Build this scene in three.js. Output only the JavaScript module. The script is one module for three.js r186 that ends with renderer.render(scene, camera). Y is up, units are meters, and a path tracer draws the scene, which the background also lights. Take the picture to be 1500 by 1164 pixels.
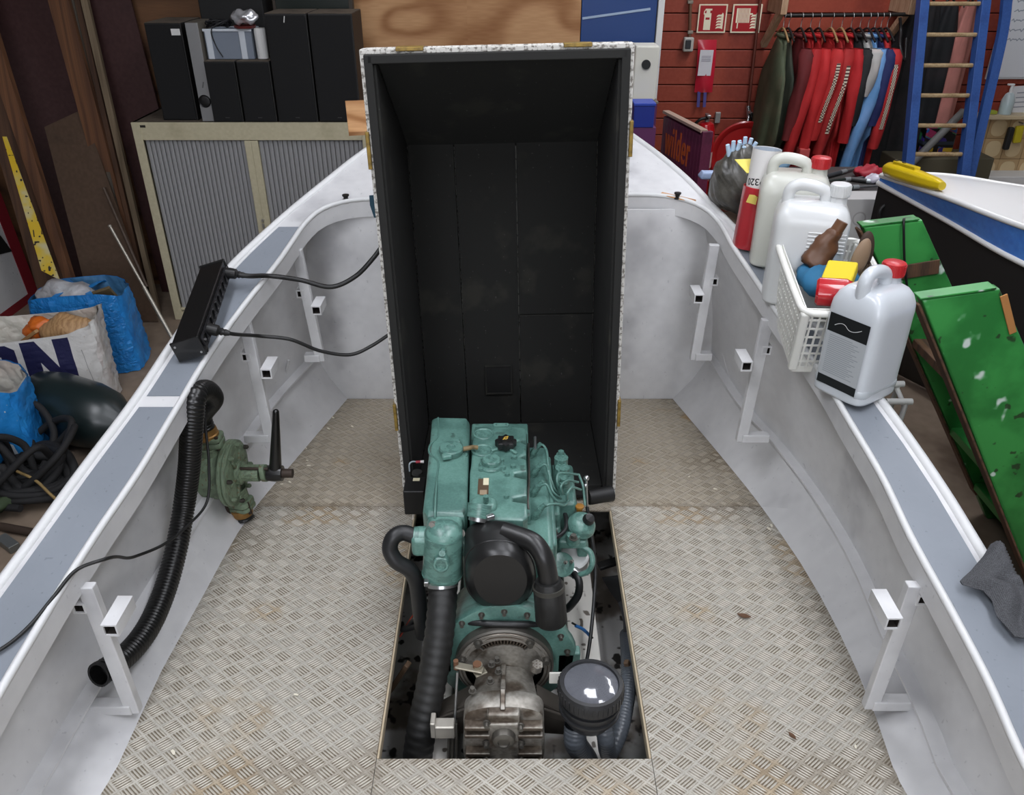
import * as THREE from 'three';
import { RoundedBoxGeometry } from 'three/addons/geometries/RoundedBoxGeometry.js';
import { mergeGeometries, mergeVertices, toCreasedNormals } from 'three/addons/utils/BufferGeometryUtils.js';
import { RectAreaLightUniformsLib } from 'three/addons/lights/RectAreaLightUniformsLib.js';
import { FontLoader } from 'three/addons/loaders/FontLoader.js';
import { TextGeometry } from 'three/addons/geometries/TextGeometry.js';

// ---------------------------------------------------------------- camera, light, exposure
const scene = new THREE.Scene();
const FOCAL = 1180, PITCH = THREE.MathUtils.degToRad(30), EYE = new THREE.Vector3(0, 1.6, 0);
const camera = new THREE.PerspectiveCamera(2 * Math.atan(582 / FOCAL) * 180 / Math.PI, 1500 / 1164, 0.05, 60);
camera.position.copy(EYE);
camera.rotation.set(-PITCH, 0, 0);
scene.add(camera);
const renderer = new THREE.WebGLRenderer({ antialias: true });
renderer.toneMapping = THREE.LinearToneMapping;
renderer.toneMappingExposure = 0.95;
renderer.shadowMap.enabled = true;
scene.background = new THREE.Color(0.02, 0.02, 0.022);
RectAreaLightUniformsLib.init();
const ROOM = { x0: -3.3, x1: 4.6, z0: -6.55, z1: 3.4, y0: -0.4, y1: 3.3 };
const LIGHT_K = 9.8;
const WINDOW = { x: -0.3, y: 1.9, w: 2.6, h: 1.5, k: 4.2 };   // daylight window in the wall behind us
// [x, z, width along x, length along z, strength, r, g, b]
const CEILING_LIGHTS = [
  [-1.0, -0.9, 0.6, 2.4, 0.9], [1.1, -0.9, 0.6, 2.4, 0.9],
  [-1.0, 1.9, 0.6, 1.8, 0.6], [1.1, 1.9, 0.6, 1.8, 0.6],
  [2.2, -4.6, 0.5, 2.6, 1.25], [0.4, -3.0, 0.5, 1.0, 0.9],
];

// ---------------------------------------------------------------- pixels of the photograph -> places
const V = (x, y, z) => new THREE.Vector3(x, y, z);
const CP = Math.cos(PITCH), SP = Math.sin(PITCH);
function dirOf(px, py) {
  const a = (px - 750) / FOCAL, b = -(py - 582) / FOCAL;
  return V(a, -SP + b * CP, -CP - b * SP);
}
const atT = (d, t) => V(EYE.x + d.x * t, EYE.y + d.y * t, EYE.z + d.z * t);
const atH = (px, py, h) => { const d = dirOf(px, py); return atT(d, (h - EYE.y) / d.y); };       // on a level plane
const atZ = (px, py, z) => { const d = dirOf(px, py); return atT(d, z / d.z); };                   // on an upright plane across
const atX = (px, py, x) => { const d = dirOf(px, py); return atT(d, x / d.x); };                   // on an upright plane along
const onP = (px, py, a, b) => { const d = dirOf(px, py); return atT(d, (a - EYE.y) / (d.y + b * d.z)); }; // on y = a - b z
const SA = 0.177, SB = 0.2245;                       // the sheer: height of the deck edge
const onS = (px, py) => onP(px, py, SA, SB);
const sheer = z => SA - SB * z;
const depthOf = p => (p.y - EYE.y) * -SP + p.z * -CP;
const mpp = p => depthOf(p) / FOCAL;                 // metres in one pixel at that place

// ---------------------------------------------------------------- seeded random, noise, textures
let seedState = 12345;
function rnd() { seedState = (seedState * 1664525 + 1013904223) >>> 0; return seedState / 4294967296; }
const rr = (a, b) => a + (b - a) * rnd();
const hash2 = (x, y, s) => { let h = (x * 374761393 + y * 668265263 + s * 982451653) | 0; h = Math.imul(h ^ (h >>> 13), 1274126177); return ((h ^ (h >>> 16)) >>> 0) / 4294967296; };
function vnoise(u, v, period, s) {                  // tileable value noise, u and v in 0..1
  const x = u * period, y = v * period, x0 = Math.floor(x), y0 = Math.floor(y);
  const fx = x - x0, fy = y - y0, sx = fx * fx * (3 - 2 * fx), sy = fy * fy * (3 - 2 * fy);
  const m = n => ((n % period) + period) % period;
  const a = hash2(m(x0), m(y0), s), b = hash2(m(x0 + 1), m(y0), s), c = hash2(m(x0), m(y0 + 1), s), d = hash2(m(x0 + 1), m(y0 + 1), s);
  return a + (b - a) * sx + (c - a) * sy + (a - b - c + d) * sx * sy;
}
function fbm(u, v, period, s, oct = 4) { let t = 0, w = 0.5, n = 0; for (let k = 0; k < oct; k++) { t += w * vnoise(u, v, period << k, s + k * 17); n += w; w *= 0.5; } return t / n; }
const clamp = (x, a = 0, b = 1) => Math.min(b, Math.max(a, x));
const sstep = (a, b, x) => { const t = clamp((x - a) / (b - a)); return t * t * (3 - 2 * t); };
const mix = (a, b, t) => a + (b - a) * t;
const mix3 = (a, b, t) => [mix(a[0], b[0], t), mix(a[1], b[1], t), mix(a[2], b[2], t)];
function tex(n, metres, fn, srgb = true) {           // fn(u, v) -> [r, g, b] 0..255; the tile is `metres` wide
  const m = Array.isArray(n) ? n : [n, n], data = new Uint8Array(m[0] * m[1] * 4);
  for (let j = 0; j < m[1]; j++) for (let i = 0; i < m[0]; i++) {
    const c = fn((i + 0.5) / m[0], (j + 0.5) / m[1]), k = (j * m[0] + i) * 4;
    data[k] = clamp(c[0], 0, 255); data[k + 1] = clamp(c[1], 0, 255); data[k + 2] = clamp(c[2], 0, 255); data[k + 3] = 255;
  }
  const t = new THREE.DataTexture(data, m[0], m[1], THREE.RGBAFormat);
  t.wrapS = t.wrapT = THREE.RepeatWrapping; t.magFilter = THREE.LinearFilter; t.minFilter = THREE.LinearMipmapLinearFilter; t.generateMipmaps = true;
  if (srgb) t.colorSpace = THREE.SRGBColorSpace;
  const mm = Array.isArray(metres) ? metres : [metres, metres];
  t.repeat.set(1 / mm[0], 1 / mm[1]); t.needsUpdate = true;
  return t;
}
const grey = (n, metres, fn) => tex(n, metres, (u, v) => { const g = fn(u, v) * 255; return [g, g, g]; }, false);
function canvasTex(w, h, draw, repeat) {
  const c = document.createElement('canvas'); c.width = w; c.height = h; draw(c.getContext('2d'), w, h);
  const t = new THREE.CanvasTexture(c); t.colorSpace = THREE.SRGBColorSpace; t.magFilter = THREE.LinearFilter;
  return t;
}
const std = (color, roughness = 0.6, metalness = 0, extra = {}) => new THREE.MeshStandardMaterial({ color, roughness, metalness, ...extra });
const phys = (color, roughness, extra = {}) => new THREE.MeshPhysicalMaterial({ color, roughness, ...extra });

// ---------------------------------------------------------------- geometry helpers
function boxUV(g, s = 1) {                           // uv in metres from the dominant normal of each face
  g = g.index ? g.toNonIndexed() : g;
  if (!g.attributes.normal) g.computeVertexNormals();
  const p = g.attributes.position, uv = new Float32Array(p.count * 2), a = V(), b = V(), c = V(), n = V();
  for (let i = 0; i < p.count; i += 3) {
    a.fromBufferAttribute(p, i); b.fromBufferAttribute(p, i + 1); c.fromBufferAttribute(p, i + 2);
    n.copy(b).sub(a).cross(c.clone().sub(a));
    const ax = Math.abs(n.x), ay = Math.abs(n.y), az = Math.abs(n.z);
    [a, b, c].forEach((q, k) => {
      const w = ay >= ax && ay >= az ? [q.x, q.z] : ax >= az ? [q.z, q.y] : [q.x, q.y];
      uv[(i + k) * 2] = w[0] * s; uv[(i + k) * 2 + 1] = w[1] * s;
    });
  }
  g.setAttribute('uv', new THREE.BufferAttribute(uv, 2));
  return g;
}
const tidy = g => { const o = g.index ? g.toNonIndexed() : g; for (const k of Object.keys(o.attributes)) if (!['position', 'normal', 'uv'].includes(k)) o.deleteAttribute(k); if (!o.attributes.normal) o.computeVertexNormals(); if (!o.attributes.uv) boxUV(o); return o; };
const merge = list => list.length === 1 ? list[0] : mergeGeometries(list.map(tidy));
const _m = new THREE.Matrix4();
function xf(g, pos, rot = [0, 0, 0], scl = [1, 1, 1]) {
  const p = pos.isVector3 ? pos : V(...pos);
  _m.compose(p, new THREE.Quaternion().setFromEuler(new THREE.Euler(...rot, 'YXZ')), V(...scl));
  return g.applyMatrix4(_m);
}
const rbox = (w, h, d, r = 0.004, pos = [0, 0, 0], rot = [0, 0, 0]) => xf(boxUV(r > 0 ? new RoundedBoxGeometry(w, h, d, 2, Math.min(r, w / 2.01, h / 2.01, d / 2.01)) : new THREE.BoxGeometry(w, h, d)), pos, rot);
const cyl = (r0, r1, h, pos = [0, 0, 0], rot = [0, 0, 0], seg = 24) => xf(new THREE.CylinderGeometry(r1, r0, h, seg), pos, rot);   // r0 at the bottom
const sph = (r, pos = [0, 0, 0], scl = [1, 1, 1], seg = 20) => xf(new THREE.SphereGeometry(r, seg, Math.round(seg * 0.7)), pos, [0, 0, 0], scl);
const quatTo = (from, to) => new THREE.Quaternion().setFromUnitVectors(from, to.clone().normalize());
function place(g, pos, quat) { _m.compose(pos.isVector3 ? pos : V(...pos), quat, V(1, 1, 1)); return g.applyMatrix4(_m); }
function rod(a, b, r, r2 = r, seg = 12) {            // round bar from a to b
  a = a.isVector3 ? a : V(...a); b = b.isVector3 ? b : V(...b);
  const d = b.clone().sub(a); return place(new THREE.CylinderGeometry(r2, r, d.length(), seg), a.clone().add(b).multiplyScalar(0.5), quatTo(V(0, 1, 0), d));
}
function bar(a, b, w, t, up = V(0, 1, 0), r = 0.003) {   // rectangular bar from a to b; w across, t along up
  a = a.isVector3 ? a : V(...a); b = b.isVector3 ? b : V(...b);
  const d = b.clone().sub(a), L = d.length(), zx = d.clone().normalize(), xx = V().crossVectors(up, zx).normalize(), yy = V().crossVectors(zx, xx);
  const g = boxUV(new RoundedBoxGeometry(w, t, L, 1, Math.min(r, w / 2.1, t / 2.1)));
  const m = new THREE.Matrix4().makeBasis(xx, yy, zx); m.setPosition(a.clone().add(b).multiplyScalar(0.5));
  return g.applyMatrix4(m);
}
function curvePts(pts, n, closed = false) { return new THREE.CatmullRomCurve3(pts.map(p => p.isVector3 ? p : V(...p)), closed, 'centripetal').getSpacedPoints(n); }
function tube(pts, r, n = 40, rad = 8, caps = true) {
  const c = new THREE.CatmullRomCurve3(pts.map(p => p.isVector3 ? p : V(...p)), false, 'centripetal');
  const g = new THREE.TubeGeometry(c, n, r, rad, false); if (!caps) return g;
  const e = [];
  for (const t of [0, 1]) { const p = c.getPointAt(t), d = c.getTangentAt(t); if (!t) d.negate(); e.push(place(new THREE.CircleGeometry(r, rad), p, quatTo(V(0, 0, 1), d))); }
  return merge([g, ...e]);
}
function ribbedHose(pts, r, pitch, depth, rad = 14) {   // corrugated hose: radius goes up and down along the run
  const c = new THREE.CatmullRomCurve3(pts.map(p => p.isVector3 ? p : V(...p)), false, 'centripetal');
  const L = c.getLength(), n = Math.round(L / pitch) * 4, fr = c.computeFrenetFrames(n, false), pos = [], idx = [];
  for (let i = 0; i <= n; i++) {
    const p = c.getPointAt(i / n), rad_i = r - depth * [0, 0.3, 1, 0.3][i % 4];
    for (let j = 0; j < rad; j++) { const a = j / rad * Math.PI * 2; const q = p.clone().addScaledVector(fr.normals[i], Math.cos(a) * rad_i).addScaledVector(fr.binormals[i], Math.sin(a) * rad_i); pos.push(q.x, q.y, q.z); }
  }
  for (let i = 0; i < n; i++) for (let j = 0; j < rad; j++) { const a = i * rad + j, b = i * rad + (j + 1) % rad; idx.push(a, b, a + rad, b, b + rad, a + rad); }
  const g = new THREE.BufferGeometry(); g.setAttribute('position', new THREE.Float32BufferAttribute(pos, 3)); g.setIndex(idx); g.computeVertexNormals();
  return boxUV(g);
}
const lathe = (prof, seg = 32, pos = [0, 0, 0], rot = [0, 0, 0]) => xf(toCreasedNormals(new THREE.LatheGeometry(prof.map(p => new THREE.Vector2(p[0], p[1])), seg), 0.6), pos, rot);
function smoothClosed(pts, n = 60) { return new THREE.CatmullRomCurve3(pts.map(p => V(p[0], p[1], 0)), true, 'centripetal').getSpacedPoints(n).slice(0, n).map(p => [p.x, p.y]); }
function extr(pts, depth, bevel = 0.002, holes = [], seg = 2) {   // outline in xy, thickness along z (0..depth)
  const s = new THREE.Shape(pts.map(p => new THREE.Vector2(p[0], p[1])));
  for (const h of holes) s.holes.push(new THREE.Path(h.map(p => new THREE.Vector2(p[0], p[1]))));
  const g = new THREE.ExtrudeGeometry(s, { depth: Math.max(depth - 2 * bevel, 1e-4), bevelEnabled: bevel > 0, bevelSize: bevel, bevelThickness: bevel, bevelOffset: -bevel, bevelSegments: seg, curveSegments: 12 });
  g.translate(0, 0, bevel); return boxUV(toCreasedNormals(g, 0.7));
}
function roundRect(w, h, r, cx = 0, cy = 0, n = 4) {
  const o = [];
  [[1, 1, 0], [-1, 1, 90], [-1, -1, 180], [1, -1, 270]].forEach(([sx, sy, a0]) => { for (let k = 0; k <= n; k++) { const a = (a0 + 90 * k / n) * Math.PI / 180; o.push([cx + sx * (w / 2 - r) + r * Math.cos(a), cy + sy * (h / 2 - r) + r * Math.sin(a)]); } });
  return o;
}
const circlePts = (r, n = 24, cx = 0, cy = 0) => Array.from({ length: n }, (_, k) => [cx + r * Math.cos(k / n * Math.PI * 2), cy + r * Math.sin(k / n * Math.PI * 2)]);
function grid(rows, closeU = false, smooth = true) {  // rows of Vector3, each the same length -> sheet
  const nr = rows.length, nc = rows[0].length, pos = [], idx = [];
  for (const r of rows) for (const p of r) pos.push(p.x, p.y, p.z);
  for (let i = 0; i < nr - 1; i++) for (let j = 0; j < (closeU ? nc : nc - 1); j++) { const a = i * nc + j, b = i * nc + (j + 1) % nc; idx.push(a, b, a + nc, b, b + nc, a + nc); }
  let g = new THREE.BufferGeometry(); g.setAttribute('position', new THREE.Float32BufferAttribute(pos, 3)); g.setIndex(idx);
  if (smooth) { g.computeVertexNormals(); } else { g = g.toNonIndexed(); g.computeVertexNormals(); }
  return boxUV(g);
}
function plateFrom(rows, t) {                         // a sheet of thickness t: the rows and the same moved against their normals
  const g0 = grid(rows, false, true), nr = rows.length, nc = rows[0].length;
  const ix = new THREE.BufferGeometry(), pos = []; for (const r of rows) for (const p of r) pos.push(p.x, p.y, p.z);
  const idx = []; for (let i = 0; i < nr - 1; i++) for (let j = 0; j < nc - 1; j++) { const a = i * nc + j; idx.push(a, a + 1, a + nc, a + 1, a + nc + 1, a + nc); }
  ix.setAttribute('position', new THREE.Float32BufferAttribute(pos, 3)); ix.setIndex(idx); ix.computeVertexNormals();
  const N = ix.attributes.normal, back = rows.map((r, i) => r.map((p, j) => { const k = i * nc + j; return V(p.x - N.getX(k) * t, p.y - N.getY(k) * t, p.z - N.getZ(k) * t); }));
  const edge = (a, b) => grid([a, b], false, false);
  const col = (R, j) => R.map(r => r[j]);
  return merge([g0, grid(back.map(r => r.slice().reverse()), false, true), edge(back[0], rows[0]), edge(rows[nr - 1], back[nr - 1]), edge(col(rows, 0), col(back, 0)), edge(col(back, nc - 1), col(rows, nc - 1))]);
}
function sweep(path, sect, closedSect = true) {       // section [across, up] carried along a path, up stays +y
  const rows = path.map((p, i) => {
    const a = path[Math.max(0, i - 1)], b = path[Math.min(path.length - 1, i + 1)], d = b.clone().sub(a); d.y = 0; d.normalize();
    const s = V(-d.z, 0, d.x);
    return sect.map(q => V(p.x + s.x * q[0], p.y + q[1], p.z + s.z * q[0]));
  });
  const g = toCreasedNormals(grid(rows, closedSect, false), 0.7); if (!closedSect) return boxUV(g);
  const cap = (row, flip) => { const c = row.reduce((s, p) => s.add(p), V()).multiplyScalar(1 / row.length), pos = []; row.forEach((p, k) => { const q = row[(k + 1) % row.length]; const t = flip ? [c, q, p] : [c, p, q]; t.forEach(v => pos.push(v.x, v.y, v.z)); }); const h = new THREE.BufferGeometry(); h.setAttribute('position', new THREE.Float32BufferAttribute(pos, 3)); h.computeVertexNormals(); return boxUV(h); };
  return merge([boxUV(g), cap(rows[0], false), cap(rows[rows.length - 1], true)]);
}
function crumple(g, amp, freq, seed = 1) {            // pushes vertices about with smooth noise so that soft things look soft
  g = mergeVertices((() => { const h = g.clone(); for (const k of Object.keys(h.attributes)) if (k !== 'position') h.deleteAttribute(k); return h; })(), 1e-5);
  const p = g.attributes.position; g.computeVertexNormals(); const n = g.attributes.normal;
  const f = (x, y, z) => Math.sin(x * freq + seed) * Math.sin(y * freq * 1.3 + seed * 2.1) + Math.sin(z * freq * 1.1 + seed * 0.7 + y * freq * 0.6) * 0.8 + 0.5 * Math.sin((x + y + z) * freq * 2.3 + seed);
  for (let i = 0; i < p.count; i++) { const x = p.getX(i), y = p.getY(i), z = p.getZ(i), k = amp * f(x, y, z); p.setXYZ(i, x + n.getX(i) * k, y + n.getY(i) * k, z + n.getZ(i) * k); }
  g.computeVertexNormals(); return boxUV(g);
}

// ---------------------------------------------------------------- things and parts
const used = {};
function numbered(name) { used[name] = (used[name] ?? -1) + 1; return used[name] ? `${name}_${String(used[name]).padStart(3, '0')}` : name; }
function part(name, geo, mat, parent, label) {
  const g = Array.isArray(geo) ? merge(geo) : geo; const o = new THREE.Mesh(g, mat); o.name = name; o.castShadow = o.receiveShadow = true;
  if (label) o.userData.label = label; parent.add(o); return o;
}
function thing(name, label, category, pos = V(0, 0, 0), group) {   // its parts are given in room coordinates and moved to its base
  const o = new THREE.Group(); o.name = numbered(name); o.userData = { label, category }; if (group) o.userData.group = group;
  o.position.copy(pos.isVector3 ? pos : V(...pos)); scene.add(o); return o;
}
function solo(name, label, category, geo, mat, group) {
  const o = part(numbered(name), geo, mat, scene); o.userData = { label, category }; if (group) o.userData.group = group; return o;
}
function struct(name, geo, mat, parent) { const o = part(name, geo, mat, parent || scene); if (!parent) o.userData = { kind: 'structure' }; return o; }
function structGroup(name) { const o = new THREE.Group(); o.name = name; o.userData = { kind: 'structure' }; scene.add(o); return o; }

// ---------------------------------------------------------------- materials
const speck = (base, dark, cover, s, n = 512, m = 1.2, per = 4) => tex(n, m, (u, v) => { const a = fbm(u, v, per, s, 5), b = fbm(u, v, 64, s + 5, 2); let c = mix3(base, dark, sstep(1 - cover, 1.15 - cover * 0.6, a) * 0.8); const k = (b - 0.5) * 14; return [c[0] + k, c[1] + k, c[2] + k]; });
const woodTex = (base, dark, s, m = [0.35, 1.6], rings = 7) => tex([256, 512], m, (u, v) => { const w = fbm(u, v, 3, s, 3), g = Math.sin((u * rings + w * 2.2) * Math.PI * 2) * 0.5 + 0.5, f = vnoise(u, v * 0.06 + 0.3, 90, s + 3); return mix3(base, dark, clamp(g * g * 0.45 + f * 0.4 + (w - 0.5) * 0.5)); });
const M = {};
M.concrete = std(0xffffff, 0.85, 0, { map: speck([128, 112, 96], [70, 56, 44], 0.5, 3, 512, 2.2, 5) });
M.plaster = std(0xffffff, 0.9, 0, { map: speck([150, 146, 140], [110, 104, 98], 0.4, 9, 256, 2) });
M.ceiling = std(0x6a6762, 0.9);
// rotary-cut plywood: long flame figures
const plyTex = (base, dark, s) => tex([512, 512], [1.5, 1.1], (u, v) => { const w = fbm(u, v, 2, s, 3), y = v * 5 + w * 4.2 + 0.35 * Math.sin(u * 6.283 + w * 5); const g = Math.pow(Math.abs(Math.sin(y * Math.PI)), 7), f = vnoise(u * 0.2, v, 160, s + 9); return mix3(base, dark, clamp(g * 0.7 + f * 0.22)); });
M.plyLight = std(0xffffff, 0.65, 0, { map: plyTex([196, 152, 108], [140, 92, 52], 21) });
M.plyDark = std(0xffffff, 0.7, 0, { map: plyTex([112, 78, 50], [62, 38, 22], 33) });
M.redBoard = std(0xffffff, 0.55, 0, { map: speck([150, 64, 44], [118, 44, 30], 0.45, 41, 256, 0.9, 3) });
M.darkWall = std(0xffffff, 0.85, 0, { map: speck([48, 32, 26], [26, 16, 12], 0.5, 47, 256, 1.2) });
M.white = std(0xd6d6d4, 0.5);
M.whiteGloss = std(0xe2e3e2, 0.32);

// ---------------------------------------------------------------- the room
{
  const { x0, x1, z0, z1, y0, y1 } = ROOM, t = 0.15, W = x1 - x0, D = z1 - z0, H = y1 - y0, cx = (x0 + x1) / 2, cz = (z0 + z1) / 2;
  struct('floor', rbox(W + 2 * t, t, D + 2 * t, 0, [cx, y0 - t / 2, cz]), M.concrete);
  struct('ceiling', rbox(W + 2 * t, t, D + 2 * t, 0, [cx, y1 + t / 2, cz]), M.ceiling);
  struct('wall_left', rbox(t, H, D, 0, [x0 - t / 2, y0 + H / 2, cz]), M.darkWall);
  struct('wall_right', rbox(t, H, D, 0, [x1 + t / 2, y0 + H / 2, cz]), M.plaster);
  struct('wall_rear', rbox(W, H, t, 0, [cx, y0 + H / 2, z1 + t / 2]), M.plaster);
  const wb = structGroup('wall_back');
  part('backing', rbox(W, H, t, 0, [cx, y0 + H / 2, z0 - t / 2 - 0.004]), std(0x3a120c, 0.8), wb);
  const bh = 0.124, bw = x1 - 0.92;
  for (let y = y0; y < y1 - 0.02; y += bh) part('board', rbox(bw, Math.min(bh - 0.007, y1 - y - 0.004), 0.02, 0.005, [x1 - bw / 2, y + bh / 2 - 0.003, z0 + 0.008]), M.redBoard, wb);
  // the plywood partition in front of it
  const zp = -4.95, xe = atZ(964, 80, zp).x, xb = atZ(851, 30, zp).x, xc = atZ(517, 20, zp).x;
  const wp = structGroup('wall_partition');
  part('stud_core', rbox(xe - x0, H, 0.08, 0, [(xe + x0) / 2, y0 + H / 2, zp - 0.065]), M.darkWall, wp);
  part('plywood_sheet', rbox(xc - x0 - 0.004, H, 0.02, 0.001, [(x0 + xc) / 2, y0 + H / 2, zp - 0.012]), M.plyDark, wp);
  part('plywood_sheet', rbox(xb - xc - 0.004, H, 0.02, 0.001, [(xb + xc) / 2, y0 + H / 2, zp - 0.01]), M.plyLight, wp);
  part('blue_panel', rbox(xe - xb - 0.03, H, 0.02, 0.002, [(xb + xe) / 2 - 0.013, y0 + H / 2, zp - 0.01]), std(0x1c3f7a, 0.4), wp, 'blue painted panel');
  const ps = atZ(852, 27, zp), pe = atZ(958, 13, zp); part('pale_stripe', bar(V(ps.x + 0.004, ps.y, zp + 0.002), V(pe.x - 0.02, pe.y, zp + 0.002), 0.004, 0.012, V(0, 1, 0), 0.001), std(0x9fb2c8, 0.5), wp);
  part('corner_post', rbox(0.035, H, 0.11, 0.003, [xe - 0.005, y0 + H / 2, zp - 0.045]), M.white, wp);
  struct('wall_return', rbox(0.06, H, zp - 0.1 - z0, 0, [xe - 0.05, y0 + H / 2, (zp - 0.1 + z0) / 2]), M.darkWall);
  // the daylight window behind us: bright misted panes between white bars
  { const w = WINDOW, g = structGroup('window_1'), z = z1 - 0.002, fm = std(0xd8d8d4, 0.5), pane = std(0xffffff, 0.4, 0, { emissive: 0xf2f6ff, emissiveIntensity: 2.6 });
    for (const i of [0, 1]) for (const j of [0, 1]) part('pane', rbox(w.w / 2 - 0.05, w.h / 2 - 0.05, 0.01, 0, [w.x + (i - 0.5) * w.w / 2, w.y + (j - 0.5) * w.h / 2, z - 0.01]), pane, g);
    for (const k of [-1, 0, 1]) { part('frame_bar', rbox(0.06, w.h + 0.06, 0.05, 0.004, [w.x + k * w.w / 2, w.y, z - 0.026]), fm, g); part('frame_bar', rbox(w.w + 0.06, 0.06, 0.05, 0.004, [w.x, w.y + k * w.h / 2, z - 0.027]), fm, g); }
    const L = new THREE.RectAreaLight(0xf4f7ff, w.k, w.w, w.h); L.position.set(w.x, w.y, z - 0.06); L.lookAt(w.x, w.y, 0); L.name = 'window_light'; g.add(L); }
  // lights on the ceiling: a fitting, its glowing face and the light it gives
  const lf = std(0xdddddd, 0.5);
  for (const [x, z, w, l, k] of CEILING_LIGHTS) {
    const o = thing('ceiling_light', 'long white light panel fixed to the ceiling', 'lamp', V(0, 0, 0), 'ceiling light panels');
    part('housing', rbox(w + 0.06, 0.05, l + 0.06, 0.005, [x, y1 - 0.026, z]), lf, o);
    part('diffuser', rbox(w, 0.01, l, 0.002, [x, y1 - 0.056, z]), std(0xffffff, 0.6, 0, { emissive: 0xf4f7ff, emissiveIntensity: 5 * k }), o);
    const L = new THREE.RectAreaLight(0xf6f8ff, LIGHT_K * k, w, l); L.position.set(x, y1 - 0.07, z); L.lookAt(x, 0, z); L.name = 'panel_light'; o.add(L);
  }
}

// ---------------------------------------------------------------- the boat we stand in
M.hullWhite = std(0xffffff, 0.42, 0, { map: tex(512, 1.1, (u, v) => { const a = fbm(u, v, 5, 61, 5), b = fbm(u, v, 40, 67, 2), sp = vnoise(u, v, 150, 71) > 0.965 ? 1 : 0; const k = sstep(0.56, 0.8, a) * 26 + (b - 0.5) * 10 + sp * 20; return [204 - k, 204 - k, 205 - k * 0.95]; }) });
M.deckGrey = std(0xffffff, 0.5, 0, { map: tex(512, 0.9, (u, v) => { const a = fbm(u, v, 4, 81, 5), b = vnoise(u, v, 120, 83), sp = b > 0.95 ? 1 : 0; const k = (a - 0.5) * 22 - sp * 16; return [126 + k, 132 + k, 140 + k]; }) });
const lineOf = (pts) => {                             // x as a smooth function of z along a line of the boat
  const p = pts.slice().sort((a, b) => a.z - b.z), n = p.length, s = [];
  for (let i = 0; i < n; i++) { const a = p[Math.max(0, i - 1)], b = p[Math.min(n - 1, i + 1)]; s.push((b.x - a.x) / (b.z - a.z)); }
  return z => {
    if (z <= p[0].z) return p[0].x + s[0] * (z - p[0].z); if (z >= p[n - 1].z) return p[n - 1].x;
    let i = 0; while (z > p[i + 1].z) i++;
    const h = p[i + 1].z - p[i].z, t = (z - p[i].z) / h, t2 = t * t, t3 = t2 * t;
    return (2 * t3 - 3 * t2 + 1) * p[i].x + (t3 - 2 * t2 + t) * h * s[i] + (-2 * t3 + 3 * t2) * p[i + 1].x + (t3 - t2) * h * s[i + 1];
  };
};
const ZB = atH(540, 588, 0).z;                        // the bulkhead across the bow
const STA = -0.048, STB = 0.0936;                     // the stringer's plane
const px = (list, f) => list.map(p => f(p[0], p[1]));
const SIDE = {
  l: {
    floor: lineOf([...px([[505, 588], [440, 664], [372, 745], [342, 790], [290, 885], [232, 990], [150, 1160]], (x, y) => atH(x, y, 0)), V(-0.99, 0, -0.5), V(-0.98, 0, 1.2)]),
    string: lineOf([...px([[465, 522], [400, 596], [300, 748], [126, 1040], [62, 1155]], (x, y) => onP(x, y, STA, STB)), V(-1.06, 0, -0.4), V(-1.05, 0, 1.2)]),
    lipPx: [[0, 1015], [47, 935], [97, 852], [148, 773], [202, 694], [252, 611], [307, 519], [357, 449], [408, 384], [430, 352], [447, 328], [470, 308], [505, 296], [548, 292]],
    outer: lineOf([...px([[540, 217], [469, 272], [406, 325], [332, 396], [272, 474], [195, 589], [119, 690], [43, 795], [0, 853]], onS), V(-1.17, 0, -0.4), V(-1.16, 0, 1.2), V(-0.3, 0, -3.55), V(-0.02, 0, -3.85)]),
  },
  r: {
    floor: lineOf([...px([[985, 583], [1060, 672], [1112, 737], [1180, 835], [1237, 940], [1280, 1040], [1328, 1164]], (x, y) => atH(x, y, 0)), V(0.95, 0, -0.5), V(0.94, 0, 1.2)]),
    string: lineOf([...px([[1035, 520], [1082, 592], [1132, 648], [1187, 721], [1244, 819], [1297, 944], [1344, 1043], [1380, 1136]], (x, y) => onP(x, y, STA, STB)), V(1.03, 0, -0.4), V(1.02, 0, 1.2)]),
    lipPx: [[1500, 1118], [1448, 1001], [1391, 892], [1334, 788], [1292, 700], [1240, 611], [1213, 564], [1180, 514], [1144, 467], [1108, 413], [1072, 359], [1056, 330], [1032, 306], [1000, 293], [965, 287], [932, 286]],
    outer: lineOf([...px([[940, 208], [1000, 256], [1042, 299], [1100, 360], [1190, 468], [1292, 588], [1375, 705], [1445, 819], [1500, 908]], onS), V(1.13, 0, -0.4), V(1.12, 0, 1.2), V(0.3, 0, -3.55), V(0.02, 0, -3.85)]),
  },
};
const boat = thing('work_boat', 'open white steel workboat with grey side decks and tread plate floor', 'boat');
const ZS = 1.1;                                       // the stern, behind us
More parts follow.
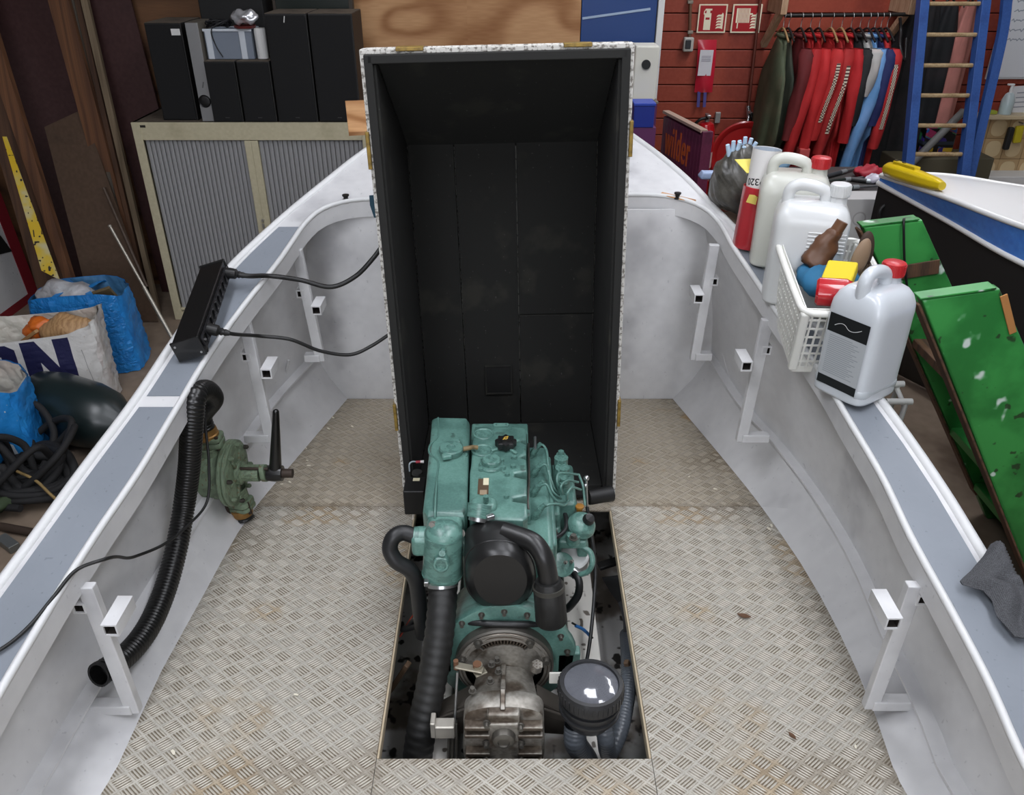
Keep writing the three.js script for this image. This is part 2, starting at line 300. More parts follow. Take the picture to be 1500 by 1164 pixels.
{
  const zs = []; for (let i = 0; i <= 44; i++) zs.push(mix(ZB - 0.035, ZS, i / 44));
  for (const [k, s] of [['l', -1], ['r', 1]]) {
    const S = SIDE[k], nm = s < 0 ? 'port' : 'starboard';
    const rev = r => s < 0 ? r : r.slice().reverse();
    // bilge plate from floor to stringer, side plate from stringer to deck
    part('bilge_plate', plateFrom(zs.map(z => rev([V(S.floor(z) - s * 0.03, -0.05, z), V(S.floor(z), 0.0, z), V(mix(S.floor(z), S.string(z) + s * 0.03, 0.55), mix(0, STA - STB * z, 0.45) - 0.004, z), V(S.string(z) + s * 0.034, STA - STB * z - 0.006, z)])).map(r => r), 0.008), M.hullWhite, boat);
    part('side_plate', plateFrom(zs.map(z => rev([0, 0.25, 0.5, 0.75, 1].map(t => V(mix(S.string(z) + s * 0.03, S.outer(z) - s * 0.02, t) + s * 0.02 * Math.sin(t * Math.PI), mix(STA - STB * z - 0.014, sheer(z) - 0.012, t), z)))), 0.008), M.hullWhite, boat);
    // stringer: a flat bar along the side
    part('stringer', sweep(zs.map(z => V(S.string(z), STA - STB * z, z)), [[s * 0.036, 0.004], [s * 0.0, 0.0], [s * -0.001, -0.006], [s * 0.036, -0.014]].map(q => [-q[0], q[1]])), M.hullWhite, boat);
    // outer skin below the deck, so that the boat has its outside too
    const skin = z => [V(S.outer(z) + s * 0.004, sheer(z) - 0.02, z), V(mix(S.string(z), S.outer(z), 0.5) + s * 0.075, mix(STA - STB * z, sheer(z), 0.5), z), V(S.string(z) + s * 0.07, STA - STB * z - 0.03, z), V(S.floor(z) + s * 0.02, -0.1, z), V(s * 0.56, -0.365, z), V(0, -0.372, z)];
    part('outer_skin', plateFrom([...zs].map(z => rev(skin(z)).reverse()), 0.006), std(0x2a3f63, 0.45), boat);
    SIDE[k].skin = skin;
  }
  // bow skin
  const bz = []; for (let i = 0; i <= 12; i++) bz.push(mix(-3.85, ZB, i / 12));
  for (const [k, s] of [['l', -1], ['r', 1]]) { const S = SIDE[k], end = S.skin(ZB); const rows = bz.map(z => { const t = (z + 3.85) / (ZB + 3.85), o = S.outer(z); return end.map((p, i) => i === 0 ? V(o + s * 0.004, sheer(z) - 0.02, z) : V(p.x * mix(0.02, 1, Math.pow(t, 0.5 + i * 0.12)), mix(mix(sheer(z), 0.2, i / 5), p.y, Math.sqrt(t)), z)); }); part('bow_skin', plateFrom(s < 0 ? rows : rows.map(r => r.slice().reverse()), 0.006), std(0x2a3f63, 0.45), boat); }
  // transom
  part('transom', extr([...SIDE.l.skin(ZS), ...SIDE.r.skin(ZS).reverse().slice(1)].map(p => [p.x, p.y]), 0.01, 0.001).translate(0, 0, ZS), M.hullWhite, boat);
  // coaming: a hanging band with a rounded lip, running down one side, across the bow and back up the other
  const lp = px(SIDE.l.lipPx, onS), rp = px(SIDE.r.lipPx, onS);
  const ext = (p, xs) => [V(xs, sheer(ZS), ZS), V(xs, sheer(0.2), 0.2), V(mix(p.x, xs, 0.7), sheer(-0.4), -0.4)];
  const path0 = [...ext(lp[0], -0.97), ...lp, ...rp.slice().reverse(), ...ext(rp[0], 0.92).reverse()];
  const path = curvePts(path0, 220).map(p => V(p.x, sheer(p.z), p.z));
  SIDE.coaming = path;
  part('coaming_band', sweep(path, [[-0.003, -0.002], [0.005, -0.002], [0.005, -0.058], [-0.003, -0.058]]), M.hullWhite, boat);
  part('coaming_lip', tube(path.map(p => p.clone().add(V(0, 0.002, 0))), 0.0085, 260, 8), std(0xcdcece, 0.4), boat);
  // the deck between lip and outer edge; grey paint lies inside a white margin
  const onDeck = g => { const p = g.attributes.position; for (let i = 0; i < p.count; i++) { const x = p.getX(i), zz = -p.getY(i), y = p.getZ(i); p.setXYZ(i, x, sheer(zz) + y, zz); } g.computeVertexNormals(); return boxUV(g); };
  const flat = (pts, t, lift) => onDeck(extr(pts.map(p => [p[0], -p[1]]), t, 0).translate(0, 0, lift - t));
  const outerPts = k => { const o = []; for (let i = 0; i <= 60; i++) { const z = mix(ZS, -3.85, i / 60); o.push([SIDE[k].outer(z), z]); } return o; };
  const lipPts = path.map(p => [p.x, p.z]);
  const oL = outerPts('l'), oR = outerPts('r').reverse();
  part('deck_plate', flat([...oL, ...oR, ...lipPts.slice().reverse()], 0.008, -0.001), M.hullWhite, boat);
  const lipL = path.filter(p => p.x < 0), lipR = path.filter(p => p.x > 0);
  const lipX = k => { const a = (k === 'l' ? lipL : lipR).filter(p => p.z > -2.66); return lineOf(a.filter((_, i) => i % 3 === 0)); };
  const band = (k, za, zb, name) => {
    const f = lipX(k), s = k === 'l' ? -1 : 1, a = [], b = [];
    for (let i = 0; i <= 24; i++) { const z = mix(za, zb, i / 24); a.push([f(z) + s * 0.005, z]); b.push([SIDE[k].outer(z) - s * 0.024, z]); }
    part(name, flat([...a, ...b.reverse()], 0.0012, 0.0008), M.deckGrey, boat, 'grey painted deck surface');
  };
  const zc = onS(225, 588).z;
  band('l', -2.585, zc - 0.02, 'grey_deck_paint'); band('l', zc + 0.02, ZS - 0.05, 'grey_deck_paint');
  band('r', -2.5, ZS - 0.05, 'grey_deck_paint');
  for (const k of ['l', 'r']) { const p = []; for (let i = 0; i <= 70; i++) { const z = mix(ZS, -3.85, i / 70); p.push(V(SIDE[k].outer(z), sheer(z) - 0.004, z)); } part('gunwale_bead', tube(p, 0.013, 160, 8), std(0xcdcece, 0.4), boat); }
  // bulkhead under the bow end of the coaming
  { const pts = []; const bl = SIDE.l, br = SIDE.r; const yb = sheer(ZB) - 0.03;
    const wid = (S, s, y) => { const ys = STA - STB * ZB; return y < ys ? (mix(S.floor(ZB), S.string(ZB) + s * 0.03, Math.max(0, y) / ys) + s * 0.02) : mix(S.string(ZB) + s * 0.03, S.outer(ZB) - s * 0.02, (y - ys) / (sheer(ZB) - ys)) + s * (0.02 + 0.02 * Math.sin(Math.PI * (y - ys) / (sheer(ZB) - ys))); };
    for (let i = 0; i <= 8; i++) { const y = mix(-0.03, yb, i / 8); pts.push([wid(bl, -1, y), y]); } for (let i = 8; i >= 0; i--) { const y = mix(-0.03, yb, i / 8); pts.push([wid(br, 1, y), y]); }
    part('bulkhead', extr(pts, 0.008, 0.0005).translate(0, 0, ZB - 0.032), M.hullWhite, boat);
  }
  // the brackets: post, foot and two square sockets each
  const bore = std(0x2b2622, 0.85);  // dark socket lining: rust and dirt, plus the deep tube's shade painted in
  const bracket = (top, bot, foot, sockets) => {
    const a = onS(...top), z = a.z; a.y -= 0.046; a.x += Math.sign(a.x) * 0.016; const b = atZ(bot[0], bot[1], z); const s = Math.sign(a.x);
    b.z = a.z; const B = new THREE.Group(); B.name = 'bracket'; boat.add(B); B.userData.label = 'white square tube bracket';
    a.x += s * 0.004; part('post', bar(a, b, 0.034, 0.022, V(0, 0, 1)), M.hullWhite, B);
    const f0 = b.clone().add(V(0, 0.014, 0)), f1 = atZ(foot[0], foot[1], z - 0.005); part('foot', bar(f0, V(f1.x, f0.y, z), 0.03, 0.028, V(0, 1, 0)), M.hullWhite, B);
    for (const [sx, sy, kind] of sockets) {
      const c = atZ(sx, sy, z + (kind ? 0.014 : 0.08)); const w = kind ? 0.028 : 0.032, t = 0.004;
      const sq = (q) => [[-q, -q], [q, -q], [q, q], [-q, q]];
      part('socket', extr(sq(w / 2), kind ? 0.05 : 0.085, 0.0005, [sq(w / 2 - t).reverse()]).translate(c.x, c.y, c.z - (kind ? 0.05 : 0.085)), M.hullWhite, B);
      part('socket_bore', extr(sq(w / 2 - t + 0.0005), kind ? 0.044 : 0.079, 0, [sq(w / 2 - t - 0.0012).reverse()]).translate(c.x, c.y, c.z - (kind ? 0.048 : 0.083)), bore, B, 'bare rusty bore with painted depth shade'); part('socket_floor', rbox(w - 2 * t, w - 2 * t, 0.002, 0, [c.x, c.y, c.z - (kind ? 0.046 : 0.081)]), bore, B);
    }
  };
  bracket([441, 345], [470, 528], [447, 520], [[440, 431, 1], [463, 455, 0]]);
  bracket([363, 442], [397, 645], [360, 640], [[360, 524, 1], [390, 548, 0]]);
  bracket([132, 832], [197, 1040], [130, 1030], [[115, 892, 1], [161, 924, 0]]);
  bracket([1040, 338], [1017, 526], [1042, 517], [[1046, 413, 1], [1024, 438, 0]]);
  bracket([1118, 446], [1085, 645], [1126, 632], [[1123, 514, 1], [1094, 537, 0]]);
  bracket([1334, 830], [1274, 1034], [1350, 1024], [[1353, 880, 1], [1309, 914, 0]]);
  // thin lashing rods beside the second brackets
  part('lashing_rod', rod(atX(423, 527, -0.8), atX(412, 578, -0.85), 0.005), M.hullWhite, boat);
  part('lashing_rod', rod(atX(1059, 516, 0.78), atX(1073, 568, 0.8), 0.005), M.hullWhite, boat);
}
// floor of tread plate around the hatch
const HATCH = { zf: atH(750, 748, 0).z, zn: atH(750, 1111, 0).z, l: lineOf([atH(606, 750, 0), atH(551, 1111, 0)]), r: lineOf([atH(896, 750, 0), atH(955, 1111, 0)]) };
HATCH.l2 = z => mix(atH(606, 750, 0).x, atH(551, 1111, 0).x, (z - HATCH.zf) / (HATCH.zn - HATCH.zf));
HATCH.r2 = z => mix(atH(896, 750, 0).x, atH(955, 1111, 0).x, (z - HATCH.zf) / (HATCH.zn - HATCH.zf));
{
  // worn aluminium with brown grime caught between the bars
  // `P` is the pattern's pitch: grime sits in the five slots of every group, more in some places than in others
  const PZK = 0.8;
  const plateMap = (seed, warm, P) => tex(2048, [P * 20, P * PZK * 20], (u, v) => {
    const a = fbm(u, v, 5, seed, 5), b = fbm(u, v, 30, seed + 7, 3), c = vnoise(u, v, 400, seed + 11), st = sstep(0.5, 0.78, a), ru = sstep(0.6, 0.8, fbm(u, v, 7, seed + 31, 4));
    let k = mix3(warm > 0.5 ? [162, 154, 140] : [178, 174, 164], warm > 0.5 ? [122, 110, 92] : [140, 131, 117], st * 0.8); k = mix3(k, [156, 128, 90], ru * warm);
    // position inside the pattern: kind 0 on whole numbers, kind 1 on halves
    let x = u * 20, z = v * 20, kind = 0, dx = x - Math.round(x), dz = z - Math.round(z); if (Math.abs(dx) + Math.abs(dz) > 0.5) { kind = 1; dx = x - Math.floor(x) - 0.5; dz = z - Math.floor(z) - 0.5; }
    const s = 0.7071, p = (dx * s + (kind ? 1 : -1) * dz * s), q = (dx * s - (kind ? 1 : -1) * dz * s);   // across and along the bars
    const inG = (1 - sstep(0.29, 0.335, Math.abs(p))) * (1 - sstep(0.26, 0.33, Math.abs(q)));
    const slot = 0.5 - 0.5 * Math.cos(p / 0.13 * Math.PI * 2);
    k = mix3(k, [84, 72, 56], inG * slot * (0.45 + 0.55 * sstep(0.35, 0.62, b)) * 0.85);
    const n = (b - 0.5) * 26 + (c - 0.5) * 18; return [k[0] + n, k[1] + n, k[2] + n * 0.95];
  });
  const grime = grey(512, 0.9, (u, v) => 0.42 + 0.3 * fbm(u, v, 6, 95, 4));
  M.treadNear = std(0xffffff, 1, 0.15, { map: plateMap(91, 0.45, 0.0585), roughnessMap: grime });
  M.treadFar = std(0xffffff, 1, 0.12, { map: plateMap(92, 0.85, 0.052), roughnessMap: grime });
  M.treadBar = std(0xffffff, 0.55, 0.2, { map: tex(256, 0.7, (u, v) => { const a = fbm(u, v, 9, 97, 4), k = (a - 0.5) * 60; return [186 + k, 181 + k, 170 + k]; }) });
  M.treadBarFar = std(0xffffff, 0.58, 0.18, { map: tex(256, 0.7, (u, v) => { const a = fbm(u, v, 9, 99, 4), k = (a - 0.5) * 60; return [166 + k, 157 + k, 141 + k]; }) });
  const zSeam = atH(450, 741, 0).z, z1 = 0.6;
  const g = 0.0015, inS = (k, z) => SIDE[k].floor(z) - (k === 'l' ? -1 : 1) * 0.001;
  const edge = (k, za, zb) => { const o = []; for (let i = 0; i <= 20; i++) { const z = mix(za, zb, i / 20); o.push([inS(k, z), z]); } return o; };
  const zn = HATCH.zn, xl = HATCH.l2, xr = HATCH.r2, zf = HATCH.zf;
  // seams run straight on from the hatch's sides towards the stern
  const xl1 = xl(z1), xr1 = xr(z1);
  const plates = [
    ['far', [...edge('l', ZB - 0.022, zSeam), ...[[xl(zf) - 0.001, zSeam], [xl(zf), zf - 0.002], [xr(zf), zf - 0.002], [xr(zf) + 0.001, zSeam]], ...edge('r', zSeam, ZB - 0.022)], M.treadFar, M.treadBarFar, 0.052],
    ['left', [...edge('l', zSeam + g, z1), [xl1, z1], [xl(zn), zn], [xl(zSeam + g), zSeam + g]], M.treadNear, M.treadBar, 0.0585],
    ['right', [...edge('r', zSeam + g, z1), [xr1, z1], [xr(zn), zn], [xr(zSeam + g), zSeam + g]].reverse(), M.treadNear, M.treadBar, 0.0585],
    ['front', [[xl(zn) + g, zn], [xl1 + g, z1], [xr1 - g, z1], [xr(zn) - g, zn]], M.treadNear, M.treadBar, 0.0585],
  ];
  // one raised bar: a long low lens
  const barGeo = (() => { const n = 6, rows = []; for (let i = 0; i <= n; i++) { const t = i / n * 2 - 1, w = Math.sqrt(Math.max(0, 1 - t * t)) * 0.5 + 0.02; rows.push([V(-w, 0, t), V(-w * 0.45, 0.85 * Math.min(1, w * 2.2), t), V(w * 0.45, 0.85 * Math.min(1, w * 2.2), t), V(w, 0, t)]); } return tidy(grid(rows, false, true)); })();
  const inside = (x, z, poly) => { let c = false; for (let i = 0, j = poly.length - 1; i < poly.length; j = i++) { const [xi, zi] = poly[i], [xj, zj] = poly[j]; if ((zi > z) !== (zj > z) && x < (xj - xi) * (z - zi) / (zj - zi) + xi) c = !c; } return c; };
  for (const [nm, poly, mat, bmat, P] of plates) {
    const o = part('tread_plate', (() => { const q = extr(poly.map(p => [p[0], -p[1]]), 0.005, 0); q.rotateX(-Math.PI / 2); q.translate(0, -0.005, 0); return boxUV(q); })(), mat, boat, nm === 'far' ? 'older browner tread plate towards the bow' : 'worn five-bar aluminium tread plate');
    const list = [], PZ = P * 0.8;
    const rowsN = Math.ceil(4 / PZ);
    const zTop = nm === 'far' ? ZB : -2.1, zBot = nm === 'far' ? -2.0 : -0.9;
    for (let r = Math.floor(zTop / PZ); r <= Math.ceil(zBot / PZ); r++) for (let c = -20; c <= 20; c++) for (const kind of [0, 1]) {
      const cx = (c + kind * 0.5) * P, cz = (r + kind * 0.5) * PZ;
      for (let q = -2; q <= 2; q++) {
        const a = kind ? 0.7854 : -0.7854, ux = Math.sin(a), uz = -Math.cos(a);      // direction of the bar
        const ox = Math.cos(a) * q * P * 0.13, oz = Math.sin(a) * q * P * 0.13, l = P * (Math.abs(q) === 2 ? 0.25 : 0.29);
        const x = cx + ox, z = cz + oz * PZK;
        if (![-1, 0, 1].every(e => inside(x + ux * l * e, z + uz * l * e * PZK, poly))) continue;
        list.push([x, z, a, l]);
      }
    }
    const im = new THREE.InstancedMesh(barGeo, bmat, list.length); im.name = 'raised_tread_bars'; im.userData.kind = 'stuff';
    const q = new THREE.Quaternion(), mm = new THREE.Matrix4(), squash = new THREE.Matrix4().makeScale(1, 1, PZK);
    list.forEach(([x, z, a, l], i) => { q.setFromAxisAngle(V(0, 1, 0), -a); mm.compose(V(0, 0, 0), q, V(P * 0.078, 0.0017, l)); mm.premultiply(squash); mm.setPosition(x, 0, z); im.setMatrixAt(i, mm); });
    o.add(im);
  }
  // the hatch's pale edge frame and the engine bay below it
  const bay = []; const e = 0.012;
  const LF = V(xl(zf), 0, zf), LN = V(xl(zn), 0, zn), RF = V(xr(zf), 0, zf), RN = V(xr(zn), 0, zn);
  const frameM = std(0xb7a88e, 0.6);
  part('hatch_frame', bar(LF.clone().add(V(0.004, -0.012, 0)), LN.clone().add(V(0.004, -0.012, 0)), 0.006, 0.03), frameM, boat);
  part('hatch_frame', bar(RF.clone().add(V(-0.004, -0.012, 0)), RN.clone().add(V(-0.004, -0.012, 0)), 0.006, 0.03), frameM, boat);
  M.bilge = std(0xffffff, 0.5, 0, { map: tex(512, 0.8, (u, v) => { const a = fbm(u, v, 6, 111, 5), b = fbm(u, v, 26, 113, 3); let c = mix3([186, 185, 183], [112, 104, 96], sstep(0.5, 0.7, a)); c = mix3(c, [34, 30, 27], sstep(0.64, 0.74, b)); return c; }) });
  M.bedWhite = std(0xffffff, 0.5, 0, { map: tex(512, 0.7, (u, v) => { const a = fbm(u, v, 7, 121, 5), b = fbm(u, v, 40, 123, 2); return mix3([206, 203, 196], [70, 62, 54], clamp(sstep(0.6, 0.8, a) * 0.5 + sstep(0.72, 0.8, b) * 0.8)); }) });
  const yb = -0.25;
  part('bilge_floor', rbox(0.95, 0.012, zn - zf + 1.1, 0, [0, yb, (zn + zf) / 2]), M.bilge, boat);
  for (const s of [-1, 1]) { part('bay_wall', rbox(0.01, 0.24, zn - zf + 1.1, 0, [s * 0.46, yb / 2 - 0.005, (zn + zf) / 2]), M.bilge, boat); }
  for (const z of [zf - 0.5, zn + 0.5]) part('bay_wall', rbox(0.92, 0.24, 0.01, 0, [0, yb / 2 - 0.005, z]), M.bilge, boat);
  // engine beds
  const bedX = [atH(872, 930, -0.12).x - 0.035, atH(628, 960, -0.12).x + 0.03];
  for (const x of bedX) part('engine_bed', rbox(0.085, 0.13, zn - zf + 0.5, 0.004, [x, -0.12 - 0.065, (zn + zf) / 2]), M.bedWhite, boat, 'white engine bed beam stained with oil');
}

// ---------------------------------------------------------------- the engine box, tipped up on its end
{
  const o = thing('engine_box', 'tall black lined engine cover box tipped up on its end', 'engine box');
  const W = 0.68, L = 1.345, Dp = 0.5, t = 0.022, lean = 0.048, roll = -0.022;
  const Q = new THREE.Group(); // frame of the box: x across, y up, z towards us at the mouth
  const m = new THREE.Matrix4().compose(V(-0.008, 0.012, -2.085), new THREE.Quaternion().setFromEuler(new THREE.Euler(-lean, 0, -roll * -1 * -1, 'XYZ')), V(1, 1, 1));
  const put = g => g.applyMatrix4(m);
  const lining = (s) => std(0xffffff, 0.92, 0, { map: tex(256, 0.6, (u, v) => { const a = fbm(u, v, 6, s, 5), b = vnoise(u, v, 120, s + 3) > 0.975 ? 50 : 0, d = sstep(0.56, 0.8, a); const k = mix3([25, 25, 23], [52, 51, 44], d * 0.6); return [k[0] + b, k[1] + b, k[2] + b]; }) });
  const LM = [lining(201), lining(202)];
  const shell = std(0xffffff, 0.7, 0, { map: tex(256, 0.25, (u, v) => { const a = fbm(u, v, 40, 205, 3); return mix3([200, 198, 192], [110, 105, 98], sstep(0.5, 0.75, a)); }) });
  const slopeY = 1.05, topD = 0.03;                     // profile: [depth, height]
  const prof = [[0, 0], [-Dp, 0], [-Dp, slopeY], [-topD, L], [0, L]];
  const innerP = (k) => [[0, k], [-Dp + k, k], [-Dp + k, slopeY - k * 0.4], [-topD - 0.004, L - k * 1.15], [0, L - k * 1.15]];
  // outer shell: two sides, back, slope, end panel, edge band
  const side = extr(prof, t * 0.5, 0.001); side.rotateY(Math.PI / 2);     // outline [z, y] -> z becomes -x... turned so that depth runs along z
  const sideAt = (x, g, mat, name, label) => part(name, put(g.clone().translate(x, 0, 0)), mat, o, label);
  const toZ = (pts, th) => { const g = extr(pts.map(p => [-p[0], p[1]]), th, 0.0008); g.rotateY(Math.PI / 2); return boxUV(g); };
  for (const s of [-1, 1]) {
    sideAt(s > 0 ? W / 2 - t * 0.5 : -W / 2, toZ(prof, t * 0.5), shell, 'shell_side', 'white edged outer side');
    sideAt(s > 0 ? W / 2 - t * 1.75 : -W / 2 + t * 0.55, toZ(innerP(0.03), t * 1.2), LM[0], 'side_lining', 'black foam lining');
  }
  part('shell_back', put(rbox(W - t, slopeY, 0.01, 0.001, [0, slopeY / 2, -Dp + 0.005])), shell, o);
  part('shell_end', put(rbox(W - t, 0.01, Dp - 0.02, 0.001, [0, 0.005, -Dp / 2])), LM[1], o);
  const sl = Math.atan2(Dp - topD, L - slopeY), sLen = Math.hypot(Dp - topD, L - slopeY);
  part('shell_slope', put(rbox(W - t, sLen, 0.01, 0.001, [0, (slopeY + L) / 2, -(Dp + topD) / 2 + 0.0], [sl, 0, 0])), shell, o);
  part('shell_top', put(rbox(W - 0.002, 0.012, 0.05, 0.002, [0, L - 0.004, -0.024])), shell, o);
  // foam panels of the back, with the dark joints between them
  const iw = W - t * 3.6, xs = [-iw / 2, -iw / 2 + iw * 0.245, -iw / 2 + iw * 0.57, iw / 2];
  const zb = -Dp + 0.03, yJ = 0.46;
  const panel = (x0, x1, y0, y1, k) => part('foam_panel', put(rbox(x1 - x0 - 0.003, y1 - y0 - 0.003, 0.028, 0.003, [(x0 + x1) / 2, (y0 + y1) / 2, zb])), LM[k % 2], o, 'black foam panel');
  panel(xs[0], xs[1], 0.03, slopeY, 0); panel(xs[1], xs[2], 0.03, slopeY, 1); panel(xs[2], xs[3], yJ, slopeY, 0); panel(xs[2], xs[3], 0.03, yJ, 1);
  part('slope_lining', put(rbox(iw, sLen, 0.028, 0.004, [0, (slopeY + L) / 2 - 0.012, -(Dp + topD) / 2 + 0.018], [sl, 0, 0])), LM[1], o, 'black foam lining of the sloping end');
  part('end_lining', put(rbox(iw, 0.022, Dp - 0.05, 0.003, [0, 0.021, -Dp / 2 - 0.01])), LM[0], o);
  // the torn square patch with its edging
  const pc = [-0.035, 0.215], black = std(0x0b0b0b, 0.6);
  part('patch', put(rbox(0.092, 0.108, 0.006, 0.002, [pc[0], pc[1], zb + 0.016])), black, o, 'square dark patch');
  for (const [x, y, w, h] of [[-0.046, 0, 0.006, 0.112], [0.046, 0, 0.006, 0.112], [0, 0.055, 0.096, 0.006], [0, -0.055, 0.096, 0.006]]) part('patch_edging', put(rbox(w, h, 0.012, 0.002, [pc[0] + x, pc[1] + y, zb + 0.018])), LM[0], o);
  // mouth: black rubber edge and brass latch plates
  const rub = std(0x191917, 0.8), brass = std(0xffffff, 0.45, 0.35, { map: tex(64, 0.05, (u, v) => mix3([170, 140, 62], [92, 74, 34], fbm(u, v, 6, 211, 3))) });
  for (const s of [-1, 1]) part('edge_seal', put(rbox(t, L - 0.02, 0.012, 0.003, [s * (W / 2 - t * 0.95), L / 2, 0.004])), rub, o);
  part('edge_seal', put(rbox(W - t * 1.6, t, 0.012, 0.003, [0, L - t * 0.95, 0.004])), rub, o);
  const latch = (x, y, w, h) => part('latch_plate', put(rbox(w, h, 0.035, 0.002, [x, y, -0.009])), brass, o, 'worn brass catch plate');
  latch(-0.215, L + 0.001, 0.068, 0.01); latch(0.2, L + 0.001, 0.07, 0.01);
  latch(-W / 2, 1.105, 0.01, 0.095); latch(W / 2, 1.12, 0.01, 0.09); latch(-W / 2, 0.315, 0.01, 0.09); latch(W / 2, 0.315, 0.01, 0.09);
}

// ---------------------------------------------------------------- the engine
{
  const greenMap = tex(512, 0.5, (u, v) => { const a = fbm(u, v, 6, 301, 5), b = vnoise(u, v, 140, 303), c = fbm(u, v, 18, 305, 3); let k = mix3([98, 138, 128], [78, 114, 106], sstep(0.45, 0.7, a)); k = mix3(k, [44, 62, 54], sstep(0.72, 0.84, c) * 0.45); const n = (b - 0.5) * 12; return [k[0] + n, k[1] + n, k[2] + n]; });
  const green = phys(0xffffff, 0.38, { map: greenMap, clearcoat: 0.35, clearcoatRoughness: 0.25 });
  const rubber = std(0xffffff, 0.55, 0, { map: tex(256, 0.4, (u, v) => { const a = fbm(u, v, 8, 311, 4); const k = 28 + (a - 0.5) * 26; return [k, k, k * 0.97]; }) });
  const blackPl = phys(0x1a1a1a, 0.36, { clearcoat: 0.2, clearcoatRoughness: 0.4 });
  const hoseBlk = std(0x1d1e1f, 0.42), steel = std(0xb4b6b6, 0.28, 0.9), steelDull = std(0x6d6a64, 0.5, 0.8);
  const castMap = tex(512, 0.3, (u, v) => { const a = fbm(u, v, 6, 321, 5), b = fbm(u, v, 40, 323, 2); let k = mix3([150, 146, 138], [92, 82, 72], sstep(0.42, 0.7, a)); const n = (b - 0.5) * 40; return [k[0] + n, k[1] + n, k[2] + n]; });
  const cast = std(0xffffff, 0.42, 0.55, { map: castMap });
  const rust = std(0x6b4a33, 0.75), black = std(0x101010, 0.5), yellow = std(0xc9a545, 0.5), cream = std(0xd9d2b4, 0.6);
  const o = thing('marine_diesel_engine', 'sea green marine diesel engine with grey gearbox in the floor hatch', 'engine');
  const sub = (name, label) => { const g = new THREE.Group(); g.name = name; if (label) g.userData.label = label; o.add(g); return g; };
  const P = (n, g, m, parent = o, label) => part(n, g, m, parent, label);
  const bolt = (p, r = 0.007, parent = o, mat = steelDull, dir = V(0, 1, 0)) => P('bolt', place(merge([new THREE.CylinderGeometry(r * 1.5, r * 1.5, 0.003, 12), new THREE.CylinderGeometry(r, r, 0.012, 6).translate(0, 0.006, 0)]), p, quatTo(V(0, 1, 0), dir)), mat, parent);
  // a level casting: outline given as pixels seen on its top face at height h
  const topOutline = (pts, h) => pts.map(q => { const p = atH(q[0], q[1], h); return [p.x, -p.z]; });
  const cast2 = (pts, h, down, bev = 0.008) => { const g = extr(pts, down, bev, [], 3); g.rotateX(-Math.PI / 2); g.translate(0, h - down, 0); return boxUV(g); };

  // header tank on the port side
  const TH = 0.372;
  const tank = sub('header_tank');
  P('tank_body', cast2(topOutline([[632, 612], [640, 609], [684, 610], [688, 616], [684, 745], [680, 752], [626, 752], [619, 744], [624, 700], [629, 650]], TH), TH, 0.13, 0.014), green, tank);
  { const s = topOutline([[642, 612], [641, 640]], TH).concat(topOutline([[630, 652], [629, 664], [641, 675], [640, 700], [637, 752]], TH)).map(p => V(p[0], TH + 0.0005, -p[1])); P('cast_seam', tube([...s, V(s[s.length - 1].x, TH - 0.09, s[s.length - 1].z + 0.006)], 0.0028, 60, 6), green, tank); }
  { const c = atH(661, 658, TH + 0.012); P('cap_seat', lathe([[0, -0.012], [0.046, -0.012], [0.044, -0.004], [0.03, -0.002], [0.03, 0.004], [0, 0.004]], 28, [c.x, TH + 0.002, c.z]), green, tank);
    const cap = P('filler_cap', lathe([[0, 0.004], [0.031, 0.004], [0.033, 0.007], [0.033, 0.017], [0.03, 0.021], [0.012, 0.021], [0.011, 0.018], [0, 0.018]], 28, [c.x, TH, c.z]), green, tank, 'pressure cap');
    for (const q of [-1, 1]) P('cap_lug', rbox(0.026, 0.013, 0.018, 0.004, [c.x + q * 0.01, TH + 0.012, c.z - q * 0.034], [0, 0.3, 0]), green, tank);
    P('overflow_spout', tube([[c.x + 0.03, TH + 0.01, c.z - 0.004], [c.x + 0.05, TH + 0.012, c.z - 0.008], [c.x + 0.058, TH + 0.006, c.z - 0.02], [c.x + 0.07, TH + 0.002, c.z - 0.024]], 0.0065, 12, 8), std(0x7c6a4a, 0.6), tank, 'brown overflow pipe'); }
  P('front_web', rbox(0.038, 0.1, 0.03, 0.006, atH(672, 738, TH - 0.05).add(V(0, -0.02, 0.0)), [0.3, 0, 0]), green, tank);
  bolt(atH(636, 768, TH - 0.08), 0.008, tank, steel, V(0, 0.6, 0.8)); bolt(atH(674, 778, TH - 0.1), 0.008, tank, steel, V(0, 0.6, 0.8));

  // rocker cover
  const RH = 0.36, rc = sub('rocker_cover');
  P('cover_body', cast2(topOutline([[696, 624], [718, 624], [722, 627], [748, 627], [750, 624], [769, 626], [772, 633], [771, 641], [760, 645], [771, 650], [771, 664], [762, 669], [771, 672], [772, 689], [754, 692], [753, 697], [772, 701], [772, 724], [752, 728], [751, 733], [772, 736], [773, 756], [766, 761], [690, 758], [687, 748], [688, 690], [690, 680], [692, 650]], RH), RH, 0.085, 0.007), green, rc);
  P('cover_skirt', (() => { const a = atH(694, 628, RH - 0.085), b = atH(774, 758, RH - 0.085); return rbox(b.x - a.x + 0.012, 0.1, b.z - a.z + 0.02, 0.006, [(a.x + b.x) / 2, RH - 0.12, (a.z + b.z) / 2]); })(), green, rc);
  const ring = (x, y, r) => { const c = atH(x, y, RH); P('cast_ring', xf(new THREE.TorusGeometry(r, 0.0045, 8, 32), [c.x, RH + 0.0005, c.z], [Math.PI / 2, 0, 0]), green, rc); P('ring_pad', cyl(r, r, 0.003, [c.x, RH, c.z], [0, 0, 0], 28), green, rc); };
  ring(708, 636, 0.026); ring(707, 660, 0.027);
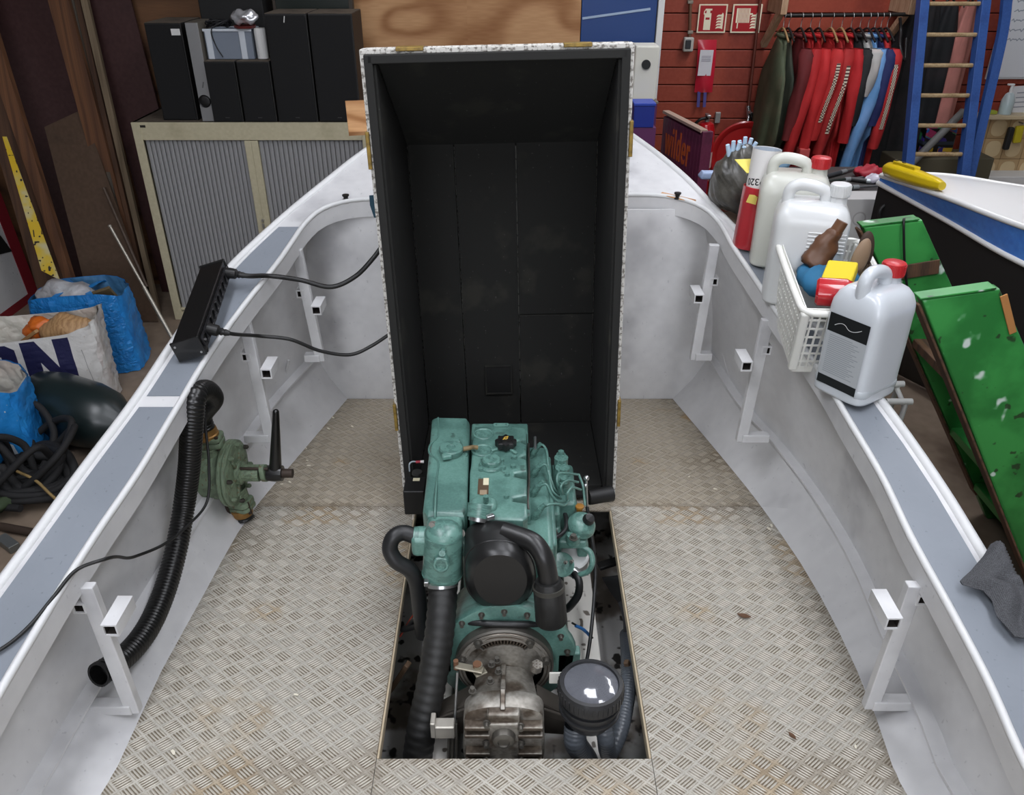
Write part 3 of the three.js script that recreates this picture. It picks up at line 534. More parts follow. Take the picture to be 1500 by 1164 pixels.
  { const c = atH(720, 682, RH); P('breather_boss', lathe([[0, -0.004], [0.034, -0.004], [0.034, 0.004], [0.031, 0.008], [0.025, 0.009], [0.025, 0.02], [0.022, 0.024], [0.008, 0.024], [0.007, 0.021], [0, 0.021]], 28, [c.x, RH, c.z]), green, rc); for (const a of [0.4, 2.5, 4.0, 5.6]) P('boss_lug', cyl(0.008, 0.007, 0.01, [c.x + Math.cos(a) * 0.034, RH + 0.003, c.z + Math.sin(a) * 0.034], [0, 0, 0], 10), green, rc); }
  { const c = atH(741, 655, RH); const cap = sub('oil_filler_cap', 'black plastic oil cap');
    const lob = []; for (let k = 0; k < 48; k++) { const a = k / 48 * Math.PI * 2, r = 0.0265 + 0.0035 * Math.cos(a * 8); lob.push([r * Math.cos(a), r * Math.sin(a)]); }
    P('cap_body', xf(extr(lob, 0.022, 0.003), [c.x, RH + 0.004, c.z], [-Math.PI / 2, 0, 0]), blackPl, cap); P('cap_top', cyl(0.017, 0.016, 0.006, [c.x, RH + 0.027, c.z]), blackPl, cap);
    P('oil_can_mark', [xf(new THREE.TorusGeometry(0.005, 0.0013, 6, 16), [c.x, RH + 0.031, c.z], [Math.PI / 2, 0, 0]), rbox(0.009, 0.001, 0.003, 0, [c.x + 0.003, RH + 0.031, c.z - 0.006], [0, 0.5, 0]), rbox(0.007, 0.001, 0.0025, 0, [c.x - 0.005, RH + 0.031, c.z + 0.005], [0, 0.5, 0])], yellow, cap);
    for (const a of [0.9, 2.6, 4.2, 5.6]) P('cap_stay', rbox(0.026, 0.01, 0.01, 0.003, [c.x + Math.cos(a) * 0.034, RH + 0.003, c.z + Math.sin(a) * 0.034], [0, -a, 0]), green, rc); }
  for (const [x, y] of [[743, 698], [742, 730], [753, 673], [752, 686]]) bolt(atH(x, y, RH - 0.004), 0.007, rc, green);
  { const c = atH(734, 626, RH); P('lifting_eye', xf(extr(roundRect(0.046, 0.014, 0.006), 0.008, 0.002, [circlePts(0.003, 10, -0.014), circlePts(0.003, 10, 0.014)]), [c.x, RH + 0.004, c.z], [-Math.PI / 2, 0, 0]), green, rc); }
  P('data_plate', rbox(0.028, 0.0015, 0.066, 0.0005, atH(708, 712, RH + 0.001)), std(0x6d5a48, 0.4, 0.4), rc, 'bronze coloured data plate');
  P('data_sticker', rbox(0.0145, 0.0015, 0.03, 0.0003, atH(712, 705, RH + 0.0025)), cream, rc, 'cream sticker');
  P('data_sticker', rbox(0.018, 0.0015, 0.02, 0.0003, atH(708, 721, RH + 0.0025)), std(0x9c8a72, 0.5), rc);

  // engine block below
  P('block', rbox(0.23, 0.36, 0.46, 0.015, [-0.01, 0.09, -1.785]), green);
  P('sump', rbox(0.2, 0.13, 0.42, 0.02, [0, -0.16, -1.76]), green);
  P('dipstick_pipe', tube([atH(774, 650, 0.3), atH(775, 700, 0.3), atH(774, 745, 0.29), atH(783, 775, 0.22), atH(785, 800, 0.15)], 0.0035, 30, 6), steelDull);
  P('breather_rod', rod(atH(784, 657, 0.32), atH(784, 640, 0.33), 0.004), steel);

  // injectors and fuel pipes on the starboard side
  const IH = 0.3, pump = sub('injection_pump');
  const inj = [[786, 656], [789, 684], [789, 712], [792, 745]];
  inj.forEach(([x, y], i) => { const a = atH(x, y, IH); P('injector', [rod(a.clone().add(V(-0.03, -0.05, 0)), a, 0.011, 0.009, 12), rod(a, a.clone().add(V(0.012, 0.016, 0)), 0.0075, 0.006, 6)], green); });
  const pipe = (pts) => P('fuel_pipe', tube(pts.map(q => atH(q[0], q[1], q[2])), 0.0036, 44, 7), green, pump);
  pipe([[787, 656, 0.31], [794, 651, 0.325], [800, 658, 0.32], [804, 690, 0.3], [812, 715, 0.27], [820, 724, 0.24]]);
  pipe([[790, 684, 0.31], [799, 680, 0.32], [803, 690, 0.3], [810, 720, 0.28], [822, 730, 0.25]]);
  pipe([[790, 712, 0.31], [800, 709, 0.32], [808, 725, 0.29], [818, 734, 0.27], [832, 733, 0.25]]);
  pipe([[793, 745, 0.3], [803, 739, 0.31], [815, 738, 0.3], [826, 740, 0.28], [833, 733, 0.25]]);
  pipe([[822, 716, 0.27], [816, 704, 0.3], [818, 694, 0.31], [830, 693, 0.3], [848, 695, 0.27]]);
  pipe([[824, 724, 0.27], [822, 712, 0.3], [830, 704, 0.3], [847, 706, 0.27]]);
  pipe([[830, 732, 0.27], [831, 722, 0.3], [838, 714, 0.3], [851, 717, 0.27]]);
  pipe([[848, 695, 0.27], [854, 712, 0.26], [857, 740, 0.22]]);
  { const a = atH(822, 735, 0.17); P('pump_body', [rbox(0.075, 0.14, 0.19, 0.012, a), cyl(0.02, 0.02, 0.05, a.clone().add(V(0, 0.09, 0.04))), cyl(0.02, 0.02, 0.05, a.clone().add(V(0, 0.09, -0.01))), cyl(0.02, 0.02, 0.05, a.clone().add(V(0, 0.09, -0.06))), rbox(0.05, 0.06, 0.04, 0.008, a.clone().add(V(-0.035, 0.03, 0.11)))], green, pump); for (let k = 0; k < 4; k++) bolt(a.clone().add(V(0.0, 0.115, 0.06 - k * 0.045)), 0.009, pump, green); }
  P('side_casting', [rbox(0.05, 0.2, 0.4, 0.01, [0.09, 0.16, -1.78]), rbox(0.035, 0.05, 0.05, 0.01, atH(795, 765, 0.2)), rbox(0.04, 0.05, 0.06, 0.01, atH(810, 775, 0.16)), cyl(0.018, 0.016, 0.05, atH(806, 760, 0.21), [0.4, 0, 0.3])], green);
  for (const [x, y, h] of [[798, 772, 0.22], [808, 768, 0.2], [840, 788, 0.19], [812, 782, 0.18], [792, 776, 0.22], [803, 783, 0.2]]) bolt(atH(x, y, h), 0.008, o, steelDull);
  P('solenoid', rod(atH(862, 728, 0.13), atH(897, 722, 0.13), 0.024), black, o, 'black stop solenoid');
  P('stop_lever', [rod(atH(859, 700, 0.3), atH(860, 742, 0.2), 0.003), sph(0.008, atH(859, 700, 0.3)), sph(0.006, atH(858, 711, 0.28))], steel);

  // fuel lift pump, dome, filters
  { const c = atH(853, 768, 0.2), g = sub('fuel_pump_dome'); const q = [0.35, 0, -0.35];
    P('dome', lathe([[0, -0.05], [0.022, -0.05], [0.024, -0.02], [0.038, -0.014], [0.04, -0.006], [0.036, 0.008], [0.027, 0.02], [0.012, 0.028], [0, 0.029]], 28, c, q), green, g);
    P('black_cap', lathe([[0, 0], [0.016, 0], [0.017, 0.006], [0.013, 0.016], [0, 0.018]], 20, atH(861, 762, 0.222), q), blackPl, g);
    P('ochre_plug', lathe([[0, -0.012], [0.008, -0.012], [0.009, 0], [0.012, 0.002], [0.012, 0.008], [0, 0.01]], 12, atH(849, 744, 0.22)), std(0x9a6a25, 0.5), g); }
  P('pump_bracket', [rbox(0.08, 0.03, 0.05, 0.008, atH(838, 790, 0.15)), cyl(0.018, 0.018, 0.03, atH(840, 789, 0.175)), cyl(0.009, 0.009, 0.034, atH(840, 789, 0.177)), rbox(0.03, 0.05, 0.04, 0.008, atH(853, 800, 0.12)), rbox(0.03, 0.07, 0.03, 0.008, atH(815, 792, 0.14))], green);
  { const c = atH(841, 818, 0.06); P('oil_filter', lathe([[0, -0.05], [0.036, -0.05], [0.04, -0.044], [0.042, 0.03], [0.036, 0.036], [0, 0.036]], 28, c, [0.5, 0, 0.05]), std(0xd8d9d8, 0.35), o, 'white spin-on oil filter');
    P('filter_lettering', [rbox(0.03, 0.002, 0.006, 0, c.clone().add(V(0.0, 0.012, 0.043)), [1.2, 0, 0]), rbox(0.014, 0.002, 0.014, 0, c.clone().add(V(-0.012, -0.014, 0.044)), [1.2, 0, 0])], std(0x2d3a58, 0.6), o); }
  { const c = atH(823, 827, 0.1); P('raw_water_pump', lathe([[0, -0.05], [0.026, -0.05], [0.027, -0.012], [0.033, -0.008], [0.034, 0.006], [0.03, 0.008], [0.012, 0.009], [0, 0.009]], 28, c, [0.75, 0.35, 0]), green); for (let k = 0; k < 5; k++) { const a = k * 1.257; bolt(c.clone().add(V(Math.cos(a) * 0.026, 0.012 + Math.sin(a) * 0.012, Math.sin(a) * 0.018)), 0.0035, o, steelDull, V(0.2, 0.7, 0.6)); } }
  P('hose_clamp', rod(atH(839, 834, 0.06), atH(846, 842, 0.05), 0.017), steel);

  // casting at the aft end of the heat exchanger and the exhaust hose below it
  const ex = sub('exhaust_elbow');
  { const a = atZ(650, 782, -1.515), b = atZ(648, 838, -1.5); const d = b.clone().sub(a);
    P('elbow_body', [rod(a, b, 0.046, 0.049, 30), sph(0.0465, a, [1.02, 0.7, 0.95]), rbox(0.088, 0.06, 0.07, 0.016, atZ(652, 775, -1.55)), rbox(0.06, 0.056, 0.06, 0.012, atZ(622, 792, -1.53)), rod(atZ(634, 788, -1.53), atZ(606, 786, -1.53), 0.03, 0.025, 20), rod(b, b.clone().addScaledVector(d, 0.1), 0.051, 0.047, 30), rbox(0.03, 0.05, 0.04, 0.008, atZ(677, 797, -1.54))], green, ex);
    const f = atZ(646, 826, -1.447); P('plug_boss', place(lathe([[0, -0.02], [0.02, -0.02], [0.02, 0.004], [0.017, 0.007], [0.013, 0.007], [0.012, 0.001], [0, 0.001]], 24), f, quatTo(V(0, 1, 0), V(0, 0.25, 0.95))), green, ex);
    P('plug_lug', place(lathe([[0, -0.01], [0.008, -0.01], [0.008, 0.008], [0.004, 0.009], [0, 0.009]], 12), atZ(648, 809, -1.455), quatTo(V(0, 1, 0), V(0, 0.4, 0.9))), green, ex);
    bolt(atZ(675, 781, -1.52), 0.007, ex, steelDull, V(0, 0.6, 0.8)); bolt(atZ(634, 769, -1.52), 0.007, ex, steelDull, V(0, 0.6, 0.8)); }
  { const pts = [atZ(648, 836, -1.5), atZ(649, 860, -1.48), atZ(646, 905, -1.42), atZ(640, 955, -1.37), atZ(630, 1010, -1.32), atZ(619, 1060, -1.28), atZ(610, 1118, -1.24)];
    P('exhaust_hose', ribbedHose(pts, 0.0365, 0.021, 0.0022, 24), rubber, o, 'ribbed black rubber exhaust hose');
    const d = pts[1].clone().sub(pts[0]).normalize(), c = atZ(648, 854, -1.484); P('hose_clamp', [rod(c.clone().addScaledVector(d, -0.006), c.clone().addScaledVector(d, 0.006), 0.0388, 0.0388, 28), rbox(0.012, 0.014, 0.016, 0.002, atZ(625, 853, -1.46))], steel, o, 'steel hose clamp'); }
  P('water_hose', tube([[612, 787, -1.53], [590, 780, -1.53], [577, 786, -1.52], [571, 803, -1.51], [580, 821, -1.5], [600, 834, -1.5], [609, 850, -1.5], [613, 872, -1.5], [616, 900, -1.5], [620, 930, -1.5]].map(q => atZ(...q)), 0.0195, 60, 16), hoseBlk, o, 'bent black rubber water hose');

  // air intake housing
  const air = sub('air_intake_silencer', 'black plastic air silencer');
  { const c0 = atH(701, 752, 0.33);
    P('clamp', [rod(atZ(700, 763, -1.535), atZ(702, 752, -1.545), 0.0235, 0.0235, 24)], steel, air); P('clamp_screw', rbox(0.02, 0.012, 0.012, 0.002, atZ(718, 757, -1.53), [0, 0.4, 0]), steel, air);
    P('inlet_elbow', [rod(atZ(700, 758, -1.54), atZ(703, 738, -1.56), 0.026, 0.03, 20), rbox(0.07, 0.05, 0.05, 0.016, atH(708, 745, 0.35)), cyl(0.007, 0.007, 0.05, atH(712, 738, 0.37))], green, o);
    // shell lofted through upright outlines from the engine side to the round front
    const sec = (z, pts) => smoothClosed(pts, 44).map(q => atZ(q[0], q[1], z));
    const secs = [
      sec(-1.56, [[698, 772], [714, 767], [738, 768], [752, 774], [758, 786], [758, 826], [738, 836], [704, 836], [694, 826], [693, 786]]),
      sec(-1.555, [[691, 768], [712, 762], [742, 763], [760, 771], [767, 788], [768, 832], [744, 846], [700, 846], [686, 832], [685, 786]]),
      sec(-1.525, [[684, 774], [708, 764], [748, 766], [770, 778], [778, 800], [781, 842], [762, 864], [704, 866], [684, 848], [681, 794]]),
      sec(-1.49, [[683, 792], [708, 779], [750, 780], [774, 794], [784, 824], [783, 856], [762, 880], [708, 881], [685, 862], [680, 826]]),
      sec(-1.46, [[684, 812], [708, 794], [750, 794], [775, 812], [784, 840], [777, 870], [752, 889], [712, 888], [688, 868], [681, 840]]),
      sec(-1.43, [[689, 824], [711, 806], [750, 806], [772, 823], [780, 848], [773, 874], [750, 891], [714, 890], [692, 873], [686, 848]]),
      sec(-1.418, [[698, 830], [716, 815], [747, 815], [765, 829], [772, 849], [766, 870], [746, 884], [718, 883], [701, 869], [694, 849]]),
    ];
    const fan = (r, flip) => { const c = r.reduce((a, p) => a.add(p), V()).multiplyScalar(1 / r.length); return grid(flip ? [r.map(() => c), r] : [r, r.map(() => c)], true); };
    P('shell', [grid(secs.slice().reverse(), true), fan(secs[0], true), fan(secs[secs.length - 1], false)], blackPl, air);
    P('shell_seam', new THREE.TubeGeometry(new THREE.CatmullRomCurve3(secs[4].map(p => p.clone()), true), 80, 0.0022, 6, true), blackPl, air);
    P('snorkel', tube([[738, 778, -1.5], [762, 786, -1.48], [783, 796, -1.46], [796, 815, -1.44], [802, 838, -1.43], [805, 862, -1.42]].map(q => atZ(...q)), 0.0235, 40, 18), blackPl, air);
    const a = atZ(803, 850, -1.425), b = atZ(808, 912, -1.4); P('snorkel_end', [place(lathe([[0, 0], [0.034, 0], [0.038, 0.008], [0.037, a.distanceTo(b) - 0.02], [0.031, a.distanceTo(b)], [0, a.distanceTo(b)]], 28), b, quatTo(V(0, 1, 0), a.clone().sub(b)))], rubber, air, 'foam covered intake end');
    P('snorkel_clamp', rod(atZ(803.5, 857, -1.422), atZ(804, 863, -1.42), 0.0385, 0.0385, 28), std(0x3a3934, 0.5), air); }

  // bell housing and gearbox
  const GX = atH(739, 990, 0).x;
  { const c = V(GX, 0.028, -1.45); const outline = []; for (let k = 0; k < 40; k++) { const a = k / 40 * Math.PI * 2; let r = 0.172; if (Math.sin(a) > 0) r += 0.006 * Math.cos(a * 4) ; outline.push([r * Math.cos(a) * 1.02, r * Math.sin(a)]); }
    P('bell_housing', [extr(outline, 0.03, 0.004).translate(c.x, c.y, c.z), lathe([[0.168, 0], [0.165, 0.03], [0.15, 0.09], [0.145, 0.12]], 40, [c.x, c.y, c.z + 0.004], [-Math.PI / 2, 0, 0]), rbox(0.06, 0.07, 0.03, 0.006, [c.x + 0.16, c.y - 0.02, c.z + 0.015]), rbox(0.06, 0.07, 0.03, 0.006, [c.x - 0.16, c.y - 0.02, c.z + 0.015])], green);
    for (let k = 0; k < 9; k++) { const a = 0.15 + k * 0.355; bolt(V(c.x + Math.cos(a) * 0.158, c.y + Math.sin(a) * 0.158, c.z + 0.03), 0.0055, o, steelDull, V(0, 0, 1)); }
    const gb = sub('gearbox', 'oily grey cast alloy gearbox'); const z0 = c.z + 0.03;
    const arc = (r0, r1, a0, a1, n = 20) => { const p = []; for (let k = 0; k <= n; k++) { const a = mix(a0, a1, k / n); p.push([r1 * Math.cos(a), r1 * Math.sin(a)]); } for (let k = n; k >= 0; k--) { const a = mix(a0, a1, k / n); p.push([r0 * Math.cos(a), r0 * Math.sin(a)]); } return p; };
    P('adaptor_rim', lathe([[0.1, 0], [0.122, 0], [0.122, 0.024], [0.118, 0.028], [0.1, 0.028]], 44, [c.x, c.y, z0], [Math.PI / 2, 0, 0]), steelDull, gb, 'rusty rim');
    P('adaptor_face', lathe([[0.12, 0.018], [0.113, 0.03], [0.097, 0.034]], 44, [c.x, c.y, z0], [Math.PI / 2, 0, 0]), cast, gb);
    P('adaptor_back', cyl(0.1, 0.1, 0.01, [c.x, c.y, z0 + 0.006], [Math.PI / 2, 0, 0], 36), black, gb);
    P('grille_lower_ring', extr(circlePts(0.078, 48), 0.014, 0.001).translate(c.x, c.y, z0 + 0.018), cast, gb);
    for (let k = 0; k < 15; k++) { const a = Math.PI / 2 + (k - 7) * 0.092; P('grille_bar', rbox(0.0042, 0.03, 0.012, 0.001, [c.x + Math.cos(a) * 0.088, c.y + Math.sin(a) * 0.088, z0 + 0.022], [0, 0, a - Math.PI / 2]), cast, gb); }
    for (const s of [-1, 1]) { P('adaptor_cheek', extr(arc(0.076, 0.1, s > 0 ? 0.0 : Math.PI - 0.85, s > 0 ? 0.85 : Math.PI), 0.016, 0.002).translate(c.x, c.y, z0 + 0.016), cast, gb); }
    for (const a of [0.28, 0.95, 2.2, 2.86]) bolt(V(c.x + Math.cos(a) * 0.107, c.y + Math.sin(a) * 0.107, z0 + 0.032), 0.008, gb, steelDull, V(0, 0, 1));
    // main case
    const zf = -1.215, top = 0.075;
    const sh = (w0, w1, y0, y1, za, zb2, bev) => rbox((w0 + w1) / 2, y1 - y0, zb2 - za, bev, [c.x, (y0 + y1) / 2, (za + zb2) / 2]);
    P('upper_case', [grid([[-0.072, 0.03], [-0.066, 0.05], [-0.04, 0.068], [0, 0.074], [0.04, 0.068], [0.066, 0.05], [0.072, 0.03], [0.072, -0.14], [-0.072, -0.14]].length ? [0, 1, 2, 3].map(i => { const z = mix(z0 + 0.03, zf - 0.03, i / 3), w = mix(0.86, 1.06, i / 3), dy = mix(-0.02, 0.03, i / 3); return [[-0.084, -0.14], [-0.084, 0.0], [-0.078, 0.03], [-0.045, 0.05], [0, 0.056], [0.045, 0.05], [0.078, 0.03], [0.084, 0.0], [0.084, -0.14]].map(q => V(c.x + q[0] * w, q[1] + dy, z)); }) : [], false)], cast, gb);
    P('front_case', [extr(smoothClosed([[-0.088, -0.1], [-0.092, 0.02], [-0.086, 0.075], [-0.05, 0.094], [0, 0.1], [0.05, 0.094], [0.086, 0.075], [0.092, 0.02], [0.088, -0.1], [0.04, -0.13], [-0.04, -0.13]], 60), 0.05, 0.008).translate(c.x, 0, zf - 0.05)], cast, gb);
    P('centre_rib', [bar(V(c.x - 0.002, 0.03, z0 + 0.035), V(c.x - 0.002, 0.1, zf - 0.02), 0.012, 0.03), bar(V(c.x - 0.002, 0.108, zf - 0.04), V(c.x - 0.002, 0.09, zf + 0.004), 0.012, 0.02)], cast, gb);
    for (const [y, s] of [[0.06, 1], [0.034, 1], [-0.03, 1], [-0.062, 1]]) for (const q of [-1, 1]) P('cooling_rib', rbox(0.058, 0.011, 0.028, 0.003, [c.x + q * 0.06, y - 0.01, zf + 0.008]), cast, gb);
    P('centre_boss', [rbox(0.07, 0.12, 0.03, 0.006, [c.x, 0.008, zf + 0.006]), rbox(0.074, 0.04, 0.03, 0.006, [c.x, 0.075, zf + 0.002])], cast, gb);
    P('centre_plug', lathe([[0, 0], [0.026, 0], [0.027, 0.004], [0.024, 0.016], [0.014, 0.02], [0.013, 0.016], [0, 0.016]], 24, [c.x, 0.028, zf + 0.02], [Math.PI / 2, 0, 0]), steelDull, gb);
    for (const [x, y] of [[-0.038, 0.068], [0.038, 0.058], [-0.04, 0.0], [0.04, 0.0], [-0.04, -0.05], [0.04, -0.05]]) bolt(V(c.x + x, y, zf + 0.018), 0.006, gb, steelDull, V(0, 0, 1));
    for (const [x, y, h] of [[718, 998, 0.09], [720, 974, 0.08], [728, 968, 0.08], [692, 1012, 0.1], [730, 984, 0.09]]) bolt(atH(x, y, h), 0.006, gb, steelDull);
    P('filler_plug', [cyl(0.015, 0.014, 0.02, atH(786, 976, 0.07), [0.1, 0, -0.2], 6)], cast, gb);
    P('coupling', [lathe([[0, -0.03], [0.05, -0.03], [0.05, 0.03], [0.036, 0.034], [0.034, 0.06], [0, 0.06]], 32, [c.x, -0.085, zf + 0.02], [Math.PI / 2, 0, 0]), rod([c.x, -0.085, zf + 0.05], [c.x, -0.11, zf + 0.5], 0.018)], steelDull, gb, 'propeller shaft coupling');
    P('shift_lever', [(() => { const a = atH(667, 974, 0.11), b = atH(708, 982, 0.11); return bar(a, b, 0.02, 0.005); })(), cyl(0.011, 0.011, 0.014, atH(700, 976, 0.112)), rbox(0.03, 0.005, 0.022, 0.002, atH(703, 984, 0.1), [0, 0.5, 0])], std(0x9a9484, 0.4, 0.6), gb, 'bare metal shift lever');
    P('lever_pivot', [cyl(0.01, 0.01, 0.02, atH(699, 976, 0.112)), cyl(0.006, 0.006, 0.026, atH(668, 973, 0.11))], rust, gb);
    P('shift_cable', [rod(atH(670, 984, 0.09), atH(666, 1055, -0.02), 0.0032), rod(atH(666, 1055, -0.02), atH(668, 1108, -0.1), 0.006)], steel, gb);
    // feet out to the beds
    for (const s of [-1, 1]) P('mounting_foot', [extr(s > 0 ? [[0, -0.09], [0.1, -0.1], [0.1, -0.045], [0, 0.03]] : [[0, -0.09], [0, 0.03], [-0.1, -0.045], [-0.1, -0.1]], 0.05, 0.006).translate(c.x + s * 0.078, 0.0, -1.34), bar(V(c.x + s * 0.09, 0.0, -1.285), V(c.x + s * 0.17, -0.04, -1.285), 0.008, 0.02, V(0, 1, 0))], s ? std(0x4d4842, 0.5, 0.5) : cast, gb, 'dark mounting foot');
  }
  P('cable_clamp', [rbox(0.05, 0.04, 0.03, 0.004, atH(651, 1066, -0.02)), rbox(0.012, 0.05, 0.034, 0.003, atH(635, 1062, -0.01))], std(0xb9b4aa, 0.35, 0.6), o, 'pale metal cable bracket');
  P('cable_rods', [0, 1, 2].map(k => rod(atH(658 + k * 5, 1060, -0.01), atH(657 + k * 6, 1112, -0.1), 0.0035)), steelDull);

  // relay box with its red tipped wire
  { const g = sub('relay_box', 'black plastic relay box'); const p = atH(608, 706, 0.2); P('box', rbox(0.062, 0.085, 0.075, 0.004, p.clone().add(V(0, -0.043, 0.008))), black, g); P('round_plug', cyl(0.016, 0.015, 0.006, atH(611, 692, 0.203)), std(0x2b2b2a, 0.6), g); P('sticker', rbox(0.02, 0.001, 0.014, 0, atH(610, 702, 0.2025)), cream, g);
    P('wire', tube([[600, 690, 0.2], [600, 679, 0.225], [604, 676, 0.23], [610, 676, 0.23]].map(q => atH(...q)), 0.0025, 16, 6), std(0x8f9aa0, 0.5), g); P('red_sleeve', rod(atH(609, 676.5, 0.23), atH(616, 676, 0.23), 0.0042), std(0xa02436, 0.5), g); P('white_tip', rod(atH(616, 676, 0.23), atH(621, 676, 0.23), 0.0045), std(0xe6e2e0, 0.5), g); }
  // loose engine cables and hoses
  const cable = (n, pts, r, m, l) => P(n, tube(pts.map(q => atH(...q)), r, 50, 8), m, o, l);
  cable('wiring_loom', [[590, 922, -0.04], [630, 912, 0.06], [668, 908, 0.13], [700, 912, 0.15], [750, 914, 0.155], [790, 913, 0.14], [815, 905, 0.1]], 0.0085, hoseBlk);
  cable('wiring_loom', [[668, 912, 0.13], [700, 903, 0.16], [730, 886, 0.17], [760, 874, 0.17], [780, 868, 0.16]], 0.008, hoseBlk);
  cable('wiring_loom', [[598, 918, -0.02], [610, 905, 0.04], [640, 903, 0.08], [672, 907, 0.13]], 0.007, hoseBlk);
  cable('red_wire', [[586, 932, -0.1], [598, 912, -0.06], [607, 898, -0.02], [611, 890, 0]], 0.003, std(0x9c3b2c, 0.5));
  cable('white_wire', [[607, 742, 0.05], [605, 760, 0.0], [604, 785, -0.03]], 0.003, std(0xcfc8bd, 0.5));
  cable('fuel_hose', [[795, 772, 0.2], [802, 784, 0.2], [815, 786, 0.2], [828, 775, 0.2], [829, 757, 0.2], [824, 745, 0.2]], 0.0065, hoseBlk);
  cable('fuel_hose', [[796, 773, 0.18], [806, 786, 0.17], [810, 805, 0.14], [812, 822, 0.1]], 0.006, hoseBlk);
  cable('fuel_hose', [[841, 838, 0.06], [848, 850, 0.05], [847, 870, 0.01], [838, 884, -0.02], [830, 892, -0.05]], 0.011, hoseBlk);
  cable('throttle_cable', [[860, 742, 0.2], [866, 780, 0.14], [872, 830, 0.06], [870, 880, 0], [864, 940, -0.06], [858, 975, -0.1]], 0.005, hoseBlk);
  cable('loop_pipe', [[852, 800, 0.14], [864, 808, 0.13], [868, 822, 0.11], [862, 836, 0.08], [848, 842, 0.06]], 0.008, green);
  cable('blue_splice', [[843, 916, -0.04], [855, 922, -0.06], [864, 931, -0.09]], 0.0045, std(0x2d6aa8, 0.5));
  cable('sensor_wire', [[838, 912, -0.03], [848, 918, -0.05], [868, 934, -0.1]], 0.003, hoseBlk);

  // ---------- raw water strainer
  const s = thing('raw_water_strainer', 'black round water strainer with clear lid beside the gearbox', 'strainer');
  const lc = atH(866, 1000, 0.135), q = quatTo(V(0, 1, 0), V(0.01, 0.99, -0.06)), U = V(0.01, 0.99, -0.06).normalize();
  const sPl = std(0x252628, 0.42), up = (k) => lc.clone().addScaledVector(U, k);
  part('body', place(lathe([[0, -0.12], [0.04, -0.12], [0.05, -0.112], [0.062, -0.09], [0.066, -0.07], [0.066, -0.035], [0.06, -0.03]], 40), lc, q), sPl, s);
  for (const k of [-0.05, -0.072]) part('body_rib', place(lathe([[0.064, -0.004], [0.0705, -0.003], [0.0705, 0.003], [0.064, 0.004]], 40), up(k), q), sPl, s);
  part('screw_ring', place(lathe([[0.06, -0.036], [0.0735, -0.034], [0.0745, -0.03], [0.0745, -0.004], [0.071, 0.003], [0.063, 0.004], [0.061, 0.0], [0.061, -0.01]], 48), lc, q), sPl, s);
  for (let k = 0; k < 40; k++) { const a = k / 40 * Math.PI * 2; part('grip_rib', place(new THREE.BoxGeometry(0.0022, 0.024, 0.0035).translate(0.0748, -0.017, 0).rotateY(a), lc, q), sPl, s); }
  part('clear_lid', place(lathe([[0, 0.0075], [0.02, 0.0068], [0.04, 0.0045], [0.055, 0.0014], [0.0615, -0.001], [0.0615, -0.008], [0, -0.008]], 40), lc, q), phys(0xc4c6cc, 0.12, { map: tex(256, 0.05, (u, v) => { const a = fbm(u, v, 32, 331, 3), k = (a - 0.5) * 150; return [126 + k, 127 + k, 131 + k]; }), clearcoat: 1, clearcoatRoughness: 0.04 }), s, 'clear scratched lid');
  const hoseG = std(0x50555b, 0.32);
  part('hose', ribbedHose([up(-0.118).add(V(-0.03, 0, 0.01)), up(-0.16).add(V(-0.03, 0, 0.02)), atH(857, 1108, -0.11), atH(870, 1130, -0.18)], 0.027, 0.009, 0.0014, 16), hoseG, s, 'grey ribbed suction hose');
  part('hose', ribbedHose([up(-0.118).add(V(0.035, 0, 0.01)), up(-0.15).add(V(0.04, 0, 0.02)), atH(893, 1102, -0.1), atH(906, 1076, -0.08), atH(917, 1030, -0.07), atH(921, 985, -0.08), atH(920, 955, -0.12), atH(918, 930, -0.2)], 0.021, 0.009, 0.0012, 16), hoseG, s, 'grey ribbed suction hose');
  part('mount_strap', rbox(0.1, 0.03, 0.006, 0.002, up(-0.06).add(V(-0.04, 0, -0.07)), [-0.2, 0, 0]), std(0xcac8c0, 0.5), s);

  // ---------- loose things lying in the bay
  solo('rubber_strap', 'dark curled rubber strap lying beside the white engine bed', 'strap', plateFrom([0, 0.2, 0.4, 0.6, 0.8, 1].map(t => { const a = atH(mix(882, 912, t), mix(845, 890, t), -0.13 - 0.04 * Math.sin(t * 3.1)), b = atH(mix(905, 922, t), mix(842, 882, t), -0.12); return [a, b]; }), 0.006), std(0x2c2c2e, 0.5));
  solo('slotted_strip', 'black slotted strip across the starboard side of the engine bay', 'strip', [bar(atH(876, 830, -0.1), atH(914, 818, -0.1), 0.03, 0.012)], black);
  solo('bay_hose', 'dark hose running down the starboard side of the bay', 'hose', tube([[914, 880, -0.1], [921, 905, -0.13], [922, 940, -0.2], [924, 1000, -0.25]].map(q => atH(...q)), 0.018, 30, 12), std(0x3a3c40, 0.45));
  const stick = std(0x5a4634, 0.7);
  solo('wooden_wedge', 'brown wooden wedge leaning in the port side of the bay', 'wedge', bar(atH(598, 972, -0.06), atH(571, 1012, -0.2), 0.02, 0.014), stick);
  solo('wooden_wedge', 'brown wooden wedge leaning against the strainer hose', 'wedge', bar(atH(917, 968, -0.05), atH(937, 1018, -0.16), 0.016, 0.014), stick);
}

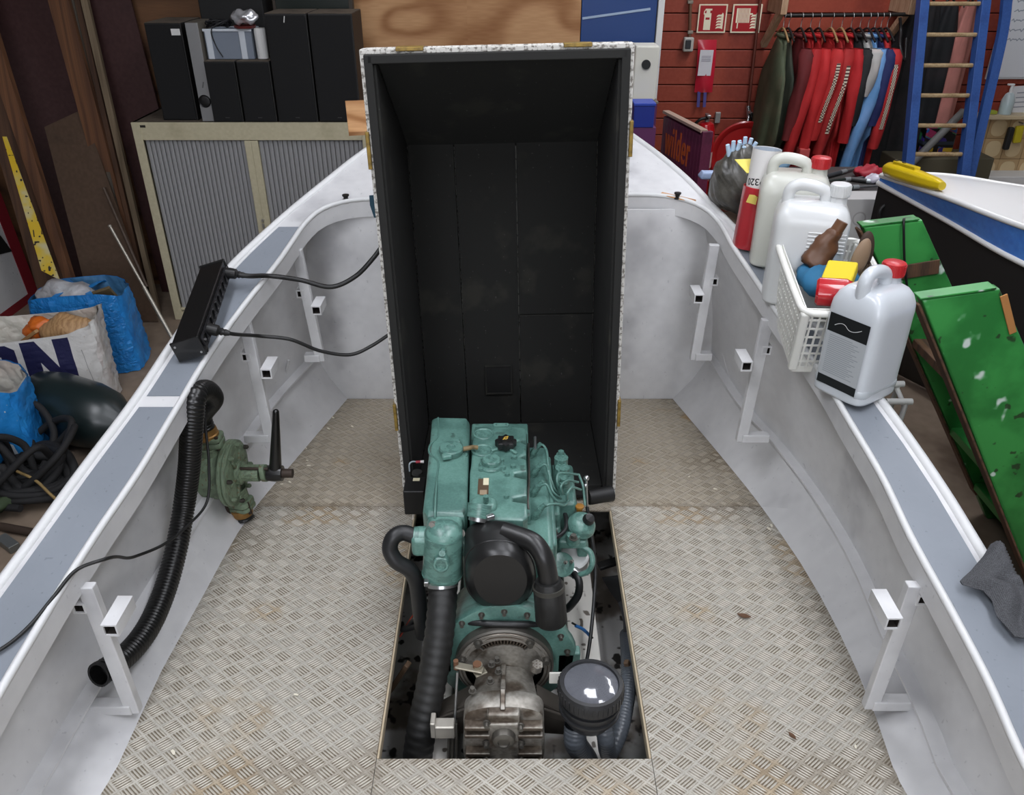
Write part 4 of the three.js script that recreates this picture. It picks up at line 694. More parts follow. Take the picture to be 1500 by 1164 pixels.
// ---------------------------------------------------------------- port side: pump, hose, power strip, cables
{
  const pg = std(0xffffff, 0.55, 0, { map: tex(256, 0.3, (u, v) => { const a = fbm(u, v, 6, 401, 5), c = fbm(u, v, 20, 403, 3); let k = mix3([116, 134, 110], [88, 102, 82], sstep(0.4, 0.7, a)); return mix3(k, [96, 72, 46], sstep(0.68, 0.8, c) * 0.6); }) });
  const brass = std(0x96713f, 0.45, 0.6), iron = std(0x3a2f28, 0.6, 0.4), blk = phys(0x0e0e0e, 0.3, { clearcoat: 0.2 });
  const hoseM = std(0x121212, 0.32);
  const o = thing('hand_bilge_pump', 'green cast hand pump with upright black lever on the hull side', 'pump');
  const X0 = -0.85, c = atX(340, 692, X0), k = mpp(c), ax = V(1, 0.0, 0.02).normalize(), qa = quatTo(V(0, 1, 0), ax);
  const along = t => c.clone().addScaledVector(ax, t);
  part('drum', place(lathe([[0, -0.11], [0.07, -0.11], [0.078, -0.1], [0.082, 0], [0.08, 0.01]], 36), along(0), qa), pg, o);
  part('flange', place(lathe([[0.07, -0.012], [0.1, -0.012], [0.102, -0.009], [0.102, -0.001], [0.098, 0.001], [0.098, 0.003], [0.102, 0.005], [0.101, 0.014], [0.094, 0.018], [0.074, 0.02], [0.05, 0.018], [0, 0.018]], 44), along(0), qa), pg, o);
  const sx = V().crossVectors(ax, V(0, 1, 0)).normalize();
  const radial = (a, r, t) => along(t).addScaledVector(V(0, 1, 0), Math.sin(a) * r).addScaledVector(sx, Math.cos(a) * r);
  for (let i = 0; i < 8; i++) part('flange_bolt', place(merge([new THREE.CylinderGeometry(0.007, 0.007, 0.012, 6), new THREE.CylinderGeometry(0.004, 0.004, 0.042, 8).translate(0, -0.012, 0)]), radial(0.3 + i * 0.785, 0.089, 0.024), qa), i % 3 ? pg : std(0x4a4640, 0.5, 0.6), o);
  for (let i = 0; i < 6; i++) { const a = i * 1.047; part('cover_web', rbox(0.01, 0.01, 0.04, 0.002).applyMatrix4(new THREE.Matrix4().lookAt(V(0, 0, 0), radial(a, 1, 0).sub(along(0)), ax).setPosition(radial(a, 0.052, 0.02))), pg, o); }
  part('shaft_boss', place(lathe([[0, 0.014], [0.036, 0.014], [0.036, 0.032], [0.026, 0.036], [0.026, 0.085], [0, 0.085]], 20), along(0), qa), pg, o);
  part('gland_flange', place(extr(smoothClosed([[-0.042, 0], [-0.03, 0.014], [0, 0.026], [0.03, 0.014], [0.042, 0], [0.03, -0.014], [0, -0.026], [-0.03, -0.014]], 36), 0.014, 0.002).rotateX(-Math.PI / 2).rotateY(0.5), along(0.092), qa), pg, o);
  for (const s of [-1, 1]) part('gland_stud', place(new THREE.CylinderGeometry(0.0045, 0.0045, 0.085, 8).translate(s * 0.03 * Math.cos(0.5), 0, -s * 0.03 * Math.sin(0.5)), along(0.075), qa), iron, o);
  part('shaft', place(new THREE.CylinderGeometry(0.014, 0.014, 0.09, 16), along(0.14), qa), iron, o);
  const hub = along(0.132), lev = sphHub => sphHub;
  part('lever', [place(lathe([[0, -0.022], [0.024, -0.022], [0.026, 0], [0.024, 0.022], [0, 0.022]], 20), hub, qa), rod(hub, hub.clone().add(V(0.03, 0.21, -0.01)), 0.0195, 0.0095, 14), sph(0.0095, hub.clone().add(V(0.03, 0.21, -0.01)))], blk, o, 'tapered black lever');
  part('mounting_lug', [bar(along(-0.1).add(V(0, -0.07, 0.05)), along(-0.11).add(V(-0.03, -0.08, 0.1)), 0.05, 0.02), bar(along(-0.1).add(V(0, -0.05, -0.03)), along(-0.12).add(V(-0.04, -0.05, -0.04)), 0.05, 0.03)], pg, o);
  // ports above and below, turned a little
  const tp = along(-0.045), port = (s) => { const d = V(s > 0 ? -0.04 : 0.12, s, s > 0 ? 0 : 0.02).normalize(), q = quatTo(V(0, 1, 0), d), at = t => tp.clone().add(V(s > 0 ? 0 : 0.035, 0, 0)).addScaledVector(d, t);
    part('port', place(lathe([[0.034, 0.06], [0.034, 0.1], [0.03, 0.1]], 22), at(0), q), pg, o); part('port_flange', place(extr(roundRect(0.085, 0.06, 0.016), 0.018, 0.003).rotateX(-Math.PI / 2), at(0.1), q), pg, o); part('port_flange', place(extr(roundRect(0.085, 0.06, 0.016), 0.014, 0.003).rotateX(-Math.PI / 2), at(0.12), q), pg, o);
    part('brass_neck', place(lathe([[0, 0.13], [0.034, 0.13], [0.034, 0.14], [0.03, 0.143], [0.032, 0.15], [0.03, 0.158], [0, 0.158]], 22), at(0), q), brass, o, 'brass hose neck'); for (const e of [-1, 1]) part('port_bolt', place(new THREE.CylinderGeometry(0.006, 0.006, 0.044, 6), at(0.118).add(V(e * 0.033, 0, 0.02)), q), iron, o); return at(0.15); };
  const up = port(1), dn = port(-1);
  part('outlet_hose', ribbedHose([dn, dn.clone().add(V(0.004, -0.03, 0.003)), V(dn.x + 0.008, 0.002, dn.z + 0.008)], 0.029, 0.0095, 0.0035, 18), hoseM, o, 'short black ribbed outlet hose');
  // long black corrugated hose
  const hullX = (z, h) => { const S = SIDE.l, ys = STA - STB * z; return h < ys ? mix(S.floor(z), S.string(z), Math.max(0, h / ys)) : mix(S.string(z), S.outer(z) + 0.03, (h - ys) / (sheer(z) - ys)) - 0.025 * Math.sin(Math.PI * clamp((h - ys) / (sheer(z) - ys))); };
  const onHull = (x, y, off) => { let X = -0.85; for (let k = 0; k < 12; k++) { const p = atX(x, y, X); X = mix(X, hullX(p.z, p.y) + off, 0.7); } return atX(x, y, X); };
  const hp = [up, up.clone().add(V(-0.004, 0.045, 0)), atX(312, 584, -0.84), atX(299, 571, -0.825), atX(286, 582, -0.82), atX(281, 625, -0.835), atX(277, 685, -0.865), onHull(269, 745, 0.045), onHull(258, 805, 0.042), onHull(240, 868, 0.042), onHull(214, 924, 0.05), onHull(182, 962, 0.05), onHull(146, 987, 0.045)];
  const ch = thing('corrugated_hose', 'long black corrugated hose curving down the hull from the green pump', 'hose');
  part('hose_wall', ribbedHose(hp, 0.0295, 0.0095, 0.0035, 20), hoseM, ch);
  { const e = hp[hp.length - 1], d = e.clone().sub(hp[hp.length - 2]).normalize(); part('open_end', place(lathe([[0.025, -0.004], [0.03, -0.004], [0.03, 0.004], [0.0245, 0.004], [0.024, -0.03], [0, -0.031]], 20), e, quatTo(V(0, 1, 0), d)), std(0x0c0c0c, 0.5), ch); }

  // power strip on the side deck
  const A = onS(281, 533), B = onS(322, 412); const dir = B.clone().sub(A), L = 0.365; dir.normalize();
  const ps = thing('power_strip', 'black metal multi-socket power strip lying on the grey side deck', 'power strip');
  const N = V(0, 1, 0), across = V().crossVectors(dir, N).normalize(), rolled = N.clone().applyAxisAngle(dir, -0.3), acr = across.clone().applyAxisAngle(dir, -0.3);
  const base = A.clone().addScaledVector(N, 0.045).addScaledVector(dir, 0.0);
  const m = new THREE.Matrix4().makeBasis(acr, rolled, dir.clone().negate()); m.setPosition(base.clone().addScaledVector(dir, L / 2));
  const pb = g => g.applyMatrix4(m);
  const metal = phys(0x111111, 0.38, { clearcoat: 0.3 });
  part('body', pb(rbox(0.075, 0.05, L, 0.003)), metal, ps); part('end_cap', pb(rbox(0.082, 0.056, 0.006, 0.002, [0, 0, L / 2])), metal, ps); part('end_cap', pb(rbox(0.082, 0.056, 0.006, 0.002, [0, 0, -L / 2])), metal, ps);
  part('screw', pb(cyl(0.003, 0.003, 0.003, [-0.03, 0.016, L / 2 + 0.003], [Math.PI / 2, 0, 0], 10)), std(0xbbbbbb, 0.3, 0.8), ps); part('screw', pb(cyl(0.003, 0.003, 0.003, [0.03, -0.016, L / 2 + 0.003], [Math.PI / 2, 0, 0], 10)), std(0xbbbbbb, 0.3, 0.8), ps);
  const sockM = std(0x1c1c1e, 0.3), holeM = std(0x050505, 0.8);
  for (let i = 0; i < 10; i++) { const z = -L / 2 + 0.035 + i * 0.0335; const s = part('socket', pb(xf(extr(roundRect(0.042, 0.03, 0.008), 0.008, 0.002, [circlePts(0.0125, 20)]), [0.039, 0, z], [0, Math.PI / 2, 0])), sockM, ps); part('socket_recess', pb(cyl(0.0125, 0.0125, 0.002, [0.0385, 0, z], [0, 0, Math.PI / 2], 18)), holeM, ps); }
  const rub = std(0x141414, 0.5);
  // its two thick leads run to the engine box
  const lead = (label, pts, r) => { const t = thing('power_lead', label, 'cable'); part('cord', tube(pts, r, 80, 10), rub, t); const d = pts[1].clone().sub(pts[0]).normalize(); part('plug', [place(lathe([[0, -0.01], [0.014, -0.01], [0.016, 0.0], [0.015, 0.018], [0.009, 0.024], [0.011, 0.028], [0.008, 0.034], [0.0095, 0.038], [0.006, 0.05], [0, 0.05]], 18), pts[0], quatTo(V(0, 1, 0), d))], rub, t); };
  const zAt = (x, y, z) => atZ(x, y, z);
  const e1 = m.clone(), s1 = V(0.052, 0, -L / 2 + 0.035).applyMatrix4(m), s2 = V(0.052, 0, -L / 2 + 0.035 + 8 * 0.0335).applyMatrix4(m);
  lead('upper black power lead running from the power strip to the engine box', [s1, zAt(362, 404, s1.z), zAt(395, 404, -2.28), zAt(440, 410, -2.28), zAt(486, 420, -2.28), zAt(520, 405, -2.3), zAt(545, 380, -2.32), zAt(566, 352, -2.36)], 0.0072);
  lead('lower black power lead sagging from the power strip to the engine box', [s2, zAt(335, 488, s2.z), zAt(380, 492, -2.1), zAt(425, 497, -2.12), zAt(470, 514, -2.15), zAt(515, 519, -2.18), zAt(545, 506, -2.2), zAt(578, 484, -2.22)], 0.0055);
  const cAt = (x, y) => { const p = onS(x, y); p.y += 0.01; return p; };
  solo('thin_cable', 'thin black cable draped over the pump hose and across the side deck', 'cable', tube([s2.clone().add(V(0.0, -0.005, 0.05)), onS(305, 520).add(V(0, 0.016, 0)), atX(302, 560, -0.84), atX(301, 620, -0.85), onHull(306, 680, 0.1), onHull(303, 735, 0.1), onHull(272, 772, 0.09), onHull(240, 797, 0.08), onHull(200, 814, 0.06), onS(150, 824).add(V(0.008, 0.01, 0)), onS(115, 842).add(V(0, 0.014, 0)), cAt(80, 880), cAt(50, 917), cAt(20, 945), cAt(-20, 970), cAt(-60, 990)], 0.0038, 150, 8), rub);
  // small things on the bow
  const stud = std(0x1b1917, 0.5, 0.3);
  for (const [x, y, l] of [[507, 291, 'small black deck stud on the port side of the bow'], [992, 288, 'small black deck stud on the starboard side of the bow']]) { const p = onS(x, y + 3); solo('deck_stud', l, 'stud', lathe([[0, 0], [0.013, 0], [0.013, 0.005], [0.008, 0.008], [0.008, 0.014], [0.012, 0.017], [0.012, 0.022], [0, 0.023]], 16, p), stud); }
  { const a = onS(541, 236), g = rbox(0.26, 0.016, 0.3, 0.001, [a.x + 0.0, sheer(a.z - 0.3) + 0.03, a.z - 0.33], [0.22, 0.2, 0]); solo('plywood_offcut', 'pale plywood offcut lying on the bow beside the engine box', 'plywood', g, M.plyLight); }
  solo('blue_strap', 'short dark blue strap hanging over the bow edge beside the engine box', 'strap', plateFrom([[[541, 286], [553, 285]], [[542, 300], [554, 300]], [[548, 318], [556, 320]]].map(r => r.map(q => atZ(q[0], q[1], -2.66))), 0.003), std(0x1f4354, 0.7));
  solo('plywood_strip', 'thin plywood strip lying on the starboard side of the bow', 'plywood', bar(onS(960, 287).add(V(0.02, 0.006, -0.01)), onS(1020, 300).add(V(0, 0.006, -0.02)), 0.03, 0.006), M.plyLight);
}

// ---------------------------------------------------------------- the cabinet and what stands on it
{
  const zf = -4.4, tl = atZ(192, 179, zf), tr = atZ(541, 179, zf), H = tl.y, y0 = ROOM.y0, W = tr.x - tl.x, cx = (tl.x + tr.x) / 2;
  const beige = std(0xffffff, 0.5, 0, { map: speck([186, 178, 150], [150, 140, 112], 0.35, 431, 256, 0.8) }), slatM = std(0x8f8f90, 0.45), dust = std(0xffffff, 0.95, 0, { map: speck([92, 82, 70], [52, 44, 36], 0.5, 433, 256, 0.6, 6) });
  const o = thing('tambour_cabinet', 'beige office cabinet with grey ribbed sliding doors behind the boat', 'cabinet');
  const mm = tl.distanceTo(tr) / 349; // metres per pixel on the front
  part('carcass', [rbox(W, 0.02, 0.45, 0.002, [cx, y0 + 0.06, zf - 0.225]), rbox(0.02, H - y0, 0.45, 0.002, [tl.x + 0.01, (H + y0) / 2, zf - 0.225]), rbox(0.02, H - y0, 0.45, 0.002, [tr.x - 0.01, (H + y0) / 2, zf - 0.225]), rbox(W, H - y0, 0.01, 0.001, [cx, (H + y0) / 2, zf - 0.445])], beige, o);
  part('top', rbox(W, 0.02, 0.45, 0.002, [cx, H - 0.01, zf - 0.225]), dust, o, 'dusty cabinet top');
  part('top_rail', rbox(W - 0.04, 0.092, 0.016, 0.002, [cx, H - 0.046, zf - 0.006]), beige, o);
  for (const x of [tl.x + 0.022, tr.x - 0.022]) part('stile', rbox(0.044, H - y0, 0.014, 0.002, [x, (H + y0) / 2, zf + 0.001]), beige, o);
  const c1 = tl.x + 166 * mm, c2 = tl.x + 176 * mm;
  part('plinth', rbox(W, 0.06, 0.02, 0.002, [cx, y0 + 0.03, zf - 0.01]), beige, o);
  const door = (xa, xb, n, hx) => { const D = new THREE.Group(); D.name = 'tambour_door'; o.add(D); const w = (xb - xa) / n, g = boxUV(extr([[0, 0], [w * 0.9, 0], [w * 0.9, 0.004], [w * 0.5, 0.008], [w * 0.1, 0.006], [0, 0.003]].map(p => [p[0], p[1]]), H - y0 - 0.16, 0)); g.rotateX(-Math.PI / 2); g.scale(1, 1, -1); boxUV(g); g.computeVertexNormals(); for (let i = 0; i < n; i++) { const s = part('slat', g, slatM, D); s.position.set(xa + i * w, y0 + 0.065, zf - 0.022); } part('lead_stile', rbox(0.036, H - y0 - 0.16, 0.02, 0.003, [hx, (H + y0) / 2 - 0.015, zf - 0.008]), beige, D); };
  door(tl.x + 0.046, c1 - 0.018, 22, c1); door(c2 + 0.018, tr.x - 0.046, 22, c2);
  part('maker_plate', rbox(0.035, 0.012, 0.003, 0.001, [tl.x + 0.055, H - 0.02, zf + 0.004]), std(0x25211d, 0.5), o, 'small dark badge');
  part('key', [rbox(0.012, 0.03, 0.004, 0.001, [c1 + 0.018, atZ(381, 330, zf).y, zf + 0.014]), cyl(0.008, 0.008, 0.012, [c1 + 0.018, atZ(381, 322, zf).y, zf + 0.008], [Math.PI / 2, 0, 0])], std(0xbbb9b2, 0.3, 0.8), o);

  // loudspeakers along the front edge
  const blackCloth = std(0x0d0d0e, 0.9), spk = std(0x161514, 0.55);
  const speaker = (label, xa, xb, yTop, z, depth, grp) => { const a = atZ(xa, 178, z), b = atZ(xb, 178, z), t = atZ((xa + xb) / 2, yTop, z).y, s = thing('loudspeaker', label, 'loudspeaker', V(0, 0, 0), grp); const w = b.x - a.x - 0.004, h = t - H, c = (a.x + b.x) / 2;
    part('cabinet', rbox(w, h, depth, 0.003, [c, H + h / 2, z - depth / 2]), spk, s); part('dusty_top', rbox(w - 0.004, 0.002, depth - 0.004, 0, [c, H + h + 0.001, z - depth / 2]), dust, s); part('grille', rbox(w - 0.012, h - 0.012, 0.012, 0.004, [c, H + h / 2, z + 0.004]), blackCloth, s); part('badge', rbox(0.022, 0.004, 0.003, 0.001, [c, H + 0.025, z + 0.011]), std(0x4a4a4a, 0.4, 0.6), s); return { c, h: H + h, w }; };
  const s1 = speaker('small black bookshelf loudspeaker beside the silver tower speaker', 313, 358, 90, zf - 0.0, 0.2, 'small loudspeakers'); const s2 = speaker('small black bookshelf loudspeaker beside the tall loudspeakers', 359, 407, 90, zf - 0.0, 0.2, 'small loudspeakers');
  const b1 = speaker('tall black loudspeaker with a white scratch near its top', 408, 467, 20, zf + 0.0, 0.27); part('scratch', rbox(0.004, 0.03, 0.002, 0, [atZ(417, 28, zf).x, atZ(417, 28, zf).y, zf + 0.0115], [0, 0, -0.2]), M.white, scene.children[scene.children.length - 1]);
  const b2 = speaker('tall black loudspeaker standing nearest the tipped engine box', 468, 530, 20, zf + 0.0, 0.27);
  { const a = atZ(262, 170, zf - 0.04), b = atZ(292, 170, zf - 0.04), t = atZ(270, 34, zf - 0.04).y, w = 0.185, s = thing('subwoofer', 'black boxy speaker with a white sticker on the cabinet', 'loudspeaker'); const cxx = b.x - w / 2 - 0.012; part('box', rbox(w, t - H, 0.3, 0.004, [cxx, (t + H) / 2, zf - 0.2]), spk, s); part('dusty_top', rbox(w - 0.004, 0.002, 0.296, 0, [cxx, t + 0.001, zf - 0.2]), dust, s); part('front_cloth', rbox(w - 0.012, t - H - 0.012, 0.008, 0.003, [cxx, (t + H) / 2, zf - 0.047]), blackCloth, s); part('sticker', rbox(0.045, 0.03, 0.002, 0, [atZ(257, 47, zf - 0.04).x, atZ(257, 47, zf - 0.04).y, zf - 0.042]), M.white, s, 'white sticker'); }
  { const a = atZ(299, 172, zf - 0.01), b = atZ(313, 172, zf - 0.01), t = atZ(288, 33, zf - 0.01).y, w = 0.066, x = atZ(304, 172, zf - 0.01).x, s = thing('tower_speaker', 'slim silver tower loudspeaker with one round black driver', 'loudspeaker'); part('column', rbox(w, t - H, 0.2, 0.004, [x, (t + H) / 2, zf - 0.12]), std(0x5c574e, 0.6), s); part('silver_front', rbox(w - 0.004, t - H - 0.004, 0.008, 0.002, [x, (t + H) / 2, zf - 0.018]), std(0x9a9b9c, 0.38, 0.5), s); const q = atZ(306, 149, zf); part('driver', lathe([[0, 0.004], [0.012, 0.006], [0.026, 0.002], [0.03, 0.006], [0.032, 0.002], [0.032, 0]], 24, [x, q.y, zf - 0.014], [Math.PI / 2, 0, 0]), std(0x0b0b0b, 0.5), s); part('scuff', rbox(0.006, 0.03, 0.002, 0, [x + 0.006, atZ(303, 125, zf).y, zf - 0.0135], [0, 0, -0.3]), std(0x5c5c5c, 0.6), s); }
  // things on the small speakers
  const ys = s1.h + 0.004;
  { const s = thing('storage_bin', 'clear plastic storage bin on the small loudspeakers', 'bin'); const a = atZ(306, 88, zf - 0.06), b = atZ(373, 88, zf - 0.06), t = atZ(340, 44, zf - 0.06).y, w = b.x - a.x, c = (a.x + b.x) / 2, h = t - ys, cm = phys(0xaab4c2, 0.3, { transmission: 0.55, thickness: 0 });
    part('wall', rbox(w, h, 0.004, 0.001, [c, ys + h / 2, zf - 0.06]), cm, s); part('wall', rbox(w, h, 0.004, 0.001, [c, ys + h / 2, zf - 0.19]), cm, s); for (const x of [a.x, b.x]) part('wall', rbox(0.004, h, 0.13, 0.001, [x, ys + h / 2, zf - 0.125]), cm, s); part('bottom', rbox(w, 0.004, 0.13, 0.001, [c, ys + 0.002, zf - 0.125]), cm, s);
    const fr = std(0xc3c9d0, 0.4); part('rim', [rbox(w + 0.012, 0.012, 0.008, 0.002, [c, ys + h, zf - 0.056]), rbox(w + 0.012, 0.012, 0.008, 0.002, [c, ys + h, zf - 0.194])], fr, s); for (const x of [a.x + 0.02, b.x - 0.045]) part('corner_rib', rbox(0.03, h, 0.005, 0.002, [x, ys + h / 2, zf - 0.055]), fr, s);
    solo('bin_contents', 'dark odds and ends packed inside the clear plastic bin', 'contents', crumple(rbox(w - 0.03, h * 0.8, 0.11, 0.02, [c, ys + h * 0.42 + 0.004, zf - 0.125]), 0.004, 60, 2), std(0x5a636e, 0.7));
    const lid = t + 0.006; solo('crumpled_foil', 'crumpled silver foil bag lying on top of the storage bin', 'foil', crumple(new THREE.IcosahedronGeometry(0.055, 4).scale(1.1, 0.55, 0.9).translate(b.x - 0.03, lid + 0.05, zf - 0.1), 0.008, 90, 4), std(0xd2d3d6, 0.25, 0.6));
    solo('red_dish', 'dull red oval dish lying on top of the storage bin', 'dish', lathe([[0, 0], [0.05, 0], [0.056, 0.012], [0.05, 0.012], [0.046, 0.006], [0, 0.005]], 28, [b.x - 0.03, lid + 0.002, zf - 0.08]), std(0x6b2a28, 0.5));
    const cb = []; for (let i = 0; i < 26; i++) cb.push(V(a.x + 0.06 + 0.06 * Math.sin(i * 1.3), lid + 0.02 + 0.018 * Math.sin(i * 2.1), zf - 0.12 + 0.04 * Math.cos(i * 1.7))); solo('tangled_lead', 'tangle of thin black leads heaped on the storage bin', 'cable', tube([...cb, V(a.x + 0.045, lid, zf - 0.05), V(a.x + 0.05, lid - 0.07, zf - 0.048), V(a.x + 0.08, ys + 0.01, zf - 0.046)], 0.003, 240, 6), std(0x15161a, 0.5)); }
  { const a = atZ(376, 86, zf - 0.05), b = atZ(392, 86, zf - 0.05), t = atZ(384, 42, zf - 0.05).y; solo('white_tub', 'tall white plastic tub between the storage bin and tall loudspeakers', 'tub', lathe([[0, ys], [(b.x - a.x) / 2, ys], [(b.x - a.x) / 2 + 0.002, t - 0.01], [(b.x - a.x) / 2, t], [0, t]], 28, [(a.x + b.x) / 2 - 0.004, 0, zf - 0.09]), M.white); }
  { const z = -4.72, a = atZ(300, 60, z), b = atZ(392, 60, z), t = 1.75; solo('black_flight_case', 'large black case standing behind the small loudspeakers', 'case', rbox(b.x - a.x, t - H, 0.2, 0.006, [(a.x + b.x) / 2, (t + H) / 2, z - 0.1]), std(0x0f0f0f, 0.7)); }
  { const z = -4.76, a = atZ(398, 10, z), b = atZ(516, 10, z); const s = thing('display_screen', 'dark framed screen standing behind the tall loudspeakers', 'screen'); part('frame', rbox(b.x - a.x, 1.02, 0.05, 0.006, [(a.x + b.x) / 2, H + 0.51, z - 0.04]), std(0x3a322a, 0.7), s); part('glass', rbox(b.x - a.x - 0.04, 0.96, 0.006, 0.001, [(a.x + b.x) / 2, H + 0.51, z - 0.012]), phys(0x1c231f, 0.25), s); }
}

// ---------------------------------------------------------------- boards leaning in the corner
{
  const zb = -4.84, yF = ROOM.y0 + 0.003;
  const wood = (b, d, s) => std(0xffffff, 0.75, 0, { map: woodTex(b, d, s, [0.3, 1.8], 3) });
  // a board given by where its two long edges cross two picture rows; its foot stands further forward than its head
  const plank = (name, label, cat, l0, r0, l1, r1, z0, z1, t, mat, grp) => {
    const e = (p, z) => atZ(p[0], p[1], z), A = e(l0, z0), B = e(r0, z0), C = e(l1, z1), D = e(r1, z1);
    const stretch = (p, q) => { const d = q.clone().sub(p), top = p.clone().addScaledVector(d, (2.2 - p.y) / d.y), bot = p.clone().addScaledVector(d, (yF - p.y) / d.y); return [top, bot]; };
    const [lt, lb] = stretch(A, C), [rt, rb] = stretch(B, D); const n = 6, rows = []; for (let i = 0; i <= n; i++) rows.push([lt.clone().lerp(lb, i / n), rt.clone().lerp(rb, i / n)]);
    return solo(name, label, cat, plateFrom(rows.map(r => r.slice().reverse()), -t), mat, grp);
  };
  const maroon = std(0xffffff, 0.55, 0, { map: speck([62, 36, 35], [42, 24, 23], 0.5, 451, 256, 0.9, 3) });
  const brown = wood([112, 74, 46], [66, 40, 24], 453), brown2 = wood([88, 60, 40], [52, 33, 21], 455), pale = wood([128, 112, 90], [84, 70, 52], 457), grey = wood([92, 84, 74], [58, 50, 42], 459);
  plank('maroon_sheet', 'large dark maroon sheet leaning behind the brown planks', 'sheet', [-10, 0], [86, 0], [60, 300], [160, 300], -4.86, -4.82, 0.012, maroon);
  plank('maroon_board', 'dark maroon board leaning beside the plywood wall', 'board', [128, 0], [193, 0], [206, 300], [270, 300], -4.86, -4.84, 0.015, maroon);
  plank('brown_plank', 'wide brown plank leaning between the two maroon boards', 'plank', [74, 0], [104, 0], [156, 300], [182, 300], -4.72, -4.6, 0.03, brown);
  plank('batten', 'pale thin batten leaning beside the wide brown plank', 'batten', [104, 0], [110, 0], [168, 300], [174, 300], -4.76, -4.58, 0.02, grey);
  plank('batten', 'weathered thick batten leaning in front of the maroon board', 'batten', [111, 0], [119, 0], [181, 300], [188, 300], -4.77, -4.6, 0.02, brown2);
  plank('batten', 'yellowish round-edged batten leaning beside the cabinet', 'batten', [121, 0], [131, 0], [192, 300], [200, 300], -4.76, -4.58, 0.025, pale);
  { const z0 = -4.66, z1 = -4.36, hb = std(0xffffff, 0.7, 0, { map: speck([82, 63, 48], [60, 44, 32], 0.4, 461, 256, 0.9, 3) }); const p = [[66, 186], [122, 160], [250, 545], [160, 545]].map((q, i) => atZ(q[0], q[1], i < 2 ? z0 : z1)); for (const q of [p[2], p[3]]) q.y = Math.max(q.y, yF);
    const rows = [0, 0.25, 0.5, 0.75, 1].map(t => [p[1].clone().lerp(p[2], t), p[0].clone().lerp(p[3], t)]); solo('hardboard_sheet', 'brown hardboard sheet leaning in front of the maroon sheet', 'sheet', plateFrom(rows, -0.006), hb); }
  plank('brown_plank', 'thick brown plank leaning by the painted white board', 'plank', [-20, 60], [4, 60], [62, 300], [78, 300], -4.6, -4.4, 0.04, brown);
  plank('brown_plank', 'dark broad plank leaning against the corner behind the yellow strip', 'plank', [-46, 60], [-20, 60], [24, 300], [62, 300], -4.6, -4.42, 0.035, brown2);
  { const rodM = std(0xa29c90, 0.4, 0.6); const a = atZ(161, 331, -4.3), b = atZ(262, 512, -4.05); const d = b.clone().sub(a); const e = a.clone().addScaledVector(d, Math.min(1, (yF + 0.01 - a.y) / d.y)); solo('metal_rod', 'thin pale metal rod leaning towards the cabinet foot', 'rod', merge([rod(a, a.clone().lerp(e, 0.55), 0.008), rod(a.clone().lerp(e, 0.52), e, 0.011), sph(0.01, a)]), rodM); }
  solo('metal_rod', 'dull brown rod leaning across the hardboard sheet', 'rod', rod(atZ(152, 275, -4.5), (() => { const p = atZ(215, 420, -4.28); return p; })(), 0.009), std(0x4a3a2e, 0.6));
  // painted board: white field, dark red border, black arrow point
  { const rb = atH(57, 432, ROOM.y0), lb = atH(-60, 520, ROOM.y0), along = rb.clone().sub(lb).normalize(), Wd = lb.distanceTo(rb), H = 1.5;
    const nrm = V().crossVectors(along, V(-0.06, 1, 0)).normalize(), up = V().crossVectors(nrm, along).normalize();
    const o = thing('painted_board', 'white painted board with dark red border and black arrow point', 'board');
    const m = new THREE.Matrix4().makeBasis(along, up, nrm); m.setPosition(lb); const put = g => g.applyMatrix4(m);
    const wM = std(0xffffff, 0.5, 0, { map: tex(256, 0.8, (u, v) => { const a = fbm(u, v, 6, 471, 4), b = vnoise(u, v, 70, 473) > 0.94 ? 50 : 0; const k = (a - 0.5) * 24 - b; return [196 + k, 196 + k, 196 + k]; }) });
    part('panel', put(rbox(Wd, H, 0.012, 0.002, [Wd / 2, H / 2, -0.006])), wM, o); const rd = std(0x7a1c26, 0.5);
    part('red_border', put(rbox(0.1, H, 0.004, 0.001, [Wd - 0.05, H / 2, 0.002])), rd, o, 'dark red border'); part('red_border', put(rbox(Wd, 0.05, 0.004, 0.001, [Wd / 2, 0.025, 0.0022])), rd, o, 'dark red border');
    const q = [[0, 345], [-40, 330], [-30, 380], [17, 368]].map(p => { const d = dirOf(p[0], p[1]), t = lb.clone().sub(EYE).dot(nrm) / d.dot(nrm), w = atT(d, t).sub(lb); return [w.dot(along), w.dot(up)]; });
    part('arrow_point', put(extr([q[3], q[0], q[1], q[2]], 0.003, 0).translate(0, 0, 0.001)), std(0x151515, 0.6), o, 'black arrow point'); }
  { const a = atZ(10, 200, -4.3), b = atZ(88, 410, -4.12), c = atZ(61, 396, -4.12), d = atZ(4, 200, -4.3); const yel = std(0xffffff, 0.5, 0, { map: tex(256, 0.35, (u, v) => { const h = vnoise(u, v, 26, 481) > 0.83 ? 1 : 0, a2 = fbm(u, v, 3, 483, 4); let k = mix3([212, 176, 34], [196, 186, 150], sstep(0.5, 0.75, a2)); return h ? [38, 30, 16] : k; }) });
    const rows = [0, 0.3, 0.6, 1].map(t => [a.clone().lerp(b, t), d.clone().lerp(c, t)]); solo('yellow_strip', 'yellow perforated strip standing behind the painted white board', 'strip', plateFrom(rows.map(r => r.slice()), -0.004), yel); }
}

